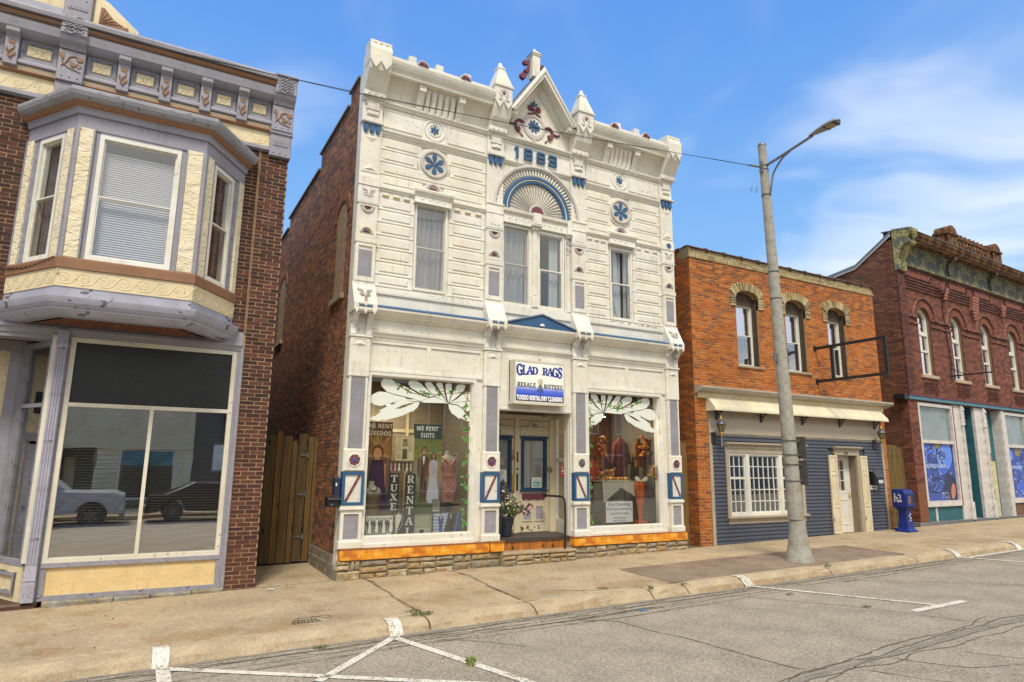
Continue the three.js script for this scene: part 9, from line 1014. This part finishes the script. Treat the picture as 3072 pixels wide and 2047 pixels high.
  // right window
  { const x = 9.72, z = -0.45, t = thing('scarecrow_figure', 'tall narrow orange patterned autumn figure in the right shop window', 'decoration', [x, 0.64, z]); const m = M([0.55, 0.22, 0.05], T.rust, 0.18, { rough: 0.8 }); part(t, 'body', lathe([[0.001, 0.92], [0.10, 0.90], [0.14, 0.82], [0.12, 0.6], [0.085, 0.35], [0.06, 0.12], [0.10, 0.0], [0.001, 0.0]], x, 0.70, z, 18, 1, 0.6), m); part(t, 'collar', [petal(x, 1.60, 2.7, 0, 0.20, 0.1, z + 0.06, z + 0.07), petal(x, 1.60, 0.4, 0, 0.20, 0.1, z + 0.06, z + 0.07)], M([0.7, 0.62, 0.5], null, 1, {})); part(t, 'foot', rbox(x - 0.14, x + 0.14, 0.645, 0.76, z - 0.08, z + 0.1, 0.03), m); part(t, 'coat', [drape(x - 0.02, x + 0.33, 0.75, 1.6, z - 0.05, 5, 0.02)], M([0.20, 0.19, 0.155], T.fine, 0.3, { rough: 0.9, double: true })); }
  { const t = thing('display_table', 'small display table under a pale lace cloth in the right shop window', 'table', [9.25, 0.64, -0.75]); part(t, 'tabletop', box(8.75, 9.75, 1.56, 1.59, -1.0, -0.5), M([0.25, 0.14, 0.07], T.wood, 0.5, {})); for (const [a, b] of [[8.8, -0.95], [9.7, -0.95], [8.8, -0.55], [9.7, -0.55]]) part(t, 'leg', box(a - 0.02, a + 0.02, 0.64, 1.56, b - 0.02, b + 0.02), M([0.25, 0.14, 0.07], T.wood, 0.5, {})); part(t, 'lace_cloth', [ext([[8.73, 1.60], [9.77, 1.60], [9.72, 1.20], [9.50, 1.34], [9.22, 1.46], [8.98, 1.30], [8.75, 1.14]].reverse(), -0.495, -0.49), box(8.73, 9.77, 1.59, 1.60, -1.0, -0.49)], M([0.55, 0.50, 0.44], T.worn, 0.15, {})); }
  { const t = thing('pumpkin_tray', 'long tray of orange and yellow autumn fruit on the lace table', 'tray', [9.3, 1.6, -0.7]); part(t, 'tray', box(8.95, 9.6, 1.60, 1.625, -0.75, -0.6), M([0.35, 0.38, 0.22], null, 1, {})); const fm = [[0.55, 0.17, 0.03], [0.6, 0.38, 0.05], [0.35, 0.09, 0.03]].map(c => M(c, null, 1, { rough: 0.6 })); for (let i = 0; i < 9; i++) part(t, 'fruit', ball(8.99 + i * 0.072, 1.66, -0.67 + rr(-0.03, 0.03), rr(0.03, 0.045), 1, 0.85, 1), fm[i % 3]); }
  const garl = (x, y, z, w, h, n, label, cols, up) => { const l = cols.map(() => []); for (let i = 0; i < n; i++) { const a = rnd() * 6.28; l[i % cols.length].push(petal(x + rr(-w, w), y + rr(-h, h), a, 0, rr(0.05, 0.1), 0.05, z + rr(-0.06, 0.06), z + 0.07, 0)); } const t = thing('autumn_garland', label, 'garland', [x, y - h, z]); l.forEach((q, i) => part(t, 'leaves', q, M(cols[i], null, 1, { double: true, rough: 0.8 }), { kind: 'stuff' })); };
  const OR = [[0.50, 0.14, 0.03], [0.55, 0.26, 0.04], [0.30, 0.07, 0.03]]; garl(8.80, 2.38, -0.6, 0.07, 0.20, 20, 'orange autumn garland hanging at the left of the right shop window', OR); garl(9.97, 2.36, -0.6, 0.07, 0.20, 20, 'orange autumn garland hanging at the right of the right shop window', OR); garl(9.88, 1.80, -0.16, 0.10, 0.13, 34, 'yellow and rust maple leaf ornament near the right edge of the glass', [[0.50, 0.30, 0.05], [0.38, 0.13, 0.04]]); garl(9.1, 1.72, -0.85, 0.22, 0.10, 40, 'low dry leaf arrangement on the lace table', [[0.35, 0.16, 0.06], [0.50, 0.22, 0.06]]);
  const coat = (x, y0, y1, z, w, col, label) => { const t = thing('hanging_garment', label, 'garment', [x, y0, z], null); const m = M(col, T.fine, 0.4, { rough: 0.85, double: true }); part(t, 'body', [lathe([[w * 1.05, 0], [w * 1.0, (y1 - y0) * 0.5], [w * 0.95, (y1 - y0) * 0.8], [w * 0.6, (y1 - y0) * 0.94], [0.06, y1 - y0]], x, y0, z, 20, 1, 0.45)], m); part(t, 'sleeve', bar([x - w * 0.8, y1 - 0.12, z], [x - w * 1.25, y0 + (y1 - y0) * 0.35, z + 0.03], 0.055, 10, 0.045), m); part(t, 'sleeve', bar([x + w * 0.8, y1 - 0.12, z], [x + w * 1.25, y0 + (y1 - y0) * 0.35, z + 0.03], 0.055, 10, 0.045), m); part(t, 'hanger', tube([[x, y1, z], [x, y1 + 0.06, z], [x + 0.03, y1 + 0.09, z]], 0.006, 5, 8), mat.black); };
  coat(9.63, 1.66, 2.56, -1.0, 0.20, [0.20, 0.045, 0.035], 'dark red jacket hanging in the middle of the right shop window'); coat(8.40, 1.62, 2.06, -0.45, 0.13, [0.55, 0.07, 0.03], 'bright orange red garment at the left of the right shop window');
  coat(9.1, 1.75, 2.5, -1.1, 0.19, [0.24, 0.11, 0.06], 'brown patterned garment behind the lace table'); coat(8.82, 1.9, 2.55, -0.75, 0.10, [0.50, 0.16, 0.04], 'narrow orange garment hanging behind the left garland in the right window'); coat(9.95, 1.9, 2.55, -0.75, 0.10, [0.46, 0.18, 0.05], 'narrow orange garment hanging behind the right garland in the right window'); coat(3.55, 1.2, 2.0, -1.2, 0.2, [0.06, 0.05, 0.06], 'black garment on a rack at the back of the left shop window'); coat(5.5, 1.1, 2.1, -1.4, 0.2, [0.05, 0.05, 0.055], 'dark garment hanging at the right back of the left shop window');
  { const t = thing('gourd', 'orange plush gourd with a grey felt hat in the entry side window', 'decoration', [7.9, 0.62, -0.55]); part(t, 'body', lathe([[0.001, 0.55], [0.12, 0.52], [0.16, 0.35], [0.14, 0.15], [0.16, 0], [0.001, 0]], 7.95, 0.62, -0.6, 16), M([0.45, 0.20, 0.06], T.worn, 0.2, {})); part(t, 'hat', lathe([[0.001, 0.24], [0.05, 0.22], [0.08, 0.1], [0.10, 0.05], [0.19, 0.02], [0.20, 0]], 7.95, 1.25, -0.6, 16), M([0.5, 0.47, 0.42], null, 1, {})); part(t, 'skirt', lathe([[0.2, 0], [0.12, 0.3], [0.05, 0.34]], 7.95, 0.95, -0.6, 16), M([0.06, 0.06, 0.06], null, 1, { double: true })); }
  // lit ceiling lamps inside the windows
  const lamp = (x, z, I, label) => { const t = thing('ceiling_lamp', label, 'ceiling lamp', [x, 3.0, z], 'lit lamps inside the shop windows'); part(t, 'bulb', ball(x, 3.02, z, 0.06), new THREE.MeshStandardMaterial({ color: 0x111111, emissive: new THREE.Color(1, 0.86, 0.66), emissiveIntensity: 2.2 })); part(t, 'shade', lathe([[0.02, 0.14], [0.06, 0.12], [0.13, 0.02]], x, 3.0, z, 18), M([0.7, 0.68, 0.62], null, 1, { double: true })); part(t, 'cord', bar([x, 3.14, z], [x, 3.56, z], 0.006, 5), mat.black); const p = new THREE.PointLight(new THREE.Color(1, 0.86, 0.66), I, 0, 2); p.position.set(x, 3.02, z); p.castShadow = true; p.shadow.radius = 3; scene.add(p); };
  lamp(4.15, -0.95, 6, 'glowing ceiling lamp inside the left shop window'); lamp(9.0, -0.9, 4.5, 'glowing ceiling lamp inside the right shop window');
}

// ---------- across the street: what the shop windows mirror ----------
{
  const Z = 22.4;
  { const o = thing('ribbed_metal_building', 'beige ribbed metal fronted building across the street, mirrored in the left shop window', 'building', [-4, 0, Z]); const be = M([0.80, 0.70, 0.50], T.paint, 2, { rough: 0.6 });
    part(o, 'wall', [box(-12, 2.1, 2.55, 5.4, Z, Z + 8), box(-12, -6.6, -0.3, 2.55, Z, Z + 0.3), box(-1.65, -0.75, -0.3, 2.55, Z, Z + 0.3), box(1.45, 2.1, -0.3, 2.55, Z, Z + 0.3), box(-12, 2.1, -0.3, 2.55, Z + 3, Z + 8)], be); part(o, 'rib', Array.from({ length: 88 }, (_, i) => box(-12 + i * 0.16, -11.95 + i * 0.16, 2.6, 5.35, Z - 0.03, Z)), be, { kind: 'stuff' }); part(o, 'shadow_board', box(-12, 2.1, 2.5, 2.58, Z - 0.1, Z), mat.cream);
    const w = part(o, 'shop_window', [...frameGeo(-0.75, 1.45, 0.3, 2.5, 0.08, Z, Z + 0.1)], mat.alu); part(w, 'window_graphic', [box(-0.7, 1.4, 1.75, 2.45, Z + 0.05, Z + 0.06)], M([0.07, 0.32, 0.42], T.stone, 1.5, { rough: 0.4 })); part(w, 'dark_graphic', box(-0.7, 1.4, 0.35, 1.75, Z + 0.05, Z + 0.062), M([0.09, 0.08, 0.06], T.lichen, 1.3, { rough: 0.4 })); part(o, 'porch_back', [box(-6.6, -1.65, -0.2, 2.55, Z + 2.5, Z + 2.6)], mat.dark); part(o, 'porch_post', [box(-3.6, -3.4, -0.2, 2.55, Z + 0.5, Z + 0.7), box(-2.9, -2.5, 0, 2.1, Z + 2.4, Z + 2.5)], mat.cream); part(o, 'window_band', Array.from({ length: 12 }, (_, i) => box(-1.6, -0.8, i * 0.2, 0.01 + i * 0.2, Z - 0.02, Z)), mat.brown, { kind: 'stuff' }); }
  const bl = (name, label, x0, x1, h, m, wins, wm) => { const o = thing(name, label, 'building', [(x0 + x1) / 2, 0, Z]); part(o, 'wall', box(x0, x1, -0.3, h, Z, Z + 8), m); part(o, 'cornice', box(x0 - 0.1, x1 + 0.1, h, h + 0.35, Z - 0.25, Z + 8), wm); for (const [a, b, c, d] of wins) { const f = part(o, 'window', frameGeo(a, b, c, d, 0.09, Z - 0.06, Z + 0.02), wm); part(f, 'pane', box(a + 0.08, b - 0.08, c + 0.08, d - 0.08, Z - 0.03, Z - 0.01), M([0.05, 0.055, 0.06], null, 1, { rough: 0.1 })); } return o; };
  const br = M([0.22, 0.11, 0.06], T.brickwall, 1.7, { rough: 0.9 }), wn = (xs, c, d, w) => xs.map(x => [x - w / 2, x + w / 2, c, d]);
  const b = bl('brown_brick_building', 'brown brick building across the street with white sign board, mirrored beside the beige front', 3.4, 12.2, 6.2, br, [...wn([5, 7.5, 10], 3.6, 5.4, 1), ...wn([5.2, 7.8, 10.4], 0.4, 2.4, 2)], mat.whiteWorn); part(b, 'sign_board', box(2.95, 4.1, 1.55, 2.75, Z - 0.2, Z - 0.1), mat.whiteClean); part(b, 'dark_gap', box(2.1, 3.4, -0.3, 5, Z + 1, Z + 1.1), mat.dark);
  bl('clapboard_building', 'tan clapboard house front across the street, mirrored in the middle shop windows', 12.6, 19.6, 6.8, M([0.46, 0.38, 0.25], T.wood, [3, 0.4], { rough: 0.8 }), [...wn([14, 16, 18], 3.9, 5.6, 1), ...wn([14.2, 17.4], 0.5, 2.6, 2.2)], mat.whiteClean);
  bl('red_brick_shop', 'red brick shop with white windows across the street, mirrored in the right shop window', 20, 33, 7.4, M([0.30, 0.12, 0.075], T.brickwall, 1.7, { rough: 0.9 }), [...wn([22, 24.4, 26.8, 29.2, 31.4], 3.9, 5.9, 1.1), ...wn([22.5, 26.5, 30.5], 0.4, 2.7, 2.6)], mat.whiteClean);
  bl('grey_shop', 'grey shop front far along the other side of the street', 33.5, 44, 6, M([0.36, 0.35, 0.33], T.paint, 2, {}), wn([35, 38, 41], 3.5, 5, 1.2), mat.whiteClean);
  // parked vehicles: extruded side profile with wheel arches, glass and wheels
  const car = (name, label, cat, x, dir, z, P, body, o) => { // P: outline of the body side, x from the rear
    const y = gr(x) + 0.02, t = thing(name, label, cat, [x, y, z]); CUR = new THREE.Matrix4().makeTranslation(x, y, z).multiply(new THREE.Matrix4().makeScale(dir, 1, 1));
    const W = o.w / 2, arches = o.wheels.map(wx => circ(wx, 0.36, o.r + 0.07, 20, 0, Math.PI)); const out = [...P.bottom(arches), ...P.top];
    part(t, 'body', ext(out, -W, W, { bevel: 0.07, bs: 0.7, seg: 3 }), body); part(t, 'cabin', ext(o.cabin, -W + 0.10, W - 0.10, { bevel: 0.08, seg: 2 }), body); for (const s of [-1, 1]) part(t, 'side_glass', ext(o.glass, s > 0 ? W - 0.105 : -W + 0.085, s > 0 ? W - 0.085 : -W + 0.105), M([0.03, 0.035, 0.04], null, 1, { rough: 0.05 }));
    for (const wx of o.wheels) for (const s of [-1, 1]) { const g = new THREE.TorusGeometry(o.r - 0.09, 0.10, 10, 24); g.scale(1, 1, 1.2); g.translate(wx, 0.36, s * (W - 0.10)); const w = part(t, 'wheel', [g, (() => { const c = new THREE.CylinderGeometry(o.r - 0.1, o.r - 0.1, 0.06, 20); c.rotateX(Math.PI / 2); c.translate(wx, 0.36, s * (W - 0.12)); return c; })()], mat.black); part(w, 'rim', [ring(wx, 0.36, o.r - 0.17, o.r - 0.13, s * (W - 0.06) - 0.02, s * (W - 0.06) + 0.02, 0.005), ...[0, 1, 2, 3, 4, 5].map(k => { const q = plate(-0.028, 0.028, 0.03, o.r - 0.14, -0.015, 0.015, 0.005); q.rotateZ(k * Math.PI / 3); q.translate(wx, 0.36, s * (W - 0.06)); return q; })], mat.galv); }
    part(t, 'headlight', [-1, 1].map(s => box(o.front - 0.28, o.front - 0.02, o.hy - 0.07, o.hy + 0.05, s * (W - 0.26), s * (W - 0.02))), M([0.12, 0.12, 0.13], null, 1, { rough: 0.1 })); part(t, 'bumper', [box(o.front - 0.1, o.front + 0.06, 0.32, 0.55, -W + 0.08, W - 0.08), box(-0.06, 0.1, 0.35, 0.55, -W + 0.08, W - 0.08)], mat.galv); CUR = new THREE.Matrix4(); return t; };
  const bot = (x0, x1, y) => arches => [[x0, y], ...arches.flatMap(a => a.slice().reverse().filter(p => p[1] >= y)), [x1, y]];
  car('pickup_truck', 'silver pickup truck parked across the street, mirrored in the left shop window', 'pickup truck', -6.05, 1, 16.5, { bottom: bot(0, 5.75, 0.42), top: [[5.78, 0.62], [5.74, 1.05], [5.45, 1.14], [4.2, 1.19], [1.75, 1.17], [0.02, 1.17]] }, M([0.74, 0.74, 0.76], T.fine, 1, { rough: 0.28 }), { w: 1.95, r: 0.41, wheels: [1.1, 4.82], front: 5.72, hy: 0.98, cabin: [[1.8, 1.12], [4.15, 1.12], [3.35, 1.83], [1.95, 1.85]], glass: [[2.0, 1.2], [3.95, 1.2], [3.3, 1.74], [2.08, 1.76]] });
  car('dark_car', 'dark grey car parked across the street behind the silver truck', 'car', 0.35, 1, 16.2, { bottom: bot(0, 4.65, 0.30), top: [[4.68, 0.5], [4.62, 0.74], [3.6, 0.92], [1.1, 0.98], [0.08, 0.92], [0.0, 0.6]] }, M([0.018, 0.02, 0.024], T.fine, 1, { rough: 0.2, metal: 0.3 }), { w: 1.82, r: 0.34, wheels: [0.85, 3.7], front: 4.62, hy: 0.66, cabin: [[0.45, 0.9], [3.5, 0.9], [2.75, 1.32], [1.5, 1.38]], glass: [[0.75, 0.96], [3.2, 0.94], [2.7, 1.26], [1.55, 1.31]] });
}

renderer.render(scene, camera);
